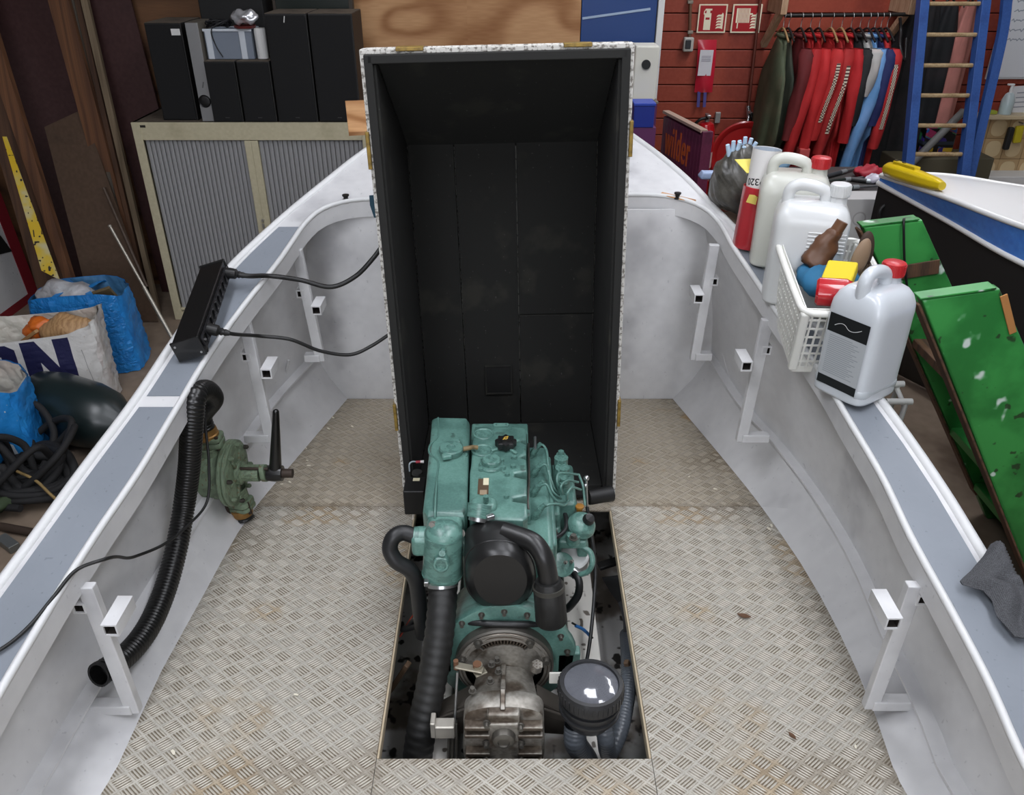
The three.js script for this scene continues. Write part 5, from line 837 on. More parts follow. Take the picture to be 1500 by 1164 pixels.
// ---------------------------------------------------------------- bags, fender and rope on the floor
{
  const yF = ROOM.y0;
  // a shopping bag: base on the floor, walls rising to an open mouth
  function bag(name, label, base, turn, w, d, h, mw, md, mats, opts = {}) {
    const o = thing(name, label, 'bag'); const n = 12, R = []; const cr = opts.seed || 1;
    const ring = (t) => { const W = mix(w, mw, t), D = mix(d, md, t), out = []; for (let k = 0; k < 48; k++) { const a = k / 48 * Math.PI * 2, c = Math.cos(a), s = Math.sin(a), e = 0.42; const x = Math.sign(c) * Math.pow(Math.abs(c), e) * W / 2, z = Math.sign(s) * Math.pow(Math.abs(s), e) * D / 2; const wob = 0.011 * Math.sin(a * 7 + t * 9 + cr) * Math.sin(t * 12 + cr * 2 + a * 3) + 0.007 * Math.sin(a * 15 + t * 21 + cr * 3); const sag = t > 0.85 ? (opts.sag || 0.03) * Math.cos(a * 2 + cr) * (t - 0.85) / 0.15 : 0; out.push(V(x * (1 + wob * 3) + (opts.lean || 0) * t, t * h + sag, z * (1 + wob * 3))); } return out; };
    for (let i = 0; i <= 16; i++) R.push(ring(i / 16));
    const m = new THREE.Matrix4().compose(V(base.x, yF + 0.004, base.z), new THREE.Quaternion().setFromAxisAngle(V(0, 1, 0), turn), V(1, 1, 1));
    const inner = R.slice(6).map(r => r.map(p => V(p.x * 0.975, p.y - 0.001, p.z * 0.975)));
    const wall = (R2, a, b) => R2.map(r => r.slice(a, b + 1));
    // the four sides: ring runs from +x round through +z (front), -x, -z
    const close = R.map(r => [...r, r[0]]);
    const uvFront = g => { const p = g.attributes.position, uv = []; for (let i = 0; i < p.count; i++) uv.push(clamp((p.getX(i) / mw) + 0.5), clamp(p.getY(i) / h)); g.setAttribute('uv', new THREE.Float32BufferAttribute(uv, 2)); return g; };
    part('front_panel', uvFront(grid(wall(close, 5, 19).slice().reverse())).applyMatrix4(m), mats.front, o); part('side_panel', grid(wall(close, 19, 29).slice().reverse()).applyMatrix4(m), mats.side, o); part('back_panel', grid(wall(close, 29, 43).slice().reverse()).applyMatrix4(m), mats.side, o);
    part('side_panel', grid(R.map(r => [...r.slice(43), ...r.slice(0, 6)]).slice().reverse()).applyMatrix4(m), mats.side, o);
    part('lining', grid(inner.map(r => [...r, r[0]])).applyMatrix4(m), mats.inner, o);
    part('bottom', grid([R[0], R[0].map(() => V(0, 0.002, 0))].map(r => [...r, r[0]])).applyMatrix4(m), mats.side, o);
    if (opts.handles) for (const s of opts.handles) { const top = (x, y, z) => V(x, y, z).applyMatrix4(m); const pts = curvePts([V(-mw * 0.2, h * 0.8, s * md / 2 * 1.02), V(-mw * 0.2, h * 1.0, s * md / 2 * 1.0), V(-mw * 0.1, h * 1.04, s * md * 0.2), V(mw * 0.05, h * 0.99, s * md * 0.02), V(mw * 0.16, h * 1.0, s * md * 0.3), V(mw * 0.2, h * 0.97, s * md / 2 * 1.0), V(mw * 0.2, h * 0.8, s * md / 2 * 1.02)], 30); part('handle', plateFrom(pts.map((p, i) => [p.clone().add(V(-0.016, 0.0, 0)), p.clone().add(V(0.016, 0.003, 0))]), 0.003).applyMatrix4(m), mats.handle || mats.side, o); }
    return { m, at: (x, y, z) => V(x, y, z).applyMatrix4(m), o };
  }
  const crinkle = (c, s) => phys(0xffffff, 0.38, { map: tex(256, 0.5, (u, v) => { const a = fbm(u, v, 6, s, 5); const k = (a - 0.5) * 40; return [c[0] + k * 0.6, c[1] + k, c[2] + k]; }), bumpMap: grey(256, 0.5, (u, v) => Math.abs(fbm(u, v, 7, s + 3, 4) - 0.5) * 2), bumpScale: 0.008 });
  const blue = crinkle([34, 122, 192], 501), canvas = crinkle([206, 204, 200], 503), blueIn = crinkle([70, 120, 160], 505), whiteIn = crinkle([196, 190, 180], 507);
  // back blue bag
  const p1 = atH(150, 545, yF);
  const b1 = bag('blue_shopping_bag', 'bright blue shopping bag full of crumpled rubbish behind the white bag', V(p1.x - 0.06, 0, p1.z - 0.1), 0.2, 0.5, 0.3, 0.42, 0.44, 0.26, { front: blue, side: blue, inner: blueIn }, { seed: 3, handles: [-1, 1], sag: 0.02 });
  solo('rubbish_bundle', 'crumpled white plastic bundle sticking out of the back blue bag', 'rubbish', crumple(new THREE.IcosahedronGeometry(0.12, 5).scale(1.25, 0.75, 0.75).translate(0, 0, 0).applyMatrix4(new THREE.Matrix4().setPosition(b1.at(-0.05, 0.38, 0))), 0.014, 34, 5), crinkle([168, 168, 170], 511));
  solo('cardboard_scrap', 'brown cardboard scrap poking out of the back blue bag', 'cardboard', rbox(0.12, 0.12, 0.02, 0.003, b1.at(0.12, 0.37, 0.02), [0.4, 0.3, 0.3]), std(0x5f5138, 0.8));
  // white bag with dark blue letters
  const p2 = atH(96, 592, yF);
  const letters = canvasTex(512, 512, (c, w, h) => { c.fillStyle = '#d0ceca'; c.fillRect(0, 0, w, h); c.fillStyle = '#191a45'; const poly = p => { c.beginPath(); p.forEach((q, i) => i ? c.lineTo(...q) : c.moveTo(...q)); c.closePath(); c.fill(); }; poly([[205, 40], [262, 40], [330, 200], [330, 40], [392, 40], [392, 330], [336, 330], [264, 160], [264, 330], [205, 330]]); poly([[14, 70], [40, 45], [150, 45], [180, 75], [180, 300], [150, 330], [40, 330], [14, 300]]); c.fillStyle = '#d0ceca'; c.fillRect(72, 105, 52, 165); c.fillStyle = '#191a45'; c.strokeStyle = 'rgba(60,60,60,0.5)'; c.lineWidth = 2; c.beginPath(); c.moveTo(430, 120); c.lineTo(440, 300); c.lineTo(470, 420); c.stroke(); c.font = 'italic bold 46px sans-serif'; c.save(); c.translate(428, 470); c.rotate(-0.35); c.fillText('Rotter', 0, 0); c.restore(); });
  const wFront = phys(0xffffff, 0.6, { map: letters, bumpMap: canvas.bumpMap, bumpScale: 0.002 });
  const b2 = bag('white_shopping_bag', 'white shopping bag with large dark blue letters full of wood scraps', V(p2.x + 0.0, 0, p2.z + 0.02), 0.3, 0.5, 0.3, 0.45, 0.54, 0.3, { front: wFront, side: canvas, inner: whiteIn }, { seed: 6, sag: 0.025 });
  const scrapM = [std(0xb98a54, 0.75), std(0xcb6a22, 0.7), std(0xa07a50, 0.75), std(0xc9a878, 0.75)];
  for (let i = 0; i < 9; i++) { const a = b2.at(rr(-0.2, 0.1), rr(0.3, 0.36), rr(-0.08, 0.1)), e = a.clone().add(V(rr(-0.1, 0.1), rr(-0.02, 0.06), rr(-0.05, 0.05))); solo('wood_scrap', 'small stick of scrap wood lying in the white lettered bag', 'wood scrap', bar(a, e, rr(0.018, 0.03), rr(0.012, 0.02)), scrapM[i % 4], 'wood scraps in the white bag'); }
  solo('orange_cloth', 'crumpled orange plastic scrap at the mouth of the white bag', 'plastic scrap', crumple(new THREE.IcosahedronGeometry(0.06, 4).scale(1.2, 0.8, 0.7).applyMatrix4(new THREE.Matrix4().setPosition(b2.at(-0.0, 0.39, -0.05))), 0.012, 60, 3), std(0xc8641e, 0.5));
  solo('kindling_sack', 'clear sack of pale kindling sitting in the white bag', 'sack', crumple(new THREE.IcosahedronGeometry(0.1, 4).scale(1.3, 0.8, 0.9).applyMatrix4(new THREE.Matrix4().setPosition(b2.at(0.12, 0.37, -0.02))), 0.008, 46, 7), std(0xffffff, 0.5, 0, { map: woodTex([186, 150, 108], [134, 100, 66], 521, [0.2, 0.1], 9) }));
  // front blue bag with a white line drawing
  const p3 = atH(40, 690, yF);
  const house = canvasTex(512, 512, (c, w, h) => { c.fillStyle = '#1f78bb'; c.fillRect(0, 0, w, h); c.strokeStyle = '#cfd8de'; c.lineWidth = 22; c.lineJoin = 'round'; c.beginPath(); c.moveTo(60, 250); c.lineTo(250, 180); c.quadraticCurveTo(290, 165, 320, 205); c.lineTo(440, 300); c.lineTo(450, 440); c.stroke(); c.lineWidth = 34; c.beginPath(); c.arc(190, 360, 46, 0, Math.PI * 2); c.stroke(); });
  const hFront = phys(0xffffff, 0.35, { map: house, bumpMap: blue.bumpMap, bumpScale: 0.002 });
  const b3 = bag('blue_shopping_bag', 'blue shopping bag with a white house outline behind the rope pile', V(p3.x - 0.2, 0, p3.z - 0.0), 0.28, 0.56, 0.28, 0.42, 0.54, 0.26, { front: hFront, side: blue, inner: whiteIn }, { seed: 9, handles: [-1], sag: 0.03 });
  // fender
  { const c = atH(140, 636, yF), r = 0.15; const a = V(c.x - 0.01, yF + r + 0.002, c.z + 0.05), d = V(0.86, -0.1, 0.3).normalize(); const o = thing('boat_fender', 'dark green-black inflated boat fender lying between the bags and boat', 'fender');
    part('body', place(lathe([[0, -0.3], [0.08, -0.28], [0.13, -0.22], [0.15, -0.12], [0.15, 0.05], [0.135, 0.14], [0.1, 0.2], [0.055, 0.25], [0.035, 0.28], [0.03, 0.33], [0, 0.33]], 40), a, quatTo(V(0, 1, 0), d)), phys(0x1a2526, 0.32, { clearcoat: 0.2, clearcoatRoughness: 0.3 }), o); part('rope_eye', xf(new THREE.TorusGeometry(0.028, 0.012, 10, 24), a.clone().addScaledVector(d, 0.33), [0, 0.4, 0]), std(0x14191a, 0.5), o); }
  // rope pile
  { const c = atH(40, 730, yF); const ropeB = std(0xffffff, 0.8, 0, { map: tex([64, 64], [0.02, 0.02], (u, v) => { const k = Math.sin((u + v) * 6.283 * 2) * 0.5 + 0.5; return mix3([8, 8, 9], [30, 30, 31], k); }) });
    const labels = ['black mooring rope heaped over the front of the blue bag', 'black mooring rope coiled loosely at the bottom of the rope pile', 'thick black rope looped in the middle of the rope pile', 'black rope with its end trailing towards the boat'];
    for (let r = 0; r < 4; r++) { const pts = []; const n = 34; for (let i = 0; i < n; i++) { const a = i * (0.75 + r * 0.06) + r, rad = 0.2 * (0.55 + 0.45 * Math.sin(i * 0.9 + r * 2)); pts.push(V(c.x - 0.06 + Math.cos(a) * rad * 1.25 + rr(-0.03, 0.03), yF + 0.025 + (r === 0 ? 0.2 : r === 2 ? 0.09 : 0.03) * (0.6 + 0.5 * Math.sin(i * 1.7 + r)) + i * 0.0012, c.z + Math.sin(a) * rad * 0.9 + rr(-0.03, 0.03) - (r === 0 ? 0.1 : 0))); } if (r === 3) pts.push(V(c.x + 0.22, yF + 0.02, c.z + 0.05), V(c.x + 0.32, yF + 0.018, c.z - 0.03)); solo('mooring_rope', labels[r], 'rope', tube(pts, r === 2 ? 0.019 : 0.0145, 420, 8), ropeB); }
    solo('straw_rope', 'thin straw coloured cord lying over the black ropes', 'cord', tube([[25, 690], [50, 702], [72, 722], [84, 733]].map((q, i) => atH(q[0], q[1], yF + 0.14 - i * 0.02)), 0.006, 30, 6), std(0x8b7448, 0.8));
    solo('green_glove', 'crumpled dark green work glove under the black ropes', 'glove', crumple(new THREE.IcosahedronGeometry(0.07, 4).scale(1.1, 0.5, 0.8).translate(c.x - 0.05, yF + 0.06, c.z + 0.12), 0.012, 50, 3), std(0x2c3a22, 0.8));
    solo('steel_wedge', 'small grey metal block lying on the floor by the ropes', 'block', bar(atH(2, 788, yF + 0.016), atH(22, 803, yF + 0.016), 0.04, 0.03), std(0x6f706c, 0.5, 0.6));
    solo('floor_stick', 'dark brown stick lying on the floor below the ropes', 'stick', rod(atH(-30, 765, yF + 0.02), atH(50, 780, yF + 0.02), 0.016), std(0x33261c, 0.8)); }
}

// ---------------------------------------------------------------- starboard deck: cans, basket, rag
{
  // jerrycan: rounded block with sloping shoulders, grip arch and screw neck
  function jerrycan(name, label, foot, turn, w, d, h, mat, capM, opts = {}) {
    const o = thing(name, label, 'jerrycan'); const rows = [], n = 40;
    const sec = (y, W, D, ox = 0) => { const out = []; for (let k = 0; k < n; k++) { const a = k / n * Math.PI * 2, c = Math.cos(a), s = Math.sin(a), e = 0.36; out.push(V(ox + Math.sign(c) * Math.pow(Math.abs(c), e) * W / 2, y, Math.sign(s) * Math.pow(Math.abs(s), e) * D / 2)); } return out; };
    const prof = [[0, 0.9], [0.012, 0.985], [0.03, 1], [0.2, 0.995], [0.4, 1], [0.6, 0.995], [0.68, 1], [0.74, 0.97], [0.8, 0.86], [0.84, 0.7], [0.86, 0.5]];
    for (const [t, k] of prof) rows.push(sec(t * h, w * (t > 0.7 ? mix(k, 1, 0.35) : k), d * k));
    rows.push(sec(0.86 * h, 0.002, 0.002));
    const m = new THREE.Matrix4().compose(foot, new THREE.Quaternion().setFromEuler(new THREE.Euler(opts.tilt || 0, turn, opts.roll || 0, 'YXZ')), V(1, 1, 1)), put = g => g.applyMatrix4(m);
    const close = r => [...r, r[0]];
    part('body', put(merge([grid(rows.slice().reverse().map(close)), grid([sec(0, w * 0.9, d * 0.9), sec(0, 0.002, 0.002)].map(close).reverse()).scale(1, -1, 1)])), mat, o);
    part('grip', put(tube([[-w * 0.36, h * 0.78, 0], [-w * 0.34, h * 0.93, 0], [-w * 0.24, h * 0.97, 0], [w * 0.02, h * 0.955, 0], [w * 0.12, h * 0.92, 0], [w * 0.14, h * 0.83, 0]], 0.0165, 40, 14)), mat, o);
    part('neck', put(lathe([[0.024, h * 0.84], [0.022, h * 0.9], [0.022, h * 0.93]], 24, [w * 0.3, 0, 0])), mat, o);
    part('cap', put(merge([lathe([[0.0, h * 0.905], [0.0275, h * 0.905], [0.028, h * 0.915], [0.0265, h * 0.995], [0.024, h], [0, h]], 28, [w * 0.3, 0, 0]), ...Array.from({ length: 24 }, (_, k) => new THREE.BoxGeometry(0.002, h * 0.07, 0.003).translate(0.0275, h * 0.95, 0).rotateY(k / 24 * 6.283).translate(w * 0.3, 0, 0))])), capM, o, opts.cap || 'screw cap');
    if (opts.bands) for (let k = 0; k < 6; k++) part('grip_ridge', put(rbox(w * 0.5, 0.004, 0.004, 0.0015, [w * 0.2, h * (0.5 + k * 0.03), d / 2])), mat, o);
    return { o, put, w, d, h };
  }
  const milky = phys(0xc6c7be, 0.34, { clearcoat: 0.15 }), clear = phys(0xc4c9ce, 0.28, { clearcoat: 0.25 }), whitePl = phys(0xcfd1d1, 0.32, { clearcoat: 0.2 });
  const redCap = std(0xb3262a, 0.4);
  const f1 = onS(1142, 395); jerrycan('jerrycan', 'tall milky jerrycan with a red screw cap behind the white can', f1.clone().add(V(0.02, 0.008, -0.05)), -0.25, 0.2, 0.15, 0.325, milky, redCap, { cap: 'red screw cap' });
  const f2 = onS(1158, 446); jerrycan('jerrycan', 'white jerrycan with a white screw cap and moulded grip beside the basket', f2.clone().add(V(0.025, 0.008, -0.03)), -0.25, 0.2, 0.15, 0.34, whitePl, whitePl, { bands: true, cap: 'white screw cap' });
  const f3 = onS(1262, 588);
  { const j = jerrycan('jerrycan', 'half-clear jerrycan of water with a black and grey label on the side deck', f3.clone().add(V(-0.005, 0.008, -0.05)), 0.6, 0.165, 0.15, 0.335, clear, redCap, { tilt: 0.0 });
    const lab = canvasTex(256, 512, (c, w, h) => { c.fillStyle = '#a9adb0'; c.fillRect(0, 0, w, h); c.fillStyle = '#101214'; c.fillRect(0, 0, w, 130); c.fillStyle = '#8d9296'; for (let k = 0; k < 20; k++) c.fillRect(22, 150 + k * 14, 150 + (k * 37) % 60, 6); c.fillStyle = '#15181a'; c.fillRect(0, 450, w, 62); c.strokeStyle = '#d8d8d8'; c.lineWidth = 4; c.beginPath(); c.moveTo(40, 80); c.quadraticCurveTo(90, 30, 120, 70); c.quadraticCurveTo(150, 100, 210, 50); c.stroke(); });
    const g = new THREE.PlaneGeometry(0.11, 0.19, 1, 1); g.rotateY(-Math.PI / 2); g.translate(-j.w / 2 - 0.0015, j.h * 0.37, 0.0); part('side_label', j.put(g), std(0xffffff, 0.5, 0, { map: lab }), j.o, 'black and grey printed label');
    part('water_fill', j.put((() => { const g2 = new RoundedBoxGeometry(j.w * 1.003, j.h * 0.17, j.d * 1.003, 4, 0.03); g2.translate(0, j.h * 0.1, 0); return g2; })()), phys(0xb6bcc0, 0.22, { clearcoat: 0.3 }), j.o, 'water showing through the lower part'); }
  // red tin with sandpaper roll
  { const p = onS(1084, 368); const ax = V(0.06, 1, -0.04).normalize(), q = quatTo(V(0, 1, 0), ax), b = p.clone().add(V(0.03, 0.006, -0.03));
    const o = thing('red_tin', 'open red cylindrical tin standing on the starboard side deck', 'tin'); part('tin_wall', place(lathe([[0, 0], [0.047, 0], [0.048, 0.004], [0.048, 0.19], [0.0465, 0.192], [0.045, 0.19], [0.045, 0.006], [0, 0.006]], 36), b, q), phys(0xa8202a, 0.32, { clearcoat: 0.4 }), o);
    const txt = canvasTex(512, 512, (c, w, h) => { c.fillStyle = '#d6d4d2'; c.fillRect(0, 0, w, h); c.fillStyle = '#1c1c1c'; c.font = 'bold 50px sans-serif'; for (let k = 0; k < 4; k++) for (const y of [120, 330]) { c.save(); c.translate(62 + k * 128 + (y > 200 ? 40 : 0), y + (k % 2) * 30); c.rotate(Math.PI - 0.12); c.fillText('P320', -60, 0); c.restore(); } });
    const s = thing('sandpaper_roll', 'white roll of sandpaper marked P320 standing in the red tin', 'sandpaper'); const cg = new THREE.CylinderGeometry(0.043, 0.041, 0.29, 36, 1, true).translate(0, 0.155, 0); part('roll_face', place(cg, b.clone().add(V(0.002, 0.004, 0)), q), std(0xffffff, 0.75, 0, { map: txt, side: THREE.DoubleSide }), s); part('roll_inside', place(lathe([[0.02, 0.26], [0.039, 0.298], [0.043, 0.298]], 30), b.clone().add(V(0.002, 0.004, 0)), q), std(0x8d97a2, 0.7), s);
    const yel = std(0xc9b458, 0.7); solo('yellow_strip', 'folded yellow abrasive strip tucked into the red tin', 'abrasive', plateFrom([[[1093, 296], [1107, 300]], [[1098, 285], [1110, 288]], [[1106, 286], [1113, 291]]].map(r => r.map(t => atZ(t[0], t[1], b.z + 0.06))), 0.002), yel);
    solo('yellow_card', 'yellow card lying on top of the black rubbish sack', 'card', plateFrom([[atZ(1076, 234, b.z - 0.05), atZ(1102, 233, b.z - 0.05)], [atZ(1094, 254, b.z - 0.01), atZ(1103, 252, b.z - 0.01)]], 0.002), std(0xd8c95c, 0.6)); }
  // rubbish sack with blue gloves
  { const p = onS(1072, 318).add(V(0.03, 0.005, -0.08)); const g = new THREE.SphereGeometry(0.1, 40, 28); g.scale(0.95, 1.25, 0.95); const a = g.attributes.position; for (let i = 0; i < a.count; i++) { const y = a.getY(i); if (y < -0.08) a.setY(i, -0.08 + (y + 0.08) * 0.15); if (y > 0.05) { const k = 1 - (y - 0.05) * 3; a.setX(i, a.getX(i) * k); a.setZ(i, a.getZ(i) * k); } } g.translate(p.x, p.y + 0.088, p.z);
    solo('rubbish_sack', 'grey-black translucent rubbish sack on the starboard bow', 'sack', crumple(g, 0.0055, 55, 4), phys(0xffffff, 0.35, { map: speck([74, 72, 66], [34, 33, 31], 0.55, 601, 256, 0.3, 4) }));
    const gl = std(0xb3cbe0, 0.55); const glove = (label, x0, y0, z) => { const o = thing('rubber_glove', label, 'glove'); const b = atZ(x0, y0, z); part('palm', crumple(new THREE.IcosahedronGeometry(0.03, 3).scale(0.9, 1.0, 0.5).translate(b.x, b.y, b.z), 0.003, 90, 2), gl, o); for (const [dx, dy] of [[-0.02, 0.05], [-0.006, 0.062], [0.01, 0.058], [0.024, 0.045]]) part('finger', rod(b.clone().add(V(dx * 0.7, 0.012, 0)), b.clone().add(V(dx * 1.3, dy, 0.004)), 0.0085, 0.0068, 8), gl, o); part('thumb', rod(b.clone(), b.clone().add(V(0.042, 0.016, 0.01)), 0.009, 0.007, 8), gl, o); };
    glove('pale blue rubber glove standing up out of the rubbish sack', 1074, 234, p.z + 0.01); glove('pale blue rubber glove beside the sandpaper roll', 1091, 228, p.z - 0.02);
    solo('blue_cloth', 'pale blue crumpled cloth lying behind the sandpaper roll', 'cloth', crumple(new THREE.IcosahedronGeometry(0.06, 4).scale(1.3, 0.5, 0.8).applyMatrix4(new THREE.Matrix4().setPosition(atZ(1122, 238, p.z - 0.1))), 0.008, 60, 5), std(0x6f8ea6, 0.8));
    solo('rolled_packet', 'small white and blue packet beside the rubbish sack', 'packet', crumple(rbox(0.08, 0.03, 0.05, 0.01, atZ(1040, 255, p.z - 0.5)), 0.003, 80, 1), std(0x9fb0d0, 0.5)); }
  // basket
  { const f = onS(1192, 528), top = 0.0; const o = thing('plastic_basket', 'white slotted plastic basket on the starboard side deck', 'basket'); const W = 0.19, D = 0.3, H = 0.2, yaw = -0.3; const base = f.clone().add(V(0.045, 0.012, -0.13)); const m = new THREE.Matrix4().compose(base, new THREE.Quaternion().setFromEuler(new THREE.Euler(0.2, yaw + 0.24, 0, 'YXZ')), V(1, 1, 1)), put = g => g.applyMatrix4(m);
    const bw = phys(0xdcdcd6, 0.4); const fl = 1.14; // flare from foot to rim
    part('bottom', put(rbox(W, 0.004, D, 0.001, [0, 0.004, 0])), bw, o);
    const side = (n, ux, w, dz) => { const list = []; for (let k = 0; k <= n; k++) { const t = k / n - 0.5; const a = ux(t, 0), b = ux(t, 1); list.push(bar(a, b, 0.006, 0.003, V(0, 0, 1), 0.001)); } for (let j = 0; j <= 7; j++) { const s = j / 7; list.push(bar(ux(-0.5, s), ux(0.5, s), 0.003, j === 0 || j === 7 ? 0.02 : 0.006, V(0, 1, 0), 0.001)); } return list; };
    part('slotted_side', put(merge(side(22, (t, s) => V(-W / 2 * mix(1, fl, s), s * H, t * D * mix(1, fl, s))))), bw, o); part('slotted_side', put(merge(side(22, (t, s) => V(W / 2 * mix(1, fl, s), s * H, t * D * mix(1, fl, s))))), bw, o);
    part('slotted_end', put(merge(side(11, (t, s) => V(t * W * mix(1, fl, s), s * H, D / 2 * mix(1, fl, s))))), bw, o); part('slotted_end', put(merge(side(11, (t, s) => V(t * W * mix(1, fl, s), s * H, -D / 2 * mix(1, fl, s))))), bw, o);
    for (const [sx, sz] of [[-1, -1], [-1, 1], [1, -1], [1, 1]]) part('corner_post', put(bar(V(sx * W / 2, 0, sz * D / 2), V(sx * W / 2 * fl, H, sz * D / 2 * fl), 0.024, 0.024, V(0, 0, 1), 0.008)), bw, o);
    const rim = roundRect(W * fl + 0.016, D * fl + 0.016, 0.03).map(p => V(p[0], H, p[1])); part('rim', put(new THREE.TubeGeometry(new THREE.CatmullRomCurve3(rim, true, 'centripetal'), 90, 0.009, 10, true)), bw, o);
    const at = (x, y, z) => V(x, y, z).applyMatrix4(m);
    const brown = std(0xffffff, 0.5, 0, { map: woodTex([138, 92, 58], [84, 52, 30], 611, [0.1, 0.3], 3) });
    solo('blue_cloth', 'teal blue cloth bundled in the white basket', 'cloth', crumple(new THREE.IcosahedronGeometry(0.085, 5).scale(0.9, 0.42, 1.25).applyMatrix4(new THREE.Matrix4().setPosition(at(0.0, H * 0.84, -0.03))), 0.008, 40, 2), std(0x1f6288, 0.8));
    solo('yellow_sponge', 'yellow sponge lying in the white basket', 'sponge', rbox(0.075, 0.035, 0.11, 0.006, at(-0.005, H + 0.022, 0.05), [0.3, -0.5, 0.1]), std(0xd6bf2a, 0.9));
    { const s = thing('red_bottle', 'shiny red plastic bottle lying in the white basket', 'bottle'); const a = at(-0.075, H + 0.02, 0.11), d = V(0.85, 0.05, 0.3).normalize(); part('body', place(lathe([[0, 0], [0.03, 0], [0.036, 0.006], [0.037, 0.07], [0.03, 0.085], [0.012, 0.09], [0.012, 0.105], [0, 0.105]], 28), a, quatTo(V(0, 1, 0), d)), phys(0xb01722, 0.25, { clearcoat: 0.7 }), s); }
    { const s = thing('amber_bottle', 'brown wrapped bottle standing up in the white basket', 'bottle'); const a = at(-0.02, H * 0.75, -0.09); part('body', crumple(new THREE.CylinderGeometry(0.02, 0.04, 0.11, 24, 10).applyMatrix4(new THREE.Matrix4().compose(a.clone().add(V(0.015, 0.07, 0)), new THREE.Quaternion().setFromEuler(new THREE.Euler(0, 0, -0.45)), V(1, 1, 1))), 0.004, 70, 3), phys(0x5a3a24, 0.45), s); part('neck', rod(a.clone().add(V(0.03, 0.1, 0)), a.clone().add(V(0.05, 0.145, 0)), 0.018, 0.016, 16), phys(0x5f3d24, 0.5), s); }
    const brush = (label, hx, hz, lean, dark) => { const s = thing('scrubbing_brush', label, 'brush'); const a = at(hx, H * 0.95, hz), b = a.clone().add(V(lean, 0.09, -0.01)); part('handle', [place(new THREE.SphereGeometry(0.5, 20, 14).scale(0.045, a.distanceTo(b) * 1.15, 0.022), a.clone().lerp(b, 0.55), quatTo(V(0, 1, 0), b.clone().sub(a)))], dark ? std(0x3b2b20, 0.7) : std(0x8a735c, 0.6), s); const br = []; for (let i = 0; i < 46; i++) { const p = a.clone().add(V(rr(-0.022, 0.02), rr(-0.01, 0.03), rr(-0.012, 0.02))); br.push(rod(p, p.clone().add(V(rr(-0.02, -0.005), rr(-0.045, -0.02), rr(0.005, 0.02))), 0.0018, 0.0012, 4)); } const bm = part('bristles', merge(br), std(0x4f4030, 0.9), s); bm.userData.kind = 'stuff'; };
    brush('worn scrubbing brush with pale wooden back in the white basket', 0.055, -0.01, 0.02, false); brush('dark scrubbing brush at the far end of the white basket', 0.09, -0.05, 0.0, true); }
  // grey rag over the gunwale
  { const n = 30, rows = []; const zA = onS(1452, 815).z, zB = onS(1470, 945).z, edge = [[0, 1446], [0.12, 1438], [0.3, 1418], [0.42, 1400], [0.5, 1436], [0.62, 1450], [0.8, 1456], [1, 1480]], at = u => { for (let i = 0; i < edge.length - 1; i++) if (u <= edge[i + 1][0]) return mix(edge[i][1], edge[i + 1][1], (u - edge[i][0]) / (edge[i + 1][0] - edge[i][0])); return 1480; };
    for (let i = 0; i <= n; i++) { const r = [], u = i / n, z = mix(zA, zB, u), y0 = mix(815, 945, u), xl = onS(at(u), y0).x, xo = SIDE.r.outer(z) + 0.016; for (let j = 0; j <= n; j++) { const v = j / n, x = mix(xl, xo + 0.11, v), hang = Math.max(0, x - xo), fold = 0.022 * Math.pow(Math.abs(Math.sin(v * 5.5 + u * 2.6 + 0.3 * Math.sin(u * 7))), 1.5) + 0.007 * Math.sin(v * 15 + u * 9); r.push(V(x - hang * 0.75, sheer(z) + 0.02 + fold * Math.min(1, v * 4 + 0.15) - hang * 1.6 + 0.012 * Math.exp(-Math.pow((x - xo) / 0.03, 2)), z)); } rows.push(r); }
    solo('grey_rag', 'dark grey cotton rag thrown over the starboard gunwale', 'rag', plateFrom(rows.map(r => r.slice().reverse()), -0.004), std(0xffffff, 0.95, 0, { map: tex(256, 0.06, (u, v) => { const k = Math.sin(u * 6.283 * 20) * 6 + Math.sin(v * 6.283 * 20) * 6 + (vnoise(u, v, 60, 621) - 0.5) * 26; return [66 + k, 67 + k, 70 + k]; }) })); }
}

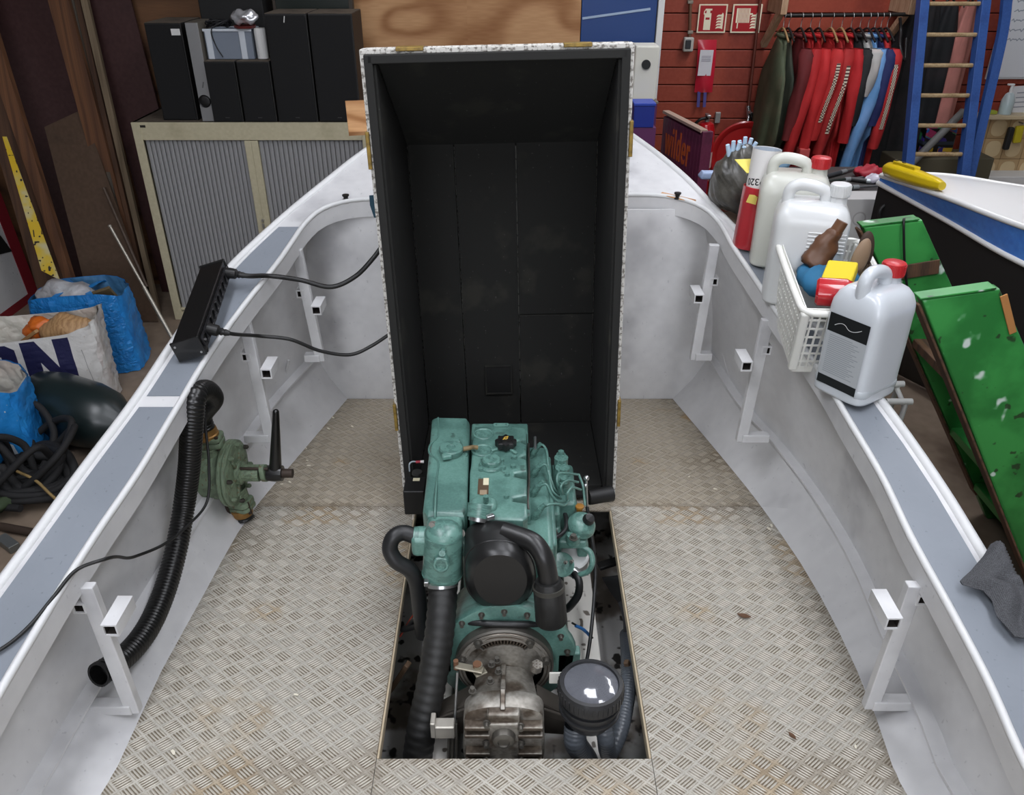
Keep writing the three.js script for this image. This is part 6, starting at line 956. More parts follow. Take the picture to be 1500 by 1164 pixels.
// ---------------------------------------------------------------- green boarding steps beside the boat
{
  const gm = (s) => std(0xffffff, 0.4, 0, { map: tex(512, 0.7, (u, v) => { const a = fbm(u, v, 5, s, 5), b = fbm(u, v, 12, s + 3, 3), c = fbm(u, v, 22, s + 7, 3); let k = mix3([54, 140, 66], [34, 110, 48], sstep(0.4, 0.7, a)); k = mix3(k, [196, 208, 200], sstep(0.74, 0.82, b)); return mix3(k, [30, 40, 24], sstep(0.74, 0.8, c) * 0.7); }) });
  const green = gm(651), green2 = gm(661), woodEdge = std(0xffffff, 0.75, 0, { map: woodTex([104, 74, 52], [54, 40, 32], 671, [0.2, 0.8], 3) });
  const o = thing('boarding_steps', 'green painted wooden boarding steps leaning by the starboard side', 'steps');
  const zFar = -2.5, zNear = -2.0, t = 0.045;
  const stringer = (z, pl, pr, ql, qr, mat) => { const A = atZ(...pl, z), B = atZ(...pr, z); const C = atZ(...ql, z), D = atZ(...qr, z); const ext = (p, q) => { const d = q.clone().sub(p); return p.clone().addScaledVector(d, (ROOM.y0 + 0.004 - p.y) / d.y); }; const E = ext(A, C), F = ext(B, D); const g = extr([[A.x, A.y], [B.x, B.y], [F.x, F.y], [E.x, E.y]].reverse(), t, 0.008, [], 3).translate(0, 0, z - t);
    part('stringer', g, mat, o, 'green stringer board'); const top = bar(V(A.x - 0.004, A.y + 0.003, z - t / 2), V(B.x - 0.012, B.y + 0.003, z - t / 2), t + 0.001, 0.006, V(0, 1, 0), 0.002); part('worn_top_edge', top, mat, o, 'worn green edge'); part('worn_side_edge', bar(V(A.x - 0.004, A.y - 0.012, z - t / 2), V(mix(A.x, E.x, 0.9) - 0.004, mix(A.y, E.y, 0.9), z - t / 2), t + 0.003, 0.008, V(1, 0, 0)), woodEdge, o, 'bare dark wood edge'); return { A, B, E, F }; };
  const S1 = stringer(zFar, [1264, 333], [1352, 323], [1400, 650], [1495, 640], green);
  const S2 = stringer(zNear, [1350, 440], [1466, 424], [1428, 640], [1560, 640], green2);
  { const p = atZ(1283, 405, zFar + 0.004), q = atZ(1376, 390, zFar + 0.004); part('bare_band', bar(p, q, 0.006, 0.05, V(0, 1, 0)), woodEdge, o, 'unpainted brown band'); }
  part('bare_corner', bar(atZ(1470, 432, zNear + 0.003), atZ(1484, 488, zNear + 0.003), 0.02, 0.004, V(0, 0, 1)), std(0xb07a44, 0.7), o, 'bare orange wood corner');
  for (const h of [0.39, 0.03, -0.22]) { const s = (S1.A.y - h) / (S1.A.y - S1.E.y); const xa = mix(S1.A.x, S1.E.x, s) + 0.01, w = 0.2; part('tread', rbox(w, 0.03, zNear - zFar - 0.002, 0.004, [xa + w / 2, h - 0.015, (zFar + zNear) / 2 - t / 2 + 0.02]), h === 0.39 ? woodEdge : green, o); }
  // thin cord hanging over the far stringer
  solo('hanging_rope', 'thin black rope hanging down the far board of the green steps', 'rope', tube([atZ(1325, 322, zFar - 0.05), atZ(1324, 324, zFar + 0.012), atZ(1325, 380, zFar + 0.012), atZ(1330, 440, zFar + 0.012), atZ(1328, 495, zFar + 0.014)], 0.004, 40, 7), std(0x111111, 0.6));
  // white wire step stool in the gap
  { const o2 = thing('white_wire_rack', 'white metal rack standing between the boat and the green steps', 'rack'); const wm = std(0xc8c8c4, 0.5); const z = -2.45; const A = atZ(1296, 563, z), B = atZ(1324, 562, z), C = atZ(1298, 588, z + 0.1), D = atZ(1336, 588, z + 0.1); part('bar', rod(A, B, 0.011), wm, o2); part('bar', rod(C, D, 0.011), wm, o2); for (const [p, dx] of [[A, 0.0], [B, -0.02], [D, -0.02], [C, 0]]) part('leg', rod(p.clone().add(V(dx, 0, 0)), V(p.x + dx - 0.02, ROOM.y0, p.z), 0.009), wm, o2); part('bar', rod(B.clone().add(V(-0.02, -0.02, 0)), D.clone().add(V(-0.02, -0.02, 0)), 0.009), wm, o2); }
}

// ---------------------------------------------------------------- the other boat
{
  const o = thing('moored_boat', 'black hulled boat with glossy blue topside band and white deck', 'boat');
  const near = [[atZ(1291, 257, -3.93)], [atZ(1381, 287, -3.43)], [atZ(1500, 332, -3.01)], [V(2.25, 0.62, -2.4)], [V(2.7, 0.62, -1.7)], [V(3.1, 0.62, -1.0)]].map(a => a[0]);
  const low = [atZ(1289, 268, -3.93), atZ(1390, 323, -3.43), atZ(1500, 385, -3.01), V(2.25, 0.46, -2.4), V(2.7, 0.46, -1.7), V(3.1, 0.46, -1.0)];
  const far = [atZ(1292, 256, -3.935), V(2.02, 0.61, -3.8), atH(1500, 275, 0.62), V(2.9, 0.62, -3.2), V(3.5, 0.62, -2.6), V(4.0, 0.62, -1.9)];
  const N = curvePts(near, 30), L = curvePts(low, 30), F = curvePts(far, 30);
  const blueM = phys(0xffffff, 0.3, { map: tex(256, 0.4, (u, v) => { const a = fbm(u, v, 20, 701, 3); return mix3([72, 144, 232], [50, 116, 212], a); }), bumpMap: grey(256, 0.25, (u, v) => fbm(u, v, 12, 703, 3)), bumpScale: 0.0012, clearcoat: 0.6, clearcoatRoughness: 0.15 });
  const blackM = std(0x141313, 0.6), whiteM = phys(0xdcdcda, 0.35, { clearcoat: 0.3 });
  part('blue_topside', plateFrom(N.map((p, i) => [p, p.clone().lerp(L[i], 0.5), L[i]]).map(r => r.slice().reverse()), 0.006), blueM, o, 'glossy blue topside');
  part('far_topside', plateFrom(F.map((p) => [p, p.clone().add(V(0.0, -0.15, 0.01))]), 0.006), blueM, o);
  part('lower_rail', tube(L.map(p => p.clone().add(V(-0.006, 0, -0.004))), 0.014, 80, 8), whiteM, o, 'white rubbing strake'); part('upper_rail', tube(N, 0.013, 80, 8), whiteM, o); part('far_rail', tube(F, 0.013, 80, 8), whiteM, o);
  part('deck', plateFrom(N.map((p, i) => { const q = F[i]; return [0, 0.25, 0.5, 0.75, 1].map(t => p.clone().lerp(q, t).add(V(0, 0.03 * Math.sin(t * Math.PI) * Math.min(1, i / 6), 0))); }), 0.006), whiteM, o, 'white deck');
  const inward = (p, i, k, y) => { const c = p.clone().lerp(F[i], k); c.y = y; return c; };
  part('black_hull', plateFrom(L.map((p, i) => [p, inward(p, i, 0.03, 0.25), inward(p, i, 0.1, 0), inward(p, i, 0.25, -0.25), inward(p, i, 0.5, -0.36)]).map(r => r.slice().reverse()), 0.006), blackM, o, 'matt black hull');
  part('black_hull', plateFrom(F.map((p, i) => { const q = i => 0; const c = (k, y) => { const d = p.clone().lerp(L[i], k); d.y = y; return d; }; return [c(0, 0.46), c(0.05, 0.2), c(0.25, -0.25), c(0.5, -0.36)]; }), 0.006), blackM, o);
  // towing ring on the stem
  { const p = atZ(1297, 310, -3.86); part('stem_ring', xf(new THREE.TorusGeometry(0.035, 0.009, 10, 28), p, [0, 0.3, 0]), blackM, o); }
  // yellow moulding lashed along the bow
  { const a = atZ(1296, 254, -3.9), b = atZ(1378, 281, -3.45); const s = thing('yellow_paddle_cover', 'yellow plastic moulding lying along the bow of the black boat', 'moulding'); const d = b.clone().sub(a), q = quatTo(V(0, 1, 0), d), L2 = d.length(); const yM = phys(0xd6b915, 0.32, { clearcoat: 0.4 });
    part('body', place(lathe([[0, 0], [0.022, 0.004], [0.034, 0.03], [0.038, 0.12], [0.036, L2 * 0.6], [0.028, L2 * 0.9], [0.018, L2], [0, L2]], 24), a.clone().add(V(0, 0.025, 0)), q), yM, s); part('ridge', bar(a.clone().lerp(b, 0.15).add(V(0, 0.062, 0)), a.clone().lerp(b, 0.55).add(V(0, 0.062, 0)), 0.03, 0.02), yM, s); for (const t of [0.16, 0.3]) part('slot', rbox(0.012, 0.006, 0.02, 0.002, a.clone().lerp(b, t).add(V(0, 0.073, 0))), std(0x3a3208, 0.7), s); }
}

// ---------------------------------------------------------------- the red wall and what hangs on it
{
  const ZW = ROOM.z0 + 0.02, W3 = (x, y, dz = 0) => atZ(x, y, ZW + dz);
  const rectPx = (x0, y0, x1, y1, dz, t) => { const a = W3(x0, y0, dz), b = W3(x1, y1, dz); return { w: b.x - a.x, h: a.y - b.y, c: V((a.x + b.x) / 2, (a.y + b.y) / 2, ZW + dz) }; };
  // fire signs
  const sign = (label, x0, x1, draw) => { const r = rectPx(x0, 6, x1, 48, 0.012); const t = canvasTex(256, 256, (c, w, h) => { c.fillStyle = '#e6dcc0'; c.fillRect(0, 0, w, h); c.fillStyle = '#a3161d'; c.fillRect(12, 12, w - 24, h - 24); c.fillStyle = '#e9e2c6'; draw(c); for (let k = 0; k < 5; k++) { c.beginPath(); c.moveTo(165, 220 - k * 26); c.quadraticCurveTo(200, 205 - k * 26, 228, 225 - k * 26); c.quadraticCurveTo(232, 190 - k * 26, 216, 178 - k * 26); c.quadraticCurveTo(214, 200 - k * 26, 190, 196 - k * 26); c.quadraticCurveTo(170, 196 - k * 26, 165, 220 - k * 26); c.fill(); } });
    const o = thing('fire_safety_sign', label, 'sign'); part('plate', rbox(r.w, r.h, 0.006, 0.001, r.c), std(0xd8cdb0, 0.5), o); part('print', new THREE.PlaneGeometry(r.w, r.h).translate(r.c.x, r.c.y, r.c.z + 0.004), std(0xffffff, 0.45, 0, { map: t }), o, 'red fire pictogram'); };
  sign('red fire sign showing an extinguisher and flames', 1024.5, 1061.5, c => { c.fillRect(55, 80, 62, 150); c.fillRect(70, 50, 34, 34); c.fillRect(60, 40, 60, 16); c.beginPath(); c.moveTo(62, 52); c.quadraticCurveTo(48, 60, 52, 92); c.lineWidth = 9; c.strokeStyle = '#e9e2c6'; c.stroke(); c.fillStyle = '#a3161d'; c.fillRect(68, 118, 36, 20); c.fillStyle = '#e9e2c6'; });
  sign('red fire sign showing a hose reel and flames', 1074.5, 1111.5, c => { for (let k = 0; k < 9; k++) c.fillRect(44 + k * 12, 36, 8, 130); c.fillRect(36, 36, 8, 130); c.fillRect(150, 36, 6, 130); c.fillRect(50, 166, 10, 50); c.fillRect(156, 80, 24, 14); });
  // switch on its conduit
  { const o = thing('wall_switch', 'grey wall switch at the end of a thin brown conduit', 'switch'); const a = W3(1012, -20, 0.03), b = W3(1010, 58, 0.03); part('conduit', rod(a, b, 0.012), std(0x6b4a36, 0.6), o); part('box', rbox(0.075, 0.1, 0.05, 0.012, W3(1008, 65, 0.035)), std(0xb6b4ac, 0.5), o); part('rocker', rbox(0.042, 0.062, 0.012, 0.006, W3(1008, 65, 0.062)), std(0x2e3033, 0.4), o); for (const y of [3, 47]) part('clip', rbox(0.04, 0.022, 0.03, 0.004, W3(1011, y, 0.03)), std(0x8d8578, 0.5), o); }
  // fire blanket pouch
  { const o = thing('fire_blanket_pouch', 'pinkish red fire blanket pouch with white label on the red wall', 'pouch'); const g = []; const rows = [[58, 1022, 1050], [72, 1022, 1049], [100, 1020, 1047], [124, 1018, 1044], [135, 1017, 1043]].map(([y, a, b], i) => [0, 0.25, 0.5, 0.75, 1].map(t => { const p = W3(mix(a, b, t), y, 0.03); p.z += [0.004, 0.02, 0.03, 0.035, 0.008][i] * Math.sin(t * Math.PI) + 0.005; return p; })); part('pouch', plateFrom(rows.map(r => r.slice()).reverse(), 0.006), phys(0xc02438, 0.35, { clearcoat: 0.3 }), o); const r = rectPx(1026, 73, 1041, 111, 0.07); part('label', rbox(r.w, r.h, 0.002, 0, r.c, [0.06, 0, 0]), std(0xd8d6da, 0.5), o, 'white printed label'); for (let k = 0; k < 6; k++) part('label_line', rbox(r.w * 0.7, 0.004, 0.001, 0, r.c.clone().add(V(0, r.h * (0.38 - k * 0.06), 0.0035)), [0.06, 0, 0]), std(0x8d8a96, 0.6), o); for (const x of [1024, 1033]) part('pull_tape', bar(W3(x, 134, 0.04), W3(x - 1.5, 157, 0.04), 0.024, 0.004, V(0, 0, 1)), std(0x4b4584, 0.6), o, 'blue pull tape'); }
  // water pipe and tap
  { const o = thing('water_tap', 'chrome tap at the foot of a thin red-brown wall pipe', 'tap'); part('pipe', rod(W3(1116, -20, 0.03), W3(1096, 158, 0.03), 0.011), std(0x5e2c20, 0.5), o); const ch = std(0xc9cacb, 0.2, 0.9); part('valve', [rod(W3(1096, 155, 0.04), W3(1097, 172, 0.05), 0.018), rod(W3(1096, 162, 0.04), W3(1102, 168, 0.09), 0.014)], ch, o); part('spout', rod(W3(1097, 170, 0.06), W3(1094, 182, 0.07), 0.012), ch, o); part('handle', rod(W3(1099, 166, 0.1), W3(1104, 176, 0.1), 0.014), std(0x1a1a1a, 0.4), o); }
  // extinguisher
  { const o = thing('fire_extinguisher', 'red fire extinguisher standing behind the maroon crate', 'extinguisher'); const c = atZ(1031, 215, ZW + 0.16), t = atZ(1031, 178, ZW + 0.16).y, b = t - 0.62; part('cylinder', lathe([[0, b], [0.066, b], [0.07, b + 0.02], [0.07, t - 0.06], [0.055, t - 0.015], [0.03, t], [0, t]], 32, [c.x, 0, c.z]), phys(0xb0141c, 0.28, { clearcoat: 0.5 }), o); part('valve', [cyl(0.02, 0.018, 0.05, [c.x, t + 0.02, c.z]), rbox(0.03, 0.016, 0.09, 0.004, [c.x, t + 0.05, c.z + 0.02])], std(0xb7b7b5, 0.3, 0.8), o); part('hose', tube([[c.x, t + 0.03, c.z + 0.02], [c.x - 0.06, t + 0.02, c.z + 0.03], [c.x - 0.1, t - 0.05, c.z], [c.x - 0.09, t - 0.2, c.z]], 0.012, 30, 8), std(0x151515, 0.5), o); part('label_band', lathe([[0.0706, t - 0.34], [0.0706, t - 0.22]], 32, [c.x, 0, c.z]), std(0xd0b4b0, 0.5), o); part('small_print', lathe([[0.0708, t - 0.44], [0.0708, t - 0.36]], 32, [c.x, 0, c.z]), std(0xc07a78, 0.5), o); part('wall_bracket', rbox(0.04, 0.08, 0.03, 0.004, W3(1051, 172, 0.02)), std(0xa0a09c, 0.4, 0.5), o); part('stand', cyl(0.05, 0.05, b - ROOM.y0, [c.x, (b + ROOM.y0) / 2, c.z], [0, 0, 0], 16), std(0x2a2a2a, 0.6), o); }
  // hose reel
  { const o = thing('fire_hose_reel', 'large red fire hose reel disc on the red wall', 'hose reel'); const c = W3(1087, 226, 0.15); part('disc', xf(lathe([[0, 0.03], [0.06, 0.03], [0.07, 0.01], [0.2, 0.012], [0.225, 0.03], [0.245, 0.034], [0.255, 0.026], [0.25, 0.01], [0.23, 0.0], [0, 0]], 56), c, [Math.PI / 2, 0, 0]), phys(0x9e1a1c, 0.3, { clearcoat: 0.4 }), o); part('hose_coils', xf(lathe([[0.12, -0.1], [0.21, -0.1], [0.215, -0.09], [0.21, -0.075], [0.215, -0.06], [0.21, -0.045], [0.215, -0.03], [0.2, -0.01], [0.12, -0.01]], 40), c, [Math.PI / 2, 0, 0]), std(0x1d1b1a, 0.6), o); part('hub', cyl(0.04, 0.04, 0.14, c.clone().add(V(0, 0, -0.06)), [Math.PI / 2, 0, 0]), std(0x77130f, 0.4), o); }

  // clothes rail
  const RZ = ZW + 0.3, rail = { a: atZ(1150, 23, RZ), b: atZ(1332, 21, RZ) };
  { const o = thing('clothes_rail', 'black clothes rail between two pale wooden wall brackets', 'rail'); const wd = std(0xffffff, 0.7, 0, { map: woodTex([196, 166, 136], [150, 116, 86], 801, [0.2, 0.5], 3) }); part('tube', rod(rail.a, rail.b, 0.013), std(0x1b1815, 0.5, 0.3), o); for (const [x, s] of [[1149, -1], [1336, 1]]) { const p = atZ(x, 12, RZ + 0.03); part('bracket_arm', rbox(0.045, 0.12, 0.34, 0.004, [p.x - 0.005, p.y + 0.02, RZ - 0.12]), wd, o); const e = atZ(x - 4, 18, RZ - 0.02), f = W3(x === 1149 ? 1124 : 1310, 66, 0.02); part('bracket_brace', bar(V(p.x, e.y, RZ - 0.04), V(p.x - 0.02, f.y, ZW + 0.02), 0.045, 0.045), wd, o); } }
  // garments: shoulders on a hanger, a hanging body with folds, the near sleeve towards us
  const fabric = (c, s) => std(0xffffff, 0.8, 0, { map: tex(128, 0.5, (u, v) => { const a = fbm(u, v, 5, s, 4), k = (a - 0.5) * 46; return [c[0] + k, c[1] + k * 0.6, c[2] + k * 0.6]; }) });
  const hangM = std(0x9a7a52, 0.6), hangK = std(0x161616, 0.5), hook = std(0xb5b5b2, 0.3, 0.8);
  const check = canvasTex(64, 512, (c, w, h) => { c.fillStyle = '#c9c0ac'; c.fillRect(0, 0, w, h); c.fillStyle = '#4a2a26'; for (let j = 0; j < 64; j++) for (let i = 0; i < 8; i++) if ((i + j) % 2) c.fillRect(i * 8, j * 8, 8, 8); });
  function garment(name, label, cat, px0, colour, seed, o = {}) {
    const g = thing(name, label, cat, V(0, 0, 0), o.group); const M1 = fabric(colour, seed); const c = atZ(px0, 22, RZ); const yTop = rail.a.y - 0.13, yEnd = o.end ?? -0.25, w = o.w ?? 0.075;
    const rows = []; const n = 28; for (let i = 0; i <= 18; i++) { const t = i / 18, y = mix(yTop, yEnd, t); const depth = mix(0.1, 0.23, Math.min(1, t * 6)) * (t > 0.5 ? 0.72 : 1), wd = w * (0.55 + 0.45 * Math.min(1, t * 5)); const r = []; for (let k = 0; k < n; k++) { const a = k / n * Math.PI * 2; const f = 1 + 0.16 * Math.sin(a * 5 + seed) * Math.min(1, t * 2.5) + 0.1 * Math.sin(a * 3 + t * 7 + seed); r.push(V(c.x + Math.cos(a) * wd / 2 * f + (o.swing ?? 0) * t, y - 0.05 * Math.abs(Math.sin(a)) * (1 - t), RZ + Math.sin(a) * depth * f)); } rows.push([...r, r[0]]); }
    part('body', merge([grid(rows.slice().reverse()), grid([rows[0], rows[0].map(() => V(c.x, yTop + 0.02, RZ))].reverse())]), M1, g);
    const sl = o.sleeve ?? 0.62; if (sl) { const s0 = V(c.x, yTop - 0.06, RZ + 0.2), dx = o.sx ?? -0.03; const pts = [s0, s0.clone().add(V(dx * 0.2, -sl * 0.3, 0.05)), s0.clone().add(V(dx * 0.7, -sl * 0.65, 0.07)), s0.clone().add(V(dx, -sl, 0.06))]; const cv = curvePts(pts, 14); const rw = cv.map((p, i) => { const t = i / 14, R = mix(0.062, 0.042, t) * (i === 0 ? 0.6 : 1); const r = []; for (let k = 0; k < 16; k++) { const a = k / 16 * Math.PI * 2, f = 1 + 0.12 * Math.sin(a * 3 + t * 9 + seed); r.push(V(p.x + Math.cos(a) * R * 0.85 * f, p.y, p.z + Math.sin(a) * R * f)); } return [...r, r[0]]; });
      part('sleeve', merge([grid(rw.slice().reverse()), grid([rw[14], rw[14].map(() => cv[14].clone())].reverse())]), o.sleeveMat || M1, g); if (o.check) { const p2 = cv.map(p => p.clone().add(V(0, 0, 0.058))); const cg = []; const rws = p2.slice(2, 12).map((p, i2) => { const i = i2 + 2; const R = mix(0.062, 0.042, i / 14); const q = p.clone(); q.z = cv[i].z + R * 1.12; return [q.clone().add(V(-0.013, 0, -0.003)), q.clone().add(V(0.013, 0, -0.003))]; }); const gg = plateFrom(rws.map(r => r.slice().reverse()), -0.002); const uv = gg.attributes.uv, ps = gg.attributes.position; for (let i = 0; i < uv.count; i++) { uv.setXY(i, clamp((ps.getX(i) - c.x - dx * 0.5) * 20 + 0.5), (s0.y - ps.getY(i)) / sl); } part('checked_tape', gg, std(0xffffff, 0.6, 0, { map: check }), g, 'black and white checked tape'); }
      if (o.cuff) part('cuff', rbox(0.075, 0.07, 0.09, 0.01, cv[14].clone().add(V(0, -0.03, 0))), std(o.cuff, 0.8), g, 'pale cuff'); }
    part('collar', xf(new THREE.TorusGeometry(0.032, 0.014, 8, 18), [c.x, yTop + 0.005, RZ], [Math.PI / 2, 0, 0], [0.8, 2.0, 1]), M1, g);
    const hgr = o.hanger ? hangM : hangK; part('hanger', tube([[c.x, yTop - 0.02, RZ + 0.17], [c.x, yTop + 0.035, RZ + 0.06], [c.x, yTop + 0.05, RZ], [c.x, yTop + 0.035, RZ - 0.06], [c.x, yTop - 0.02, RZ - 0.17]], 0.008, 24, 6), hgr, g); part('hook', tube([[c.x, yTop + 0.05, RZ], [c.x, rail.a.y - 0.03, RZ + 0.0], [c.x, rail.a.y - 0.005, RZ + 0.02], [c.x, rail.a.y + 0.019, RZ], [c.x, rail.a.y - 0.005, RZ - 0.02]], 0.003, 24, 6), hook, g);
    return g;
  }
  garment('waders', 'olive green waders hanging at the end of the clothes rail', 'waders', 1150, [82, 86, 64], 811, { w: 0.12, sleeve: 0.0, swing: -0.05, hanger: true, end: -0.35 });
  garment('waders', 'dark olive wader leg hanging behind the olive waders', 'waders', 1158, [46, 50, 38], 813, { w: 0.1, sleeve: 0, end: -0.3 });
  garment('coverall', 'dark red coverall at the end of the red row beside the waders', 'coverall', 1176, [92, 18, 20], 815, { sleeve: 0.6, sx: -0.06 });
  garment('coverall', 'bright red coverall with a pale badge and long creased sleeve', 'coverall', 1190, [168, 26, 28], 817, { sx: -0.1, sleeve: 0.72 });
  garment('coverall', 'bright red coverall with paint stained cuff beside the badge coverall', 'coverall', 1203, [176, 28, 30], 819, { sx: -0.05, sleeve: 0.66, cuff: 0xb84b48 });
  garment('coverall', 'red coverall with a checked tape sleeve next to the stained coverall', 'coverall', 1221, [164, 26, 26], 821, { sx: -0.09, sleeve: 0.6, check: true, hanger: true });
  garment('coverall', 'red coverall with a longer checked tape sleeve on a wooden hanger', 'coverall', 1236, [150, 24, 24], 823, { sx: -0.1, sleeve: 0.7, check: true, hanger: true });
  garment('coverall', 'plain bright red coverall next to the black jacket', 'coverall', 1250, [172, 24, 28], 825, { sx: -0.0, sleeve: 0.62 });
  garment('jacket', 'black jacket squeezed between red and grey clothes', 'jacket', 1263, [22, 22, 24], 827, { sleeve: 0.5, end: 0.2 });
  garment('jacket', 'light grey jacket beside the light blue coverall', 'jacket', 1275, [164, 162, 158], 829, { sleeve: 0.3, end: 0.45, sx: -0.04 });
  garment('coverall', 'light blue coverall with dark spots and a pale cuff', 'coverall', 1285, [98, 142, 190], 831, { sx: -0.12, sleeve: 0.85, cuff: 0xcfc6bd, w: 0.085 });
  garment('coverall', 'navy blue coverall behind the light blue one', 'coverall', 1294, [24, 34, 84], 833, { sleeve: 0.5 });
  garment('coverall', 'red coverall with checked shoulder at the end of the rail', 'coverall', 1303, [166, 28, 30], 835, { sx: -0.03, sleeve: 0.66, check: true, w: 0.09 });
  // dark clothes behind the ladder
  const dk = (label, x, colour, seed, z, w, end, name = 'wetsuit') => { const g = thing(name, label, name === 'wetsuit' ? 'wetsuit' : 'coverall'); const c = atZ(x, 20, z); const rows = []; for (let i = 0; i <= 16; i++) { const t = i / 16, y = mix(c.y + 0.06, end, t), r = []; for (let k = 0; k < 30; k++) { const a = k / 30 * Math.PI * 2, f = 1 + 0.13 * Math.sin(a * 6 + seed + t * 2); r.push(V(c.x + Math.cos(a) * w / 2 * f * (0.5 + 0.5 * Math.min(1, t * 5)), y, z + Math.sin(a) * 0.07 * f)); } rows.push([...r, r[0]]); } part('body', merge([grid(rows.slice().reverse()), grid([rows[0], rows[0].map(() => V(c.x, c.y + 0.07, z))].reverse())]), fabric(colour, seed), g); part('hanger', tube([[c.x - w * 0.25, c.y + 0.04, z], [c.x, c.y + 0.1, z], [c.x + w * 0.25, c.y + 0.04, z]], 0.008, 16, 6), hangK, g); part('hook', tube([[c.x, c.y + 0.1, z], [c.x, c.y + 0.16, z], [c.x, c.y + 0.18, ZW + 0.02]], 0.004, 12, 6), hook, g); return g; };
  dk('black wetsuit hanging on the wall behind the ladder rungs', 1358, [26, 27, 29], 841, ZW + 0.14, 0.26, -0.25);
  dk('black wetsuit hanging beside the pink coverall behind the ladder', 1388, [20, 21, 24], 843, ZW + 0.14, 0.22, -0.2);
  dk('black wetsuit hanging between the red coverall and the ladder', 1335, [22, 22, 24], 845, ZW + 0.12, 0.2, -0.3);
  dk('pale pink coverall hanging behind the ladder', 1417, [186, 122, 112], 847, ZW + 0.12, 0.15, -0.02, 'coverall');
  { const p = atZ(1316, 60, RZ); solo('spare_hanger', 'empty black plastic hanger at the end of the rail', 'hanger', tube([[rail.b.x - 0.06, rail.b.y - 0.02, RZ], [p.x, rail.b.y - 0.1, RZ], [p.x - 0.03, rail.b.y - 0.2, RZ + 0.12], [p.x + 0.01, rail.b.y - 0.28, RZ + 0.14], [p.x + 0.03, rail.b.y - 0.15, RZ + 0.05]], 0.011, 40, 8), hangK); }

  // ladder
  { const o = thing('blue_ladder', 'blue ladder with pale wooden rungs leaning on the red wall', 'ladder'); const bl = std(0xffffff, 0.45, 0, { map: speck([46, 80, 142], [32, 58, 112], 0.4, 851, 256, 0.5) }), wd = std(0xffffff, 0.7, 0, { map: woodTex([176, 154, 118], [122, 98, 66], 853, [0.6, 0.2], 4) });
    const zT = -5.95, zB = -5.6; const L0 = atZ(1352, 0, zT), L1 = atZ(1328, 262, zB), R0 = atZ(1442, 0, zT), R1 = atZ(1410, 262, zB); const down = (a, b) => { const d = b.clone().sub(a); return [a.clone().addScaledVector(d, -0.6), a.clone().addScaledVector(d, (ROOM.y0 + 0.01 - a.y) / d.y)]; };
    const [lt, lb] = down(L0, L1), [rt, rb] = down(R0, R1); part('stile', bar(lt, lb, 0.06, 0.07, V(0, 0, 1)), bl, o); part('stile', bar(rt, rb, 0.06, 0.07, V(0, 0, 1)), bl, o);
    const yAt = (a, b, y) => a.clone().lerp(b, (y - a.y) / (b.y - a.y)); for (const y of [-38, 5.5, 51, 96, 140, 184, 226]) { const zz = mix(zT, zB, y / 262), h = atZ(1400, y, zz).y; part('rung', bar(yAt(lt, lb, h), yAt(rt, rb, h), 0.035, 0.026, V(0, 1, 0), 0.01), wd, o); } for (let h = -0.15; h > -0.4; h -= 0.23) part('rung', bar(yAt(lt, lb, h), yAt(rt, rb, h), 0.035, 0.026, V(0, 1, 0), 0.01), wd, o);
    const p0 = atZ(1478, -20, -5.98), p1 = atZ(1470, 40, -5.95), p2 = atZ(1450, 130, -5.85), p3 = atZ(1426, 232, -5.72); const s2 = thing('blue_pole', 'curved blue painted pole leaning beside the ladder', 'pole'); part('shaft', sweepBar([p0.clone().add(V(0.03, 0.2, 0)), p0, p1, p2, p3, p3.clone().add(p3.clone().sub(p2).multiplyScalar((ROOM.y0 + 0.01 - p3.y) / (p3.y - p2.y)))]), bl, s2); }
  function sweepBar(pts) { const c = curvePts(pts, 20); const rows = c.map(p => [[-0.03, -0.02], [0.03, -0.02], [0.03, 0.02], [-0.03, 0.02], [-0.03, -0.02]].map(q => V(p.x + q[0], p.y, p.z + q[1]))); return grid(rows.reverse(), false, false); }
  { const a = atZ(1330, 245, -6.0), b = atZ(1411, 163, -6.2); solo('grey_pipe', 'grey plastic pipe leaning behind the ladder', 'pipe', rod(a.clone().add(a.clone().sub(b).multiplyScalar(0.3)), b, 0.028), std(0x6b6b69, 0.5)); }
  // bright packet and box behind the ladder foot
  { const p = atZ(1372, 205, -6.25); const t = canvasTex(128, 128, (c, w, h) => { const g = ['#1b4f8f', '#2a7a4a', '#b06a1c', '#8a2a50', '#3a2a80']; for (let k = 0; k < 40; k++) { c.fillStyle = g[k % 5]; c.beginPath(); c.arc((k * 53) % w, 40 + (k * 37) % 90, 16, 0, 7); c.fill(); } c.fillStyle = '#c9a62a'; c.fillRect(20, 30, 90, 18); c.fillStyle = '#2a3440'; c.fillRect(0, 0, w, 16); }); solo('detergent_packet', 'brightly printed packet behind the ladder', 'packet', rbox(0.24, 0.2, 0.1, 0.02, p), std(0xffffff, 0.4, 0, { map: (t.repeat.set(4, 5), t.wrapS = t.wrapT = THREE.RepeatWrapping, t) })); const y = p.y - 0.1; solo('grey_bench_box', 'long grey box under the printed packet behind the ladder', 'box', rbox(0.75, y - ROOM.y0, 0.3, 0.01, [p.x + 0.02, (y + ROOM.y0) / 2, -6.25]), std(0x55503f, 0.7)); }

